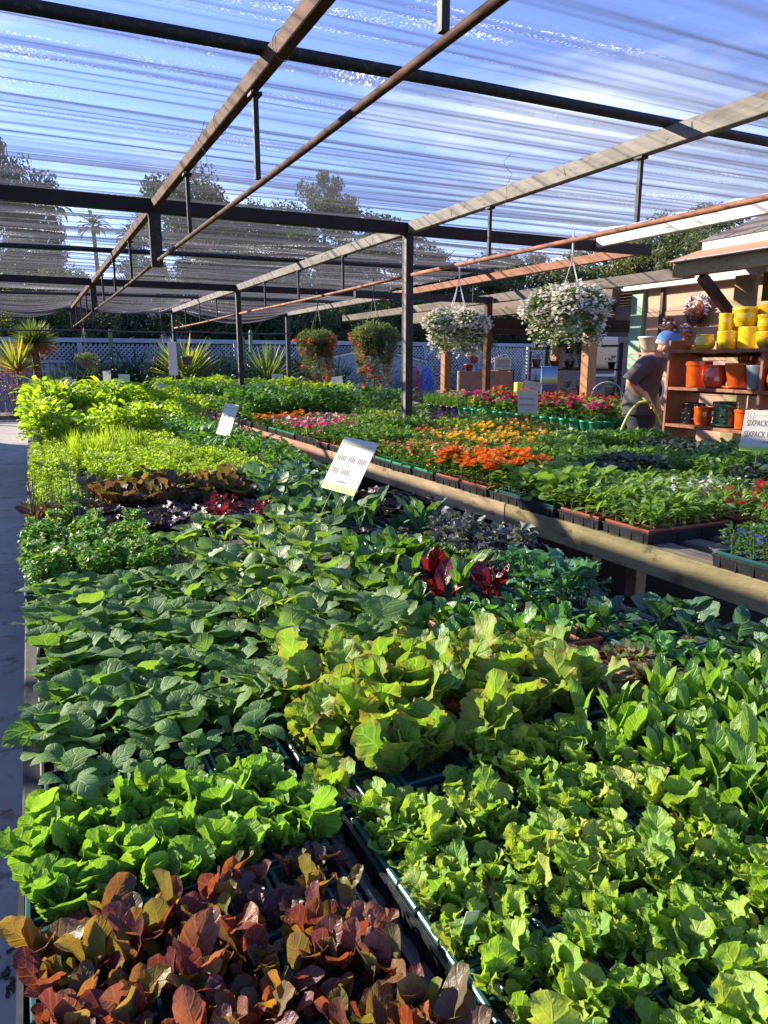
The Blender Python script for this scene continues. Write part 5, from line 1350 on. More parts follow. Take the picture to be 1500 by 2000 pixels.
def blooms(n, rx, rz, droop, seed, size, fn=disc, low=.35, cl=3, emin=-1, emax=1, taper=.2):
    def f(zrim):
        r = random.Random(seed); mb = MB()
        for i in range(n):
            a = r.uniform(0, 6.28); e = r.uniform(emin, emax)
            lump = 1+.16*math.sin(3*a+seed)+.12*math.sin(5*a+2*seed)
            if e > -low: 
                rad = rx*lump*math.sqrt(max(0, 1-max(0, e)**2))*r.uniform(.92, 1.1); z = zrim+rz*max(e, -.2)*r.uniform(.9, 1.15)
            else:
                fr_ = r.random(); rad = rx*lump*r.uniform(.85, 1.08)*(1-taper*fr_); z = zrim-droop*fr_*(0.45+.55*abs(math.sin(2.5*a+seed)))
            for q in range(cl):
                fn(mb, (rad*math.cos(a)+r.gauss(0, .012), rad*math.sin(a)+r.gauss(0, .012), z+r.gauss(0, .012)), size*r.uniform(.8, 1.2), 0, r)
        return mb
    return f
basket('hanging basket thick with small white flowers, nearest the camera, on a white plastic hook', 3.22, 3.82, 1.73, .125, 'white_plastic', 'white_plastic', both(mound(4600, .23, .13, .22, 3, elow=-.5), trails(22, .22, .30, 5)), (blooms(900, .24, .14, .23, 3, .0095, cl=4), PM['white']), 'baskets of white flowers')
basket('hanging basket of white flowers beside the near steel post, more open with pot showing', 3.22, 5.2, 1.69, .13, 'white_plastic', 'white_plastic', both(mound(3600, .22, .11, .22, 8, elow=-.5), trails(26, .22, .34, 6)), (blooms(760, .23, .12, .27, 8, .0095, cl=4), PM['white']), 'baskets of white flowers')
basket('large grey green hanging basket trailing orange flowers, left of the near post', 3.22, 6.85, 1.62, .14, 'black_plastic', 'black_plastic', both(mound(5600, .245, .15, .46, 12, TLF, elow=-.9, taper=.5), trails(26, .20, .72, 4, 34)), (blooms(70, .25, .14, .52, 12, .014, low=-.1, cl=5, emax=.16, taper=.5), PM['coral']), 'baskets of orange flowers')
basket('smaller hanging basket with orange flowers trailing all round its black pot', 3.22, 8.45, 1.62, .15, 'black_plastic', 'black_plastic', both(mound(4400, .215, .14, .48, 15, TLF, elow=-.9, taper=.45), trails(24, .20, .66, 7, 34)), (blooms(90, .23, .13, .54, 15, .015, low=-.1, cl=5, emax=.3, taper=.45), PM['coral']), 'baskets of orange flowers')
basket('little hanging basket with yellow green foliage under the far brown truss', 1.02, 15.6, 1.44, .15, 'wire', 'black_plastic', mound(900, .22, .11, .12, 18), (blooms(30, .21, .10, .12, 18, .012, cl=2), PM['yellow']), 'small far baskets')
basket('empty looking olive pot hanging beside the far steel post', 3.30, 17.2, 1.48, .14, 'wire', 'black_plastic', mound(160, .11, .03, .02, 20), None, 'small far baskets')
# a dry root hanging on a string
t = thing('dry_root', 'pale dried root hanging on a string below the cloth', 'dried root', (2.55, 15.9, 0))
MB().tube([(0, 0, 1.93), (.03, 0, 1.90), (.035, .01, 1.82), (.045, 0, 1.72), (.02, 0, 1.64)], [.02, .025, .018, .014, .005], 7).obj('root', M['tan_wood'], t)
MB().tube([(0, 0, 1.93), (0, 0, ZB-.1)], .002, 4).obj('string', M['wire'], t)

# ------------------------------------------------------------------ pot shelf
sh = thing('pot_shelf', 'orange brown wooden shelf unit crowded with glazed pots', 'shelf', (5.12, 3.9, 0))
SX0, SX1, SY0, SY1 = 4.95, 5.33, 3.20, 4.56
def sp_(nm, c, d, parent=sh): return MB().box((c[0]-5.12, c[1]-3.9, c[2]), d, 0, .003).obj(nm, M['shelf_wood'], parent)
for y in (SY1-.012, 3.66): sp_('upright', (5.14, y, .79), (.40, .026, 1.56))
SHZ = (.49, .87, 1.18, 1.49)
for z in SHZ:
    n = 8; w = (SY1-SY0-.03)/n
    for k in range(n):
        MB().box((0, 0, 0), (.41, w-.004, .026), 0, .002).obj('board', M['shelf_wood'], sh, (5.135-5.12+random.Random(k+z).uniform(-.006, .006), SY0+w*(k+.5)-3.9, z-.014+random.Random(k*z).uniform(-.002, .002)))
    sp_('batten', (5.30, 3.9, z-.045), (.03, 1.3, .035))
def glaze(name, c): 
    return surf(name, tuple(v*.9 for v in c), tuple(min(1, v*1.1) for v in c), 6, .16, 0, 1, 0, .6, coat=.5)
GZ = {'yellow': glaze('yellow_glaze', (.68, .46, .015)), 'gold': glaze('golden_glaze', (.70, .36, .012)), 'orange': glaze('orange_glaze', (.66, .10, .012)), 'red': glaze('coral_glaze', (.60, .075, .025)), 'grey': glaze('grey_glaze', (.17, .20, .23)),
      'black': glaze('black_glaze', (.012, .012, .015)), 'green': glaze('dark_green_glaze', (.035, .11, .06)), 'blue': glaze('sky_blue_glaze', (.06, .36, .52)), 'navy': glaze('navy_glaze', (.02, .05, .10)), 'cream': glaze('cream_glaze', (.66, .55, .32)), 'maroon': glaze('maroon_glaze', (.10, .02, .02)), 'amber': glaze('amber_glaze', (.62, .26, .04))}
SHAPES = {
 'cyl': [(.0, 0), (.46, 0), (.48, .02), (.5, .96), (.49, 1), (.45, 1), (.43, .9), (.42, .15), (0, .15)],
 'taper': [(.0, 0), (.36, 0), (.38, .02), (.5, .97), (.49, 1), (.45, 1), (.43, .9), (.34, .15), (0, .15)],
 'belly': [(.0, 0), (.34, 0), (.40, .06), (.49, .35), (.5, .55), (.46, .85), (.43, .97), (.42, 1), (.39, 1), (.40, .85), (.38, .3), (0, .2)],
 'tulip': [(.0, 0), (.34, 0), (.38, .05), (.46, .3), (.47, .5), (.46, .75), (.5, .96), (.5, 1), (.46, 1), (.42, .75), (.40, .3), (0, .2)],
 'rim': [(.0, 0), (.40, 0), (.42, .03), (.46, .82), (.5, .84), (.5, .98), (.49, 1), (.45, 1), (.44, .84), (.40, .2), (0, .2)],
 'flare': [(.0, 0), (.30, 0), (.34, .04), (.44, .55), (.5, .93), (.51, .98), (.49, 1), (.46, .97), (.40, .55), (.3, .2), (0, .2)],
 'cup': [(.0, 0), (.22, 0), (.28, .03), (.42, .35), (.49, .75), (.5, 1), (.47, 1), (.46, .75), (.38, .3), (0, .2)],
 'bulb': [(.0, 0), (.36, 0), (.44, .08), (.5, .3), (.49, .5), (.43, .72), (.38, .86), (.41, .95), (.41, 1), (.37, 1), (.35, .86), (.40, .5), (0, .2)],
}
def pot(label, shape, col, y, z, d, h, x=5.06, square=False, holes=False, saucer=False, tilt=None, group='glazed pots on the shelf', sticker=False):
    t = thing('glazed_pot', label, 'pot', (x, y, z), random.Random(y*31+z).uniform(-.4, .4), group)
    pf = []
    SP = SHAPES[shape]
    for a_, b_ in zip(SP[:-1], SP[1:]):
        pf.append(a_)
        if abs(b_[1]-a_[1]) > .12:
            for t_ in (.06, .94): pf.append((a_[0]+(b_[0]-a_[0])*t_, a_[1]+(b_[1]-a_[1])*t_))
    pf.append(SP[-1])
    MB().lathe([(r*d, q*h) for r, q in pf], 4 if square else 28, smooth=not square).obj('pot_body', GZ[col], t)
    if holes:
        m = MB()
        for k in range(9):
            for q in range(3):
                a = 6.283*(k+.5*(q % 2))/9; rr_ = d*.49
                Mx = Euler((PI/2, 0, a+PI/2)).to_matrix().to_4x4()
                m.lathe([(.0, .0), (.011, .0), (.011, .003), (.0, .003)], 8)
                V = m.V[-1]; A = np.array(Matrix.Translation((rr_*math.cos(a), rr_*math.sin(a), h*(.25+.24*q))) @ Euler((0, PI/2, 0)).to_matrix().to_4x4()); 
                Rz = np.array(Matrix.Translation((rr_*math.cos(a), rr_*math.sin(a), h*(.25+.24*q))) @ Euler((0, 0, a)).to_matrix().to_4x4() @ Euler((0, PI/2, 0)).to_matrix().to_4x4())
                m.V[-1] = (V @ Rz[:3, :3].T + Rz[:3, 3]).astype(np.float32)
        m.obj('drain_hole', M['black_plastic'], t)
    if saucer:
        MB().lathe([(0, -.0), (d*.44, 0), (d*.55, .012), (d*.56, .022), (d*.53, .022), (d*.5, .006)], 28).obj('saucer', GZ[col], t)
    if sticker:
        MB().box((-.44*d, 0, h*.5), (.003, .03, .02)).obj('price_sticker', M['sign_white'], t)
    return t
zt = SHZ[3]+.002
pot('bulging yellow pot at the left end of the top shelf', 'bulb', 'yellow', 4.28, zt, .165, 0.119, 5.04)
pot('tiny dark yellow pots dish beside the shelf upright', 'cyl', 'gold', 4.46, zt, .10, 0.036, 5.16)
pot('plain yellow cylinder pot, second on the top shelf', 'cyl', 'yellow', 4.11, zt, .16, 0.144, 5.10)
pot('small yellow cup pot in front of the yellow cylinder', 'cup', 'yellow', 4.02, zt, .115, 0.072, 4.985)
pot('larger yellow cylinder under the stacked pots', 'cyl', 'yellow', 3.92, zt, .18, 0.169, 5.12)
pot('tall yellow pot below the stacked tulip pot', 'cyl', 'yellow', 3.74, zt, .165, 0.126, 5.08)
pot('second small yellow cup at the front shelf edge', 'cup', 'yellow', 3.69, zt, .125, 0.072, 4.985)
pot('slim yellow vase stacked on the left', 'tulip', 'yellow', 4.14, zt+0.145, .125, 0.137, 5.11)
pot('wide yellow vase stacked in the middle', 'tulip', 'yellow', 3.985, zt+0.171, .185, 0.137, 5.13, sticker=True)
pot('yellow tulip shaped pot balanced on the tall one', 'tulip', 'yellow', 3.735, zt+0.127, .165, 0.122, 5.07, sticker=True)
pot('golden yellow cylinder behind the stack', 'cyl', 'gold', 3.86, zt, .20, 0.360, 5.26)
pot('golden pot at the back right of the top shelf', 'cyl', 'gold', 3.63, zt, .22, 0.331, 5.25)
pot('yellow pot topping the pile at the back left', 'taper', 'yellow', 4.08, zt, .22, 0.331, 5.26)
pot('big golden planter at the right end of the top shelf', 'cyl', 'gold', 3.42, zt, .26, 0.302, 5.20)
pot('coral red jar with a collar on the top shelf', 'bulb', 'red', 3.565, zt, .18, 0.151, 5.02)
pot('short yellow pot tucked between the bulging pot and cylinder', 'taper', 'yellow', 4.20, zt, .13, .12, 5.20)
pot('yellow cup perched at the back of the top shelf', 'tulip', 'gold', 4.24, zt+.12, .14, .15, 5.24)
pot('yellow pot beside the coral jar', 'cyl', 'yellow', 3.45, zt, .15, .16, 5.03)
pot('yellow vase at the very right of the top shelf', 'tulip', 'yellow', 3.32, zt, .16, .24, 5.05)
z2_ = SHZ[2]+.002
pot('orange pot with straight rim at the left of the second shelf', 'rim', 'orange', 4.33, z2_, .215, .215, 5.06)
pot('coral belly shaped jar, second on that shelf', 'bulb', 'red', 4.13, z2_, .185, .185, 5.02)
pot('wide orange pot with saucer in the shelf middle', 'flare', 'orange', 3.925, z2_, .225, .20, 5.05, saucer=True)
pot('matte grey blue tapered pot among orange ones', 'taper', 'grey', 3.745, z2_, .185, .185, 5.03)
pot('low round orange red pot right of the grey one', 'belly', 'orange', 3.565, z2_, .21, .165, 5.05)
pot('orange square topped pot at the back of the second shelf', 'rim', 'orange', 3.99, z2_, .19, .26, 5.24)
pot('orange pot in the back corner of the second shelf', 'rim', 'red', 3.45, z2_, .20, .27, 5.2)
z3_ = SHZ[1]+.002
pot('glossy black pot with punched holes at the left', 'cyl', 'black', 4.36, z3_, .19, .175, 5.08, holes=True)
pot('orange vase standing beside the black pot', 'tulip', 'orange', 4.21, z3_, .155, .155, 5.02)
pot('dark green orchid pot with punched holes and saucer', 'cyl', 'green', 4.02, z3_, .185, .185, 5.05, holes=True, saucer=True)
pot('small orange cylinder beside the green orchid pot', 'rim', 'orange', 3.83, z3_, .155, .155, 5.03)
pot('black pot at the back of the third shelf', 'rim', 'black', 4.18, z3_, .20, .19, 5.24)
pot('amber pot at the right of the third shelf', 'taper', 'amber', 3.62, z3_, .17, .17, 5.05)
z4_ = SHZ[0]+.002
pot('sky blue cylinder on the lowest shelf', 'cyl', 'blue', 4.22, z4_, .21, .22, 5.06)
pot('cream and amber pot beside the blue cylinder', 'cyl', 'cream', 4.03, z4_, .17, .17, 5.03)
pot('navy blue planter with pale rim on the lowest shelf', 'bulb', 'navy', 3.82, z4_, .22, .23, 5.16)
pot('small square yellow pot in front of the navy planter', 'taper', 'yellow', 3.85, z4_, .13, .14, 4.99)
pot('maroon pot under the big sign', 'belly', 'maroon', 3.62, z4_, .18, .16, 5.04)
pot('coral red bulb pot half behind the big sign', 'bulb', 'red', 3.47, z4_, .14, .17, 5.0)
pot('orange pot at the right end of the lowest shelf', 'rim', 'orange', 3.36, z4_, .13, .17, 5.0)

# ------------------------------------------------------------------ wall masks and painted pot
TM = {'white': glaze('white_ceramic', (.72, .72, .70)), 'terra': glaze('painted_terracotta', (.55, .16, .05)), 'blue': glaze('blue_ceramic', (.10, .22, .48)), 'dark': glaze('dark_ceramic', (.04, .025, .025))}
def mask(label, y, z, r, face, rays, n, name='wall_mask', beard=False):
    t = thing(name, label, 'wall mask', (7.15, y, z), 0, 'painted ceramic masks on the shop wall')
    Mx = Euler((0, -PI/2, 0)).to_matrix().to_4x4()
    fm = MB().lathe([(0, .060*r/.18), (.3*r, .056*r/.18), (.46*r, .036*r/.18), (.54*r, 0), (0, 0)], 22)
    # nose, brows, cheeks, mouth (local: +x up the wall after turning)
    o = fm.obj('face', TM[face], t, M=Mx)
    MB().lathe([(0, .05), (.022, .03), (.03, 0), (0, 0)], 8, (-.05*r/.18, 0, .065*r/.18)).obj('nose', TM[face], o)
    for s in (-1, 1):
        MB().lathe([(0, .014), (.020, .006), (.026, 0), (0, 0)], 10, (.055*r/.18, s*.045*r/.18, .060*r/.18)).obj('eye', TM['white'], o)
        MB().lathe([(0, .02), (.025, .008), (.032, 0), (0, 0)], 10, (-.045*r/.18, s*.06*r/.18, .050*r/.18)).obj('cheek', TM[face], o)
    MB().tube([(-.085*r/.18, -.035*r/.18, .055*r/.18), (-.092*r/.18, 0, .068*r/.18), (-.085*r/.18, .035*r/.18, .055*r/.18)], .008, 6).obj('mouth', TM['dark'], o)
    for k in range(n):
        a = 6.283*k/n
        if beard and math.cos(a) < -.55: col = 'dark'
        else: col = rays[k % len(rays)]
        ca, sa = math.cos(a), math.sin(a); tx, ty = -sa, ca
        P = [(.58*r*ca+.10*r*tx*1.6, .58*r*sa+.10*r*ty*1.6, .01), (.58*r*ca-.10*r*tx*1.6, .58*r*sa-.10*r*ty*1.6, .01), (r*ca, r*sa, .02), (.75*r*ca, .75*r*sa, .045)]
        MB().add(P, [(1, 0, 3), (0, 2, 3), (2, 1, 3), (0, 1, 2)]).obj('ray', TM[col], t, M=Mx)
    return t
mask('big sun face mask with white and blue rays on the plank wall', 6.22, 1.99, .20, 'terra', ('white', 'white', 'blue'), 26, beard=True)
mask('smaller dark rimmed sun mask above the blue cap', 6.62, 1.80, .15, 'terra', ('dark', 'terra', 'white'), 20)
t = thing('ceramic_fish', 'small painted ceramic lizard plaque beside the smaller sun mask', 'wall plaque', (7.15, 6.36, 1.74))
m = MB()
for k, (dy, dz, s) in enumerate(((0, .06, .05), (0, 0, .06), (.0, -.07, .05))):
    m.lathe([(0, .03), (s*.6, .022), (s, 0)], 10, (dz, dy, 0))
m.obj('body', TM['terra'], t, M=Euler((0, -PI/2, 0)).to_matrix().to_4x4())
for k in range(6):
    s = -1 if k % 2 else 1
    MB().tube([(-.01, 0, .05-.05*(k//2)), (-.02, s*.06, .07-.05*(k//2)), (-.01, s*.095, .055-.05*(k//2))], [.016, .013, .009], 6).obj('limb', TM[('white', 'blue', 'terra')[k//2]], t)
t = thing('painted_pot', 'cream pot painted with green and red blotches on a wall ledge', 'pot', (6.98, 6.75, 1.50))
MB().lathe([(0, 0), (.085, 0), (.10, .03), (.125, .16), (.14, .17), (.14, .195), (.12, .195), (.11, .1), (0, .1)], 24).obj('pot_body', surf('painted_cream', (.66, .60, .42), (.60, .56, .40), 20, .3, c2=(.35, .06, .05)), t)
MB().lathe([(.127, .165), (.146, .172), (.146, .19), (.13, .196)], 24).obj('rim', TM['white'], t)
tag(MB().box((7.03, 6.75, 1.485), (.30, .42, .028), 0, .003).obj('wall_ledge', M['siding']), 'small wooden ledge holding the painted pot', 'ledge')

# ------------------------------------------------------------------ man watering
MO = Vector((5.20, 5.085, 0)); MF = Vector((.698, -.716, 0)); MS = Vector((.716, .698, 0))
def L2W(p): return tuple(MF*p[0]+MS*p[1]+Vector((0, 0, p[2])))
man = thing('person', 'bent man in blue cap, dark grey shirt and gloves watering with a hose', 'person', MO)
M['skin'] = surf('skin', (.50, .25, .16), (.44, .20, .12), 12, .5, .1, 80)
M['shirt'] = surf('shirt', (.070, .066, .068), (.105, .10, .10), 9, .9, .6, 16)
M['shorts'] = surf('shorts', (.018, .020, .028), (.03, .032, .042), 9, .9, .5, 16)
M['cap'] = surf('cap_cloth', (.07, .19, .46), (.10, .25, .54), 12, .85, .4, 40)
M['glove'] = surf('glove', (.55, .46, .27), (.46, .38, .22), 14, .9, .5, 60)
M['beard'] = surf('beard', (.42, .38, .33), (.30, .27, .24), 60, .95, .6, 120)
M['shoe'] = surf('shoe', (.06, .05, .045), (.09, .08, .07), 12, .8)
def skin_mesh(name, V, E, Rr, mat, parent, sub=2, root=0):
    me = bpy.data.meshes.new(name)
    me.from_pydata([L2W(v) for v in V], E, [])
    o = bpy.data.objects.new(name+'_tmp', me); COL.objects.link(o)
    o.modifiers.new('s', 'SKIN'); s = o.modifiers.new('d', 'SUBSURF'); s.levels = sub
    for i, sv in enumerate(me.skin_vertices[0].data):
        r = Rr[i]; sv.radius = r if hasattr(r, '__len__') else (r, r); sv.use_root = (i == root)
    dg = bpy.context.evaluated_depsgraph_get()
    m2 = bpy.data.meshes.new_from_object(o.evaluated_get(dg))
    bpy.data.objects.remove(o)
    m2.materials.clear(); m2.materials.append(mat)
    for p in m2.polygons: p.use_smooth = True
    return inst(name, m2, parent)
BV = [(0, 0, .95), (.0, 0, 1.10), (.03, 0, 1.26), (.08, 0, 1.38), (.125, 0, 1.43), (.165, 0, 1.475), (.20, 0, 1.53), (.205, 0, 1.60),
      (.03, -.10, 1.385), (.0, -.185, 1.37), (-.07, -.225, 1.28), (-.115, -.23, 1.205), (-.04, -.235, 1.14), (.035, -.225, 1.085),
      (.06, .10, 1.385), (.06, .185, 1.37), (.08, .22, 1.24), (.10, .21, 1.13), (.13, .15, 1.05), (.15, .09, .985),
      (0, -.09, .90), (.015, -.10, .70), (.03, -.105, .50), (.0, -.105, .28), (-.02, -.105, .09), (0, .09, .90), (.03, .10, .70), (.05, .105, .50), (.02, .105, .28), (.0, .105, .09)]
BE = [(0, 1), (1, 2), (2, 3), (3, 4), (4, 5), (5, 6), (6, 7), (3, 8), (8, 9), (9, 10), (10, 11), (11, 12), (12, 13), (3, 14), (14, 15), (15, 16), (16, 17), (17, 18), (18, 19), (0, 20), (20, 21), (21, 22), (22, 23), (23, 24), (0, 25), (25, 26), (26, 27), (27, 28), (28, 29)]
BR = [.125, .12, .125, .095,   .064, .064, .098, .080, .075, .062, .050, .044, .042, .034, .075, .062, .050, .044, .042, .034, .095, .082, .062, .058, .045, .095, .082, .062, .058, .045]
skin_mesh('body', BV, BE, BR, M['skin'], man)
def smooth_pts(P, n=4):
    out = []
    for i in range(len(P)-1):
        p0, p1, p2, p3 = [Vector(P[max(0, min(len(P)-1, i+k))]) for k in (-1, 0, 1, 2)]
        for q in range(n):
            t = q/n
            out.append(0.5*((2*p1)+(-p0+p2)*t+(2*p0-5*p1+4*p2-p3)*t*t+(-p0+3*p1-3*p2+p3)*t**3))
    out.append(Vector(P[-1])); return out
def loft(secs, n=24, fold=.006, seed=1, cap=False):
    """elliptical sections (f, s, z, rf, rs) joined into a cloth tube with shallow folds"""
    r = random.Random(seed); ph = [r.uniform(0, 6) for _ in range(4)]
    V, F = [], []
    for i, (f, s, z, rf, rs) in enumerate(secs):
        for k in range(n):
            a_ = 6.283*k/n
            w = fold*(math.sin(3*a_+z*22+ph[0])+.7*math.sin(7*a_-z*31+ph[1])+.5*math.sin(z*55+2*a_+ph[2]))
            V.append(L2W((f+(rf+w)*math.cos(a_), s+(rs+w)*math.sin(a_), z+.4*w)))
    for i in range(len(secs)-1):
        for k in range(n): F.append((i*n+k, i*n+(k+1) % n, (i+1)*n+(k+1) % n, (i+1)*n+k))
    return V, F
def dense(secs, m=4):
    out = []
    for a_, b_ in zip(secs[:-1], secs[1:]):
        for q in range(m): out.append(tuple(x+(y-x)*q/m for x, y in zip(a_, b_)))
    return out+[secs[-1]]
mb = MB()
V, F = loft(dense([(-.012, 0, .905, .158, .195), (-.012, 0, .98, .152, .190), (-.005, 0, 1.08, .148, .182), (.012, 0, 1.20, .150, .190), (.034, 0, 1.29, .150, .205), (.052, 0, 1.345, .140, .205), (.068, 0, 1.385, .118, .175), (.088, 0, 1.412, .092, .120), (.108, 0, 1.435, .074, .082)]), 30)
mb.add(V, F, 0, smooth=True)
for s in (-1, 1):
    P = [(.045, s*.12, 1.375), (.02, s*.175, 1.352), (-.03, s*.212, 1.315), (-.07, s*.228, 1.268), (-.107, s*.234, 1.212)] if s < 0 else [(.055, .12, 1.375), (.062, .175, 1.352), (.07, .212, 1.31), (.078, .228, 1.26), (.088, .232, 1.20)]
    mb.tube([L2W(p_) for p_ in smooth_pts(P, 3)], [.088, .087, .086, .084, .082, .079, .077, .075, .073, .072, .073, .076, .078], 14, 0, False)
mb.obj('shirt', M['shirt'], man)
mb = MB()
V, F = loft(dense([(0, 0, .96, .135, .165), (.0, 0, .90, .142, .178), (.004, 0, .82, .140, .185), (.008, 0, .77, .10, .16)]), 26, .004, 3)
mb.add(V, F, 0, smooth=True)
for s in (-1, 1):
    V, F = loft(dense([(.002, s*.085, .87, .118, .098), (.012, s*.098, .76, .112, .098), (.022, s*.104, .655, .108, .098)]), 20, .004, 5+s)
    mb.add(V, F, 0, smooth=True)
mb.obj('shorts', M['shorts'], man)
for s in (-1, 1):
    skin_mesh('shoe', [(-.05, s*.105, .045), (.04, s*.107, .045), (.15, s*.11, .035)], [(0, 1), (1, 2)], [.05, .048, .036], M['shoe'], man)
# cap, hair, ear, nose, beard, collar
hd = Matrix.Translation(L2W((.203, 0, 1.555))) @ Matrix((( *MF,), (*MS,), (0, 0, 1))).transposed().to_4x4() @ Euler((0, R(22), 0)).to_matrix().to_4x4()
capm = MB().lathe([(.103, .0), (.104, .03), (.098, .062), (.078, .092), (.045, .108), (0, .112)], 22)
capm.V[-1][:, 0] *= 1.10
capo = capm.obj('cap', M['cap'], man, M=hd)
bm_ = MB(); n_ = 9
pts = [(.075+.09*math.cos(a), .085*math.sin(a), .012-.02*math.cos(a)) for a in np.linspace(-PI/2, PI/2, n_)]
inn = [(.06, .09*math.sin(a), .02) for a in np.linspace(-PI/2, PI/2, n_)]
bm_.add(pts+inn+[(p[0], p[1], p[2]-.006) for p in pts], [(i, i+1, n_+i+1, n_+i) for i in range(n_-1)]+[(2*n_+i+1, 2*n_+i, n_+i, n_+i+1) for i in range(n_-1)])
bm_.obj('brim', M['cap'], capo, M=Matrix.Identity(4))
MB().lathe([(0, .012), (.018, .010), (.026, 0), (.02, -.008), (0, -.008)], 12).obj('ear', M['skin'], man, M=hd @ Matrix.Translation((-.01, -.092, -.045)) @ Euler((PI/2, 0, 0)).to_matrix().to_4x4() @ Matrix.Diagonal((.8, 1.15, 1, 1)))
MB().lathe([(0, .035), (.010, .025), (.019, 0), (0, 0)], 10).obj('nose', M['skin'], man, M=hd @ Matrix.Translation((.088, 0, -.055)) @ Euler((0, R(100), 0)).to_matrix().to_4x4())
for s in (-1, 1):
    e = MB().lathe([(0, .008), (.008, .006), (.011, 0), (0, 0)], 10).obj('eye', TM['white'], man, M=hd @ Matrix.Translation((.083, s*.034, -.028)) @ Euler((0, R(90), 0)).to_matrix().to_4x4())
    MB().lathe([(0, .0085), (.0045, .0078), (0, .004)], 8).obj('pupil', TM['dark'], e)
MB().lathe([(0, -.052), (.045, -.046), (.072, -.020), (.078, .012), (.070, .018), (0, .012)], 16).obj('beard', M['beard'], man, M=hd @ Matrix.Translation((.022, 0, -.098)) @ Matrix.Diagonal((1.0, .9, .9, 1)))
MB().tube([L2W((.035, -.06, 1.445)), L2W((.10, -.085, 1.42)), L2W((.16, -.05, 1.385))], [.016, .020, .012], 6).obj('collar', M['shirt'], man)
MB().lathe([(.101, .004), (.103, -.012), (.099, -.034), (.088, -.036)], 18).obj('hair', M['beard'], man, M=hd @ Matrix.Translation((-.012, 0, 0)) @ Matrix.Diagonal((.98, .97, 1, 1)))
def glove(wr, palm, dirs, curl, thumb, label=None):
    """palm and five bent fingers; wr = wrist, palm = knuckle centre"""
    V, E, Rr = [], [], []
    def chain(ps, rs):
        b = len(V); V.extend(ps); Rr.extend(rs); E.extend([(b+i, b+i+1) for i in range(len(ps)-1)])
    w, p = Vector(wr), Vector(palm)
    ax = (p-w).normalized(); sd = Vector(dirs).normalized()
    o = None
    g_ = bpy.data.objects.new('glove', None)
    chain([tuple(w-ax*.05), tuple(w), tuple(w+(p-w)*.6), tuple(p)], [.036, .036, (.044, .030), (.044, .026)])
    root = skin_mesh('glove', V, E, Rr, M['glove'], man)
    cv = Vector(curl).normalized()
    for k, (L_, of) in enumerate(((.062, -.033), (.072, -.011), (.068, .011), (.054, .032))):
        b0 = p+sd*of-ax*.02; b1 = b0+ax*(L_*.5+.02); b2 = b1+(ax*.2+cv*.9).normalized()*L_*.45; b3 = b2+(cv*.75-ax*.65).normalized()*L_*.38
        skin_mesh('finger', [tuple(b0), tuple(b1), tuple(b2), tuple(b3)], [(0, 1), (1, 2), (2, 3)], [.0115, .0115, .0105, .009], M['glove'], root, 1)
    t0 = w+(p-w)*.35+sd*-.035; th = Vector(thumb).normalized()
    skin_mesh('thumb', [tuple(t0), tuple(t0+th*.035), tuple(t0+(th*.6+cv*.6).normalized()*.062)], [(0, 1), (1, 2)], [.014, .013, .010], M['glove'], root, 1)
    return root
glove((.035, -.225, 1.085), (.075, -.215, 1.03), (.4, -.8, .1), (.2, .4, -.8), (.7, .1, -.3))
glove((.15, .09, .985), (.155, .045, .935), (.9, .1, .1), (-.1, -.6, -.7), (.2, -.7, -.2))
M['hose'] = surf('hose_rubber', (.42, .52, .08), (.50, .60, .12), 14, .4, .1, 60)
hp = [(-.32, -.20, .03), (-.28, -.21, .25), (-.215, -.215, .52), (-.165, -.22, .72), (-.10, -.225, .90), (-.03, -.225, 1.005), (.04, -.222, 1.03), (.095, -.215, 1.01), (.135, -.19, .94), (.17, -.12, .86), (.22, -.06, .78), (.27, .12, .70), (.36, .16, .66), (.46, .12, .68), (.52, .04, .60), (.50, .0, .30), (.46, .1, .03)]
o = MB().tube([Vector(L2W(p)) for p in smooth_pts(hp)], .0135, 8).obj('garden_hose', M['hose'], None, loc=MO)
tag(o, 'lime green garden hose held in the bent man\'s glove', 'hose')

# ------------------------------------------------------------------ things under the patio
t = thing('picture_board', 'small picture of blue sky over a yellow green field, standing on a box', 'picture', (6.08, 7.55, 1.10), R(-46))
m, n, l, p = new_mat('landscape_print')
co = n.new('ShaderNodeTexCoord'); spx = n.new('ShaderNodeSeparateXYZ'); l.new(co.outputs['Object'], spx.inputs[0])
zz = mth(n, l, 'ADD', mth(n, l, 'MULTIPLY', spx.outputs[2], 4.3), mth(n, l, 'MULTIPLY', noise(n, l, 14, 4), .14))
l.new(ramp(n, l, zz, [(0.10, (.20, .34, .04)), (0.30, (.55, .55, .10)), (0.42, (.70, .72, .60)), (0.48, (.30, .55, .75)), (1.0, (.06, .24, .60))]), p.inputs['Base Color'])
MB().box((0, 0, .115), (.21, .012, .23), 0, .006).obj('board', m, t)
tag(MB().box((6.08, 7.62, .98), (.24, .18, .235), 0, .004).obj('purple_box', surf('purple_card', (.05, .04, .14), (.08, .06, .19), 9, .6)), 'dark purple box under the landscape picture', 'box')
tag(MB().box((6.08, 7.62, .86), (.45, .45, .01)).obj('display_plinth', M['grey_wood']), 'grey board under the purple box behind the geraniums', 'board')
for x, y, lab in ((5.82, 7.85, 'yellow seed box at the left of the purple box'), (5.93, 7.72, 'yellow seed box against the purple box')):
    tag(MB().box((x, y, 1.0), (.10, .08, .24), 0, .004).obj('seed_box', plain('yellow_card_'+str(x), (.70, .56, .05), .5)), lab, 'box')
t = thing('wooden_cart', 'brown wooden box cart behind the far steel post', 'cart', (6.85, 10.2, 0), R(-30))
MB().box((0, -.26, 1.05), (.86, .03, .36), 0, .004).obj('side_board', M['red_wood'], t); MB().box((0, .26, 1.05), (.86, .03, .36), 0, .004).obj('side_board', M['red_wood'], t)
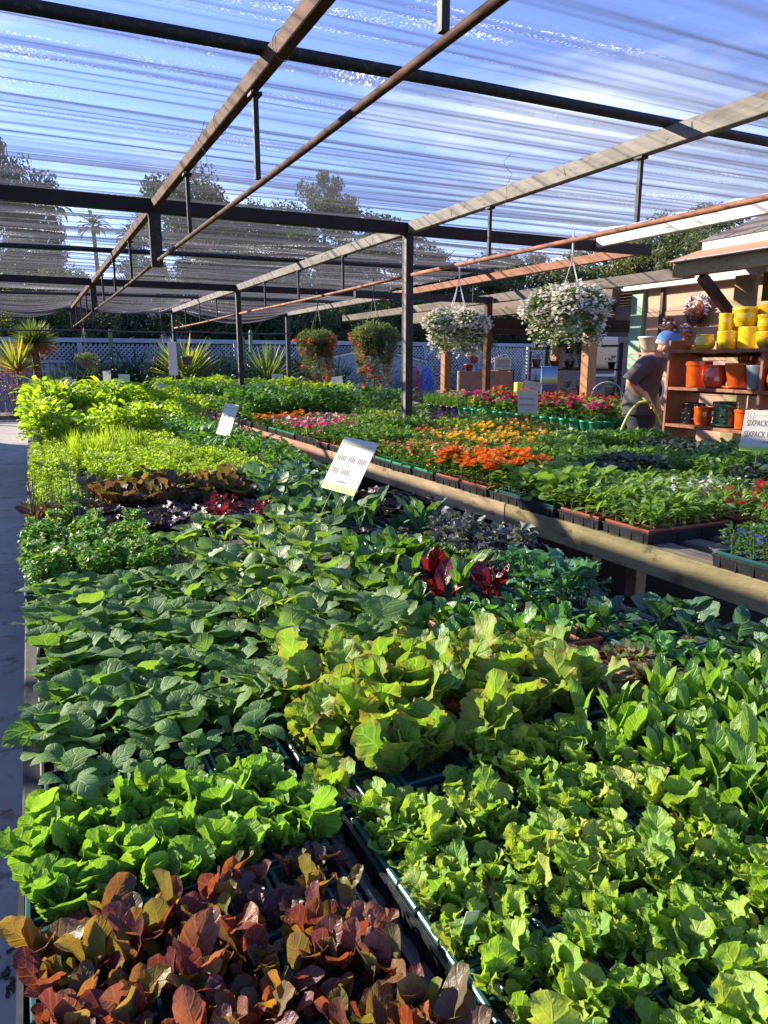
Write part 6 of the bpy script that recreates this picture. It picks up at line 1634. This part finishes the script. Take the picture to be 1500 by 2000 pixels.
for s in (-1, 1):
    MB().box((s*.43, 0, 1.05), (.03, .49, .36), 0, .004).obj('end_board', M['tan_wood'], t)
    for q in (-1, 1): MB().box((s*.38, q*.21, .43), (.06, .06, .86), 0, .003).obj('leg', M['dark_wood'], t)
MB().box((0, 0, .88), (.82, .48, .02)).obj('floor', M['dark_wood'], t)
t = thing('notice_frame', 'pale framed notice standing above the brown cart', 'notice', (7.5, 10.6, 1.24), R(-36))
MB().box((0, 0, .11), (.30, .02, .22), 0, .004).obj('frame', M['cream_paint'], t); MB().box((0, -.012, .11), (.24, .006, .13)).obj('print', surf('faint_print', (.5, .42, .32), (.2, .28, .36), 14, .6), t)
tag(MB().box((7.5, 10.63, .62), (.34, .3, 1.24), 0, .004).obj('plinth', M['dark_wood']), 'dark plinth carrying the framed notice', 'plinth')
t = thing('pot_chain', 'string of three small terracotta pots hanging beside the far post', 'hanging pots', (5.0, 7.75, 0))
MB().tube([(0, 0, 1.28), (0, 0, 2.3)], .003, 5).obj('cord', M['wire'], t)
for k, (dx, z) in enumerate(((-.03, 1.45), (.045, 1.37), (-.03, 1.27))):
    MB().lathe([(0, 0), (.04, 0), (.055, .07), (.062, .072), (.062, .09), (.054, .09), (.05, .07), (0, .06)], 16, (dx, 0, z)).obj('pot', M['terracotta_plastic'], t)
t = thing('hoop_stand', 'blue grey bent metal hoop behind the pink geraniums', 'hoop', (6.15, 6.55, 0), R(-45))
MB().tube([(.17*math.cos(a), 0, 1.0+.15*math.sin(a)) for a in np.linspace(0, PI, 14)], .011, 7).obj('hoop', surf('blue_steel', (.22, .30, .34), (.28, .36, .40), 9, .4), t)
for s in (-1, 1): MB().tube([(s*.17, 0, 0), (s*.17, 0, 1.0)], .010, 6).obj('leg', M['galv'], t)
t = thing('wash_tub', 'dark grey tub with a whitish rim leaning behind the geraniums', 'tub', (6.35, 6.15, .84), R(-46))
Mx = Euler((R(78), 0, 0)).to_matrix().to_4x4()
MB().lathe([(0, 0), (.16, 0), (.19, .16), (.17, .16), (.14, .03), (0, .03)], 26).obj('tub_body', M['black_steel'], t, M=Matrix.Translation((0, 0, .2)) @ Mx)
MB().lathe([(.185, .155), (.205, .165), (.205, .185), (.18, .185)], 26).obj('rim', M['white_steel'], t, M=Matrix.Translation((0, 0, .2)) @ Mx)
MB().lathe([(.06, .03), (.075, .034), (.075, .04), (.06, .04)], 20).obj('ring', M['galv'], t, M=Matrix.Translation((0, 0, .2)) @ Mx)
tag(MB().box((6.4, 6.15, .42), (.4, .4, .84), 0, .004).obj('crate', M['grey_wood']), 'grey wooden crate under the dark tub', 'crate')
r6 = random.Random(4)
for k, (x, y, h, s, lab) in enumerate(((8.0, 8.0, .55, 1.2, 'shrub in a dark pot just behind the first orange patio post'), (8.9, 7.75, .6, 1.3, 'leafy potted shrub in the shade by the green corner trim'), (9.4, 9.4, .7, 1.3, 'tall potted shrub deep under the patio roof'), (7.7, 9.6, .5, 1.2, 'low potted shrub between the patio posts'), (8.3, 10.9, .6, 1.3, 'potted shrub near the far patio post'))):
    t = thing('potted_shrub', lab, 'potted shrub', (x, y, 0))
    MB().lathe([(0, 0), (.15, 0), (.20, .36), (.22, .36), (.22, .40), (.19, .40), (.17, .34), (0, .34)], 18).obj('pot', M['black_plastic'] if k % 2 else M['terracotta_plastic'], t)
    mb = MB()
    for i in range(650):
        a, e, q = r6.uniform(0, 6.28), r6.uniform(-.7, 1), r6.uniform(.35, 1)
        V, F, UV = TL[r6.randrange(4)]
        mb.join(V, F, UV, TRS((.27*s*q*math.cos(a)*math.sqrt(1-min(1, e*e)), .27*s*q*math.sin(a)*math.sqrt(1-min(1, e*e)), .40+h*.5+h*.55*q*e), a-PI/2, r6.uniform(-1, .5), 0, r6.uniform(1.3, 2.6)))
    mb.tube([(0, 0, .34), (.02, .01, .6), (0, 0, .4+h*.5)], [.022, .018, .012], 6, 0)
    o = mb.obj('foliage', LM['basketleaf'], t); o['kind'] = 'stuff'

for k, (x, y, lab) in enumerate(((9.3, 8.35, 'dark wooden rack of small pots nearest the green corner trim'), (8.7, 9.9, 'dark wooden rack of small pots deeper under the patio'), (10.4, 12.6, 'dark wooden rack of small pots before the back wall'))):
    t = thing('pot_rack', lab, 'rack', (x, y, 0), R(-40))
    for s in (-1, 1): MB().box((s*.62, 0, .85), (.05, .34, 1.7), 0, .004).obj('upright', M['dark_wood'], t)
    for z in (.35, .8, 1.25, 1.65):
        MB().box((0, 0, z), (1.2, .34, .03), 0, .003).obj('shelf_board', M['dark_wood'], t)
        for q in range(5):
            rr_ = random.Random(k*50+q+int(z*20)); s_ = rr_.uniform(.7, 1.15)
            if rr_.random() < .2: continue
            t2 = thing('small_pot', f"{rr_.choice(('terracotta', 'black', 'grey', 'cream'))} small pot {('leftmost', 'second', 'middle', 'fourth', 'rightmost')[q]} on {('the lowest', 'the second', 'the third', 'the top')[(.35, .8, 1.25, 1.65).index(z)]} board of the {('trim side', 'deeper', 'back wall')[k]} rack", 'pot', t.matrix_basis @ Vector((-.48+.24*q, 0, z+.016)), 0, 'small pots on the patio racks')
            MB().lathe([(0, 0), (.06*s_, 0), (.085*s_, .12*s_), (.095*s_, .125*s_), (.095*s_, .15*s_), (.08*s_, .15*s_), (.07*s_, .10*s_), (0, .1*s_)], 12).obj('pot', {'t': M['terracotta_plastic'], 'b': M['black_plastic'], 'g': M['grey_wood'], 'c': M['cream_paint']}[t2['label'][0]], t2)
            if rr_.random() < .75:
                mb = MB()
                for i in range(60):
                    V, F, UV = TL[i % 4]
                    mb.join(V, F, UV, TRS((rr_.gauss(0, .03), rr_.gauss(0, .03), .14*s_+rr_.random()*.12), rr_.uniform(0, 6.28), rr_.uniform(-1, .4), 0, rr_.uniform(1, 2)))
                o = mb.obj('foliage', LM['basketleaf'], t2); o['kind'] = 'stuff'
for k, (x, y, zr, lab) in enumerate(((7.6, 8.7, 1.66, 'leafy basket hanging in the dark under the patio, near the first post'), (8.8, 10.4, 1.7, 'leafy basket hanging deeper under the patio roof'), (7.4, 11.0, 1.72, 'leafy basket hanging by the far patio post'))):
    basket(lab, x, y, zr, .13, 'wire', 'black_plastic', both(mound(700, .20, .10, .16, 30+k), trails(14, .18, .35, 40+k)), None, 'baskets under the patio', 2.0)

# ------------------------------------------------------------------ succulent bed in front of the fence
LM['yuc'] = leaf_mat('yucca_blade', G((.10, .14, .05), (.15, .19, .05), (.08, .12, .05)), None, 0, .35, .45, bstr=0)
LM['yucy'] = leaf_mat('golden_yucca_blade', G((.22, .25, .05), (.16, .20, .04), (.27, .27, .07)), None, 0, .42, .45, bstr=0)
LM['agave'] = leaf_mat('agave_blade', G((.035, .065, .055), (.055, .085, .07), (.045, .08, .05)), None, 0, .2, .5, bstr=0)
LM['dryb'] = leaf_mat('dry_blade', G((.40, .20, .08), (.34, .14, .05), (.44, .27, .13)), None, 0, .35, .6, bstr=0)
LM['cactus'] = leaf_mat('cactus_skin', G((.07, .13, .06), (.09, .15, .07)), None, 0, .05, .6, bstr=0)
def spiky(name, label, x, y, z, n, L_, W_, lm, emin=-.4, trunk=.05, dry=0, sc=(.75, 1.1), cat='yucca', group=None, e1=0):
    t = thing(name, label, cat, (x, y, 0), 0, group)
    r = random.Random(int(x*100+y)); mb, md = MB(), MB()
    bl = [leaf(L_, W_, .02, .8, .5, 5, 2, 0, e1, .35, pw=.6, seed=k) for k in range(3)]
    for i in range(n):
        e = math.asin(r.uniform(math.sin(emin), 1)); a = r.uniform(0, 6.28)
        V, F, UV = bl[i % 3]
        (md if (dry and e < emin+dry) else mb).join(V, F, UV, TRS((0, 0, z), a, e, r.gauss(0, .2), r.uniform(*sc)))
    o = mb.obj('blades', LM[lm], t); o['kind'] = 'stuff'
    if dry: o = md.obj('dry_blades', LM['dryb'], t); o['kind'] = 'stuff'
    if trunk: MB().tube([(0, 0, -.05), (.02, .01, z*.5), (0, 0, z)], [trunk*1.3, trunk, trunk*.8], 9).obj('trunk', M['bark'], t)
    return t
spiky('yucca_tree', 'round headed yucca tree with orange dry skirt at the far left', .15, 20.0, 1.84, 760, .60, .030, 'yuc', -.9, .10, .85)
spiky('golden_yucca', 'golden yellow yucca with long sword leaves left of the round yucca', -.28, 19.7, 1.15, 120, .88, .055, 'yucy', -.1, .035)
spiky('green_yucca', 'yellow green yucca behind the farthest steel post', 3.75, 20.0, .85, 170, 1.25, .06, 'yucy', .15, .05)
spiky('green_yucca', 'green yucca to the right of the second steel post', 6.05, 20.0, .80, 150, 1.15, .06, 'yuc', .1, .05)
spiky('blue_agave', 'round blue grey spiky plant below the little hanging basket', 1.55, 20.4, .80, 260, .80, .016, 'agave', -.2, .04, cat='agave')
for k, (x, y, n, L_, lab) in enumerate(((.75, 20.2, 46, 1.25, 'tall stiff dark blades right of the round yucca'), (1.0, 20.5, 40, 1.35, 'upright grey blades before the fence panel'), (2.3, 20.8, 110, 1.1, 'dark agave rosette under the lattice, left of the notice post'), (2.95, 20.5, 100, 1.05, 'dark agave beside the yellow green yucca'), (4.7, 20.6, 110, 1.15, 'dark agave clump between the two steel posts'), (5.3, 20.9, 100, 1.2, 'dark strappy plant beside the cactus stems'), (7.2, 20.3, 100, 1.1, 'dark strap leaved plant below the orange basket'), (8.2, 20.0, 90, 1.1, 'dark blades before the pale shed'), (.35, 19.2, 14, .6, 'few yellowish blades at the bed edge by the path'))):
    spiky('agave', lab, x, y, .12 if k in (0, 1, 8) else .55, n, L_, .05 if k > 1 else .035, 'agave' if k < 8 else 'yuc', .9 if k in (0, 1, 8) else .0, .0 if k in (0, 1, 8) else .06, cat='agave', e1=-25 if k > 1 else 0)
for k, (x, lab) in enumerate(((1.35, 'tall dark fan of blades against the fence, left of the cactus column'), (2.6, 'tall dark fan of blades right of the cactus column'), (3.3, 'tall dark fan of blades left of the notice post'), (4.5, 'tall dark fan of blades right of the notice post'), (5.2, 'tall dark fan of blades near the paired cactus columns'), (6.8, 'tall dark fan of blades right of the paired cactus columns'), (7.7, 'tall dark fan of blades left of the shed'))):
    spiky('agave', lab, x, 21.25, .75, 130, 1.15, .06, 'agave', -.1, .06, cat='agave', e1=-30)
for x, y, h, lab in ((2.05, 21.2, 2.25, 'pale tall cactus column rising above the fence'), (5.75, 21.3, 2.1, 'cactus column just right of the second steel post'), (5.98, 21.3, 2.3, 'taller cactus column beside another, right of the second post')):
    t = thing('cactus', lab, 'cactus', (x, y, 0))
    m = MB(); n_ = 14
    m.lathe([(.055, 0), (.06, h*.5), (.055, h-.1), (.035, h-.02), (0, h)], n_)
    V = m.V[-1]; k_ = np.arange(len(V)) % 2; V[:, :2] *= (0.82+.18*k_)[:, None]
    m.obj('stem', LM['cactus'], t)
def shrub(name, label, x, y, z0, r_, h, lm, n, leaf_s=(1, 2), lib=None, top=None, cat='shrub', group=None, loose=.35):
    t = thing(name, label, cat, (x, y, 0), 0, group)
    r = random.Random(int(abs(x)*77+y)); mb, mt_ = MB(), MB()
    cl = [(r.gauss(0, r_*.5), r.gauss(0, r_*.5), z0+h*r.random()) for _ in range(max(6, n//70))]
    for i in range(n):
        c = cl[r.randrange(len(cl))]; s = r_*loose
        p = (c[0]+r.gauss(0, s), c[1]+r.gauss(0, s), max(.05, c[2]+r.gauss(0, s*.8)))
        V, F, UV = (lib or TL)[r.randrange(4)]
        tgt = mt_ if (top and p[2] > z0+h*.85) else mb
        tgt.join(V, F, UV, TRS(p, r.uniform(0, 6.28), r.uniform(-1.3, .6), r.gauss(0, .6), r.uniform(*leaf_s)))
    for k in range(5):
        c = cl[k]; mb.tube([(0, 0, 0), (c[0]*.5, c[1]*.5, c[2]*.6), c], [.02, .014, .006], 5, 1)
    o = mb.obj('foliage', [LM[lm], M['bark']], t); o['kind'] = 'stuff'
    if top: o = mt_.obj('blossoms', PM[top], t); o['kind'] = 'stuff'
    return t
shrub('red_shrub', 'reddish brown shrub with coral top at the left edge of the bed', -.40, 19.3, .2, .55, 1.0, 'redsh', 1900, (.8, 1.7), top='coral')
shrub('low_shrub', 'low grey green plants along the kerb at the left', .35, 19.15, .02, .45, .3, 'agave', 420, (.8, 1.8))
for k, (x, y, lab) in enumerate(((1.9, 19.6, 'dark low shrub below the lattice at the left'), (3.2, 19.4, 'dark low shrub in front of the agaves'), (4.6, 19.4, 'dark low shrub between the steel posts'), (6.6, 19.3, 'dark low shrub right of the green yucca'), (8.0, 19.0, 'dark shrub beneath the left orange basket'), (9.8, 18.8, 'dark shrub before the shed'), (11.4, 18.6, 'dark shrub at the right before the lattice'))):
    shrub('low_shrub', lab, x, y, .05, .75, 1.15, 'darkgreen' if 'darkgreen' in LM else 'broc', 1300, (1.4, 2.8))
# blue and red boards leaning on the fence, behind the near post
for x, c, lab in ((10.75, (.30, .03, .10), 'red board leaning before the lattice beside a blue one'), (11.15, (.03, .07, .42), 'blue board leaning before the lattice fence'), (12.9, (.05, .25, .50), 'light blue board low by the lattice')):
    t = thing('leaning_board', lab, 'board', (x, 19.7, 0))
    m = MB(); P = [(.22*math.sin(a) if a < PI else .22*math.sin(a), .62-.62*math.cos(a)) for a in np.linspace(0, 2*PI, 21)[:-1]]
    m.add([(p_[0], -.02, p_[1]) for p_ in P]+[(p_[0], .02, p_[1]) for p_ in P], [tuple(range(20)), tuple(range(39, 19, -1))]+[(i, 20+i, 20+(i+1) % 20, (i+1) % 20) for i in range(20)])
    m.obj('board', plain('board_paint_'+str(x), c, .4), t, M=Euler((R(-8), 0, 0)).to_matrix().to_4x4())

# ------------------------------------------------------------------ trees beyond the fence
LM['tree1'] = leaf_mat('oak_foliage', G((.025, .05, .016), (.045, .075, .022), (.07, .095, .03)), None, 0, .25, .6, bstr=0)
LM['tree2'] = leaf_mat('grey_green_foliage', G((.06, .085, .04), (.09, .11, .05), (.12, .13, .06)), None, 0, .3, .6, bstr=0)
LM['tree3'] = leaf_mat('bright_foliage', G((.10, .20, .03), (.15, .27, .04)), None, 0, .4, .6, bstr=0)
LM['tree4'] = leaf_mat('dark_foliage', G((.018, .04, .018), (.035, .06, .022)), None, 0, .2, .6, bstr=0)
def crown_mesh(seed, n, shape, ls, lm, clump=.16, ncl=60):
    r = np.random.default_rng(seed)
    C = []
    while len(C) < ncl:
        p = r.uniform(-1, 1, 3)
        d = np.linalg.norm(p)
        if d > 1 or d < .35: continue
        if shape == 'fir' and abs(p[0])+abs(p[1]) > .55*(1-p[2]): continue
        C.append(p)
    C = np.array(C); w = r.uniform(.4, 1.6, ncl); w /= w.sum()
    ci = r.choice(ncl, n, p=w)
    q = r.normal(0, 1, (n, 3)); q /= np.linalg.norm(q, axis=1)[:, None]
    P = C[ci]+q*(clump*1.5*r.random(n)**.45*r.uniform(.6, 1.25, ncl)[ci])[:, None]*np.array([1, 1, .75])
    a = r.normal(0, 1, (n, 3)); a /= np.linalg.norm(a, axis=1)[:, None]
    b = np.cross(a, r.normal(0, 1, (n, 3))); b /= np.linalg.norm(b, axis=1)[:, None]
    s = ls*r.uniform(.6, 1.5, n)[:, None]
    V = np.stack([P-a*s, P+b*s*.55, P+a*s, P-b*s*.55], 1).reshape(-1, 3)
    return MB().add(V, np.arange(4*n).reshape(-1, 4), 0).mesh('crown', LM[lm])
CM = {'oak': crown_mesh(1, 36000, 'r', .021, 'tree1', .15, 120), 'oak2': crown_mesh(2, 36000, 'r', .021, 'tree1', .15, 120), 'euc': crown_mesh(3, 24000, 'r', .018, 'tree2', .13, 90), 'light': crown_mesh(4, 32000, 'r', .021, 'tree2', .15, 110),
      'bright': crown_mesh(5, 22000, 'r', .028, 'tree3', .17, 48), 'fir': crown_mesh(6, 20000, 'fir', .022, 'tree4', .10, 64), 'dark': crown_mesh(7, 40000, 'r', .021, 'tree4', .16, 130), 'wisp': crown_mesh(8, 5000, 'r', .013, 'tree2', .12, 28)}
def tree(name, label, px, y, ztop, h, w, kind, group=None, rz=0.0):
    """px: where it stands across the view, turned into X on the plane Y=y; crown h x w"""
    u = (px-750)/1435; k = (u*math.cos(YAW)+math.sin(YAW))/(math.cos(YAW)-u*math.sin(YAW))
    x = k*y
    if ztop > 5.5: ztop, h, w = ztop*(.82 if kind in ('euc', 'fir') else .92), h*.88, w*1.1
    t = thing(name, label, 'tree', (x, y, 0), rz, group)
    inst('crown', CM[kind], t, Matrix.Translation((0, 0, ztop-h/2)) @ Euler((0, 0, px)).to_matrix().to_4x4() @ Matrix.Diagonal((w/2, w/2, h/2, 1)))
    m = MB(); r = random.Random(px)
    zc = ztop-h*.55
    m.tube([(0, 0, -.2), (.1, .05, zc*.5), (0, 0, zc), (.1, 0, ztop-h*.25)], [.035*w+.08, .028*w+.06, .02*w+.05, .02], 8)
    for q in range(6):
        a = r.uniform(0, 6.28); b = zc*r.uniform(.75, 1.05)
        m.tube([(0, 0, b), (.22*w*math.cos(a), .22*w*math.sin(a), b+.18*h), (.40*w*math.cos(a), .40*w*math.sin(a), b+.36*h)], [.012*w+.04, .008*w+.03, .015], 6)
    m.obj('trunk', M['bark'], t)
    return t
def palm(label, px, y, ztop, h=1.6):
    u = (px-750)/1435; k = (u*math.cos(YAW)+math.sin(YAW))/(math.cos(YAW)-u*math.sin(YAW)); x = k*y
    t = thing('palm_tree', label, 'palm', (x, y, 0), 0, 'far palms')
    mb = MB(); r = random.Random(px); bl = [leaf(h, .30, .1, .9, .5, 6, 2, 20, -50, .5, pw=.1, tooth=.5, seed=k_) for k_ in range(3)]
    for i in range(34):
        V, F, UV = bl[i % 3]; mb.join(V, F, UV, TRS((0, 0, ztop-h*.5), r.uniform(0, 6.28), r.uniform(-.8, .9), 0, r.uniform(.7, 1.0)))
    o = mb.obj('crown', LM['tree2'], t); o['kind'] = 'stuff'
    MB().tube([(0, 0, -.2), (.15, 0, ztop*.5), (0, 0, ztop-h*.5)], [.22, .17, .15], 7).obj('trunk', M['bark'], t)
tree('oak_tree', 'huge dark tree at the far left edge behind the cloth', 5, 33, 10.8, 10.0, 4.6, 'dark')
tree('oak_tree', 'dark tree low behind the fence at the left', 60, 30, 5.2, 4.6, 5.0, 'oak')
tree('thin_tree', 'wispy thin tree standing right of the huge dark one', 92, 34, 9.0, 7.5, 3.0, 'wisp')
palm('palm with ragged crown left of the brown truss', 122, 46, 10.6, 1.5)
palm('slender palm seen through the far cloth', 197, 60, 12.0, 1.7)
palm('another slender palm nearer the dark trees', 270, 64, 12.0, 1.7)
tree('oak_tree', 'dark oak behind the hanging truss post', 400, 38, 11.2, 8.5, 6.5, 'oak2')
tree('oak_tree', 'dark rounded oak beside another left of centre', 490, 42, 10.8, 8.5, 6.5, 'oak')
tree('conifer', 'small conifer peak between the oaks', 355, 46, 9.4, 8.0, 4.5, 'fir')
tree('eucalyptus', 'feathery tall eucalyptus above the centre of the roof', 635, 46, 16.5, 12.5, 6.5, 'euc')
tree('oak_tree', 'wide dark tree behind the centre bays', 640, 40, 10.8, 8.5, 9.5, 'oak2')
tree('oak_tree', 'dark tree right of centre behind the near post', 780, 38, 9.0, 7.2, 8.0, 'oak')
tree('light_tree', 'greyish tree behind the near white basket', 880, 40, 8.4, 6.5, 8, 'light')
tree('light_tree', 'pale green tree beyond the right bays', 1010, 42, 9.4, 7.4, 9, 'light')
tree('light_tree', 'broad olive tree behind the shop roof at the left', 1180, 34, 8.9, 7.6, 9, 'light')
tree('cypress', 'narrow dark cypress column beyond the right bays', 1213, 38, 13.2, 9.0, 1.3, 'fir')
tree('oak_tree', 'large oak behind the shop roof', 1335, 28, 9.9, 7.5, 6.8, 'light')
tree('oak_tree', 'dark grey oak above the white edge beam', 1290, 33, 10.6, 8, 6, 'oak')
tree('bright_tree', 'bright green tree at the right edge over the shingles', 1500, 17, 5.6, 3.6, 3.0, 'bright')
for k, (px, y, zt_, w, kd, lab) in enumerate(((20, 25, 3.9, 4.2, 'oak', 'green bush over the fence at the far left'), (110, 25.5, 4.2, 4.2, 'light', 'grey green bush over the fence near the small basket'), (205, 26, 3.6, 3.2, 'dark', 'dark bush just left of the house roof'), (400, 25, 3.9, 4.0, 'oak2', 'leafy bush behind the farthest post'), (470, 25, 4.6, 4.2, 'dark', 'dark bush behind the second post'), (560, 26, 4.2, 4.2, 'oak', 'bush left of the orange baskets'), (650, 27, 4.1, 4.4, 'dark', 'dark bush behind the left orange basket'), (760, 28, 4.4, 5, 'oak2', 'bush behind the near post'), (880, 29, 4.2, 5, 'dark', 'dark bush behind the white baskets'), (1000, 30, 4.6, 6, 'oak', 'bush beyond the patio'), (1120, 27, 4.4, 6, 'dark', 'dark bush behind the patio roof'), (300, 41, 7.0, 6, 'dark', 'dark tree above the house roof'))):
    tree('bush', lab, px, y, zt_, zt_-.3, w, kd, 'bushes behind the fence')

# unseen hedge, added across the path to keep the low sun off the concrete
t = thing('clipped_hedge', 'tall clipped hedge on the far side of the concrete path', 'hedge', (-3.6, 7.5, 0))
r = np.random.default_rng(5); n = 9000
P = np.stack([r.uniform(-.45, .45, n), r.uniform(-9.5, 9.8, n), r.uniform(.02, SHADE_HEDGE_H, n)], 1)
a = r.normal(0, 1, (n, 3)); a /= np.linalg.norm(a, axis=1)[:, None]; b = np.cross(a, r.normal(0, 1, (n, 3))); b /= np.linalg.norm(b, axis=1)[:, None]
s = .09*r.uniform(.6, 1.4, n)[:, None]
o = MB().add(np.stack([P-a*s, P+b*s*.6, P+a*s, P-b*s*.6], 1).reshape(-1, 3), np.arange(4*n).reshape(-1, 4), 0).obj('foliage', LM['tree1'], t); o['kind'] = 'stuff'
MB().box((0, .15, SHADE_HEDGE_H*.47), (.55, 18.9, SHADE_HEDGE_H*.94)).obj('inner_growth', M['bark'], t)

r9 = random.Random(12)
for k, (x, y, lab) in enumerate(((-.16, 1.62, 'small dark clod of potting soil on the path by the bench foot'), (-.22, 2.30, 'curled brown leaf on the concrete'), (-.30, 3.1, 'dry leaf lying farther along the path'), (-.20, 1.15, 'spilled potting soil at the near bench corner'), (-.34, 4.4, 'tiny dry leaf on the path near the joint'), (-.42, 6.4, 'dry leaf on the path beyond the second joint'))):
    if 'soil' in lab:
        mb = MB()
        for i in range(60):
            mb.box((r9.gauss(0, .03), r9.gauss(0, .04), .003), (r9.uniform(.003, .012), r9.uniform(.003, .012), r9.uniform(.003, .008)), 0)
        o = mb.obj('spilled_soil', M['peat'], None, (x, y, 0)); tag(o, lab, 'soil', None, 'stuff')
    else:
        V, F, UV = leaf(.05, .025, .15, 1, .6, 6, 4, 20, -30, .3, ruf=.05, seed=k)
        tag(MB().add(V, F, 0, UV, True).obj('fallen_leaf', LM['brown'], None, M=TRS((x, y, .004), r9.uniform(0, 6), 0, 0, 1.0)), lab, 'leaf')
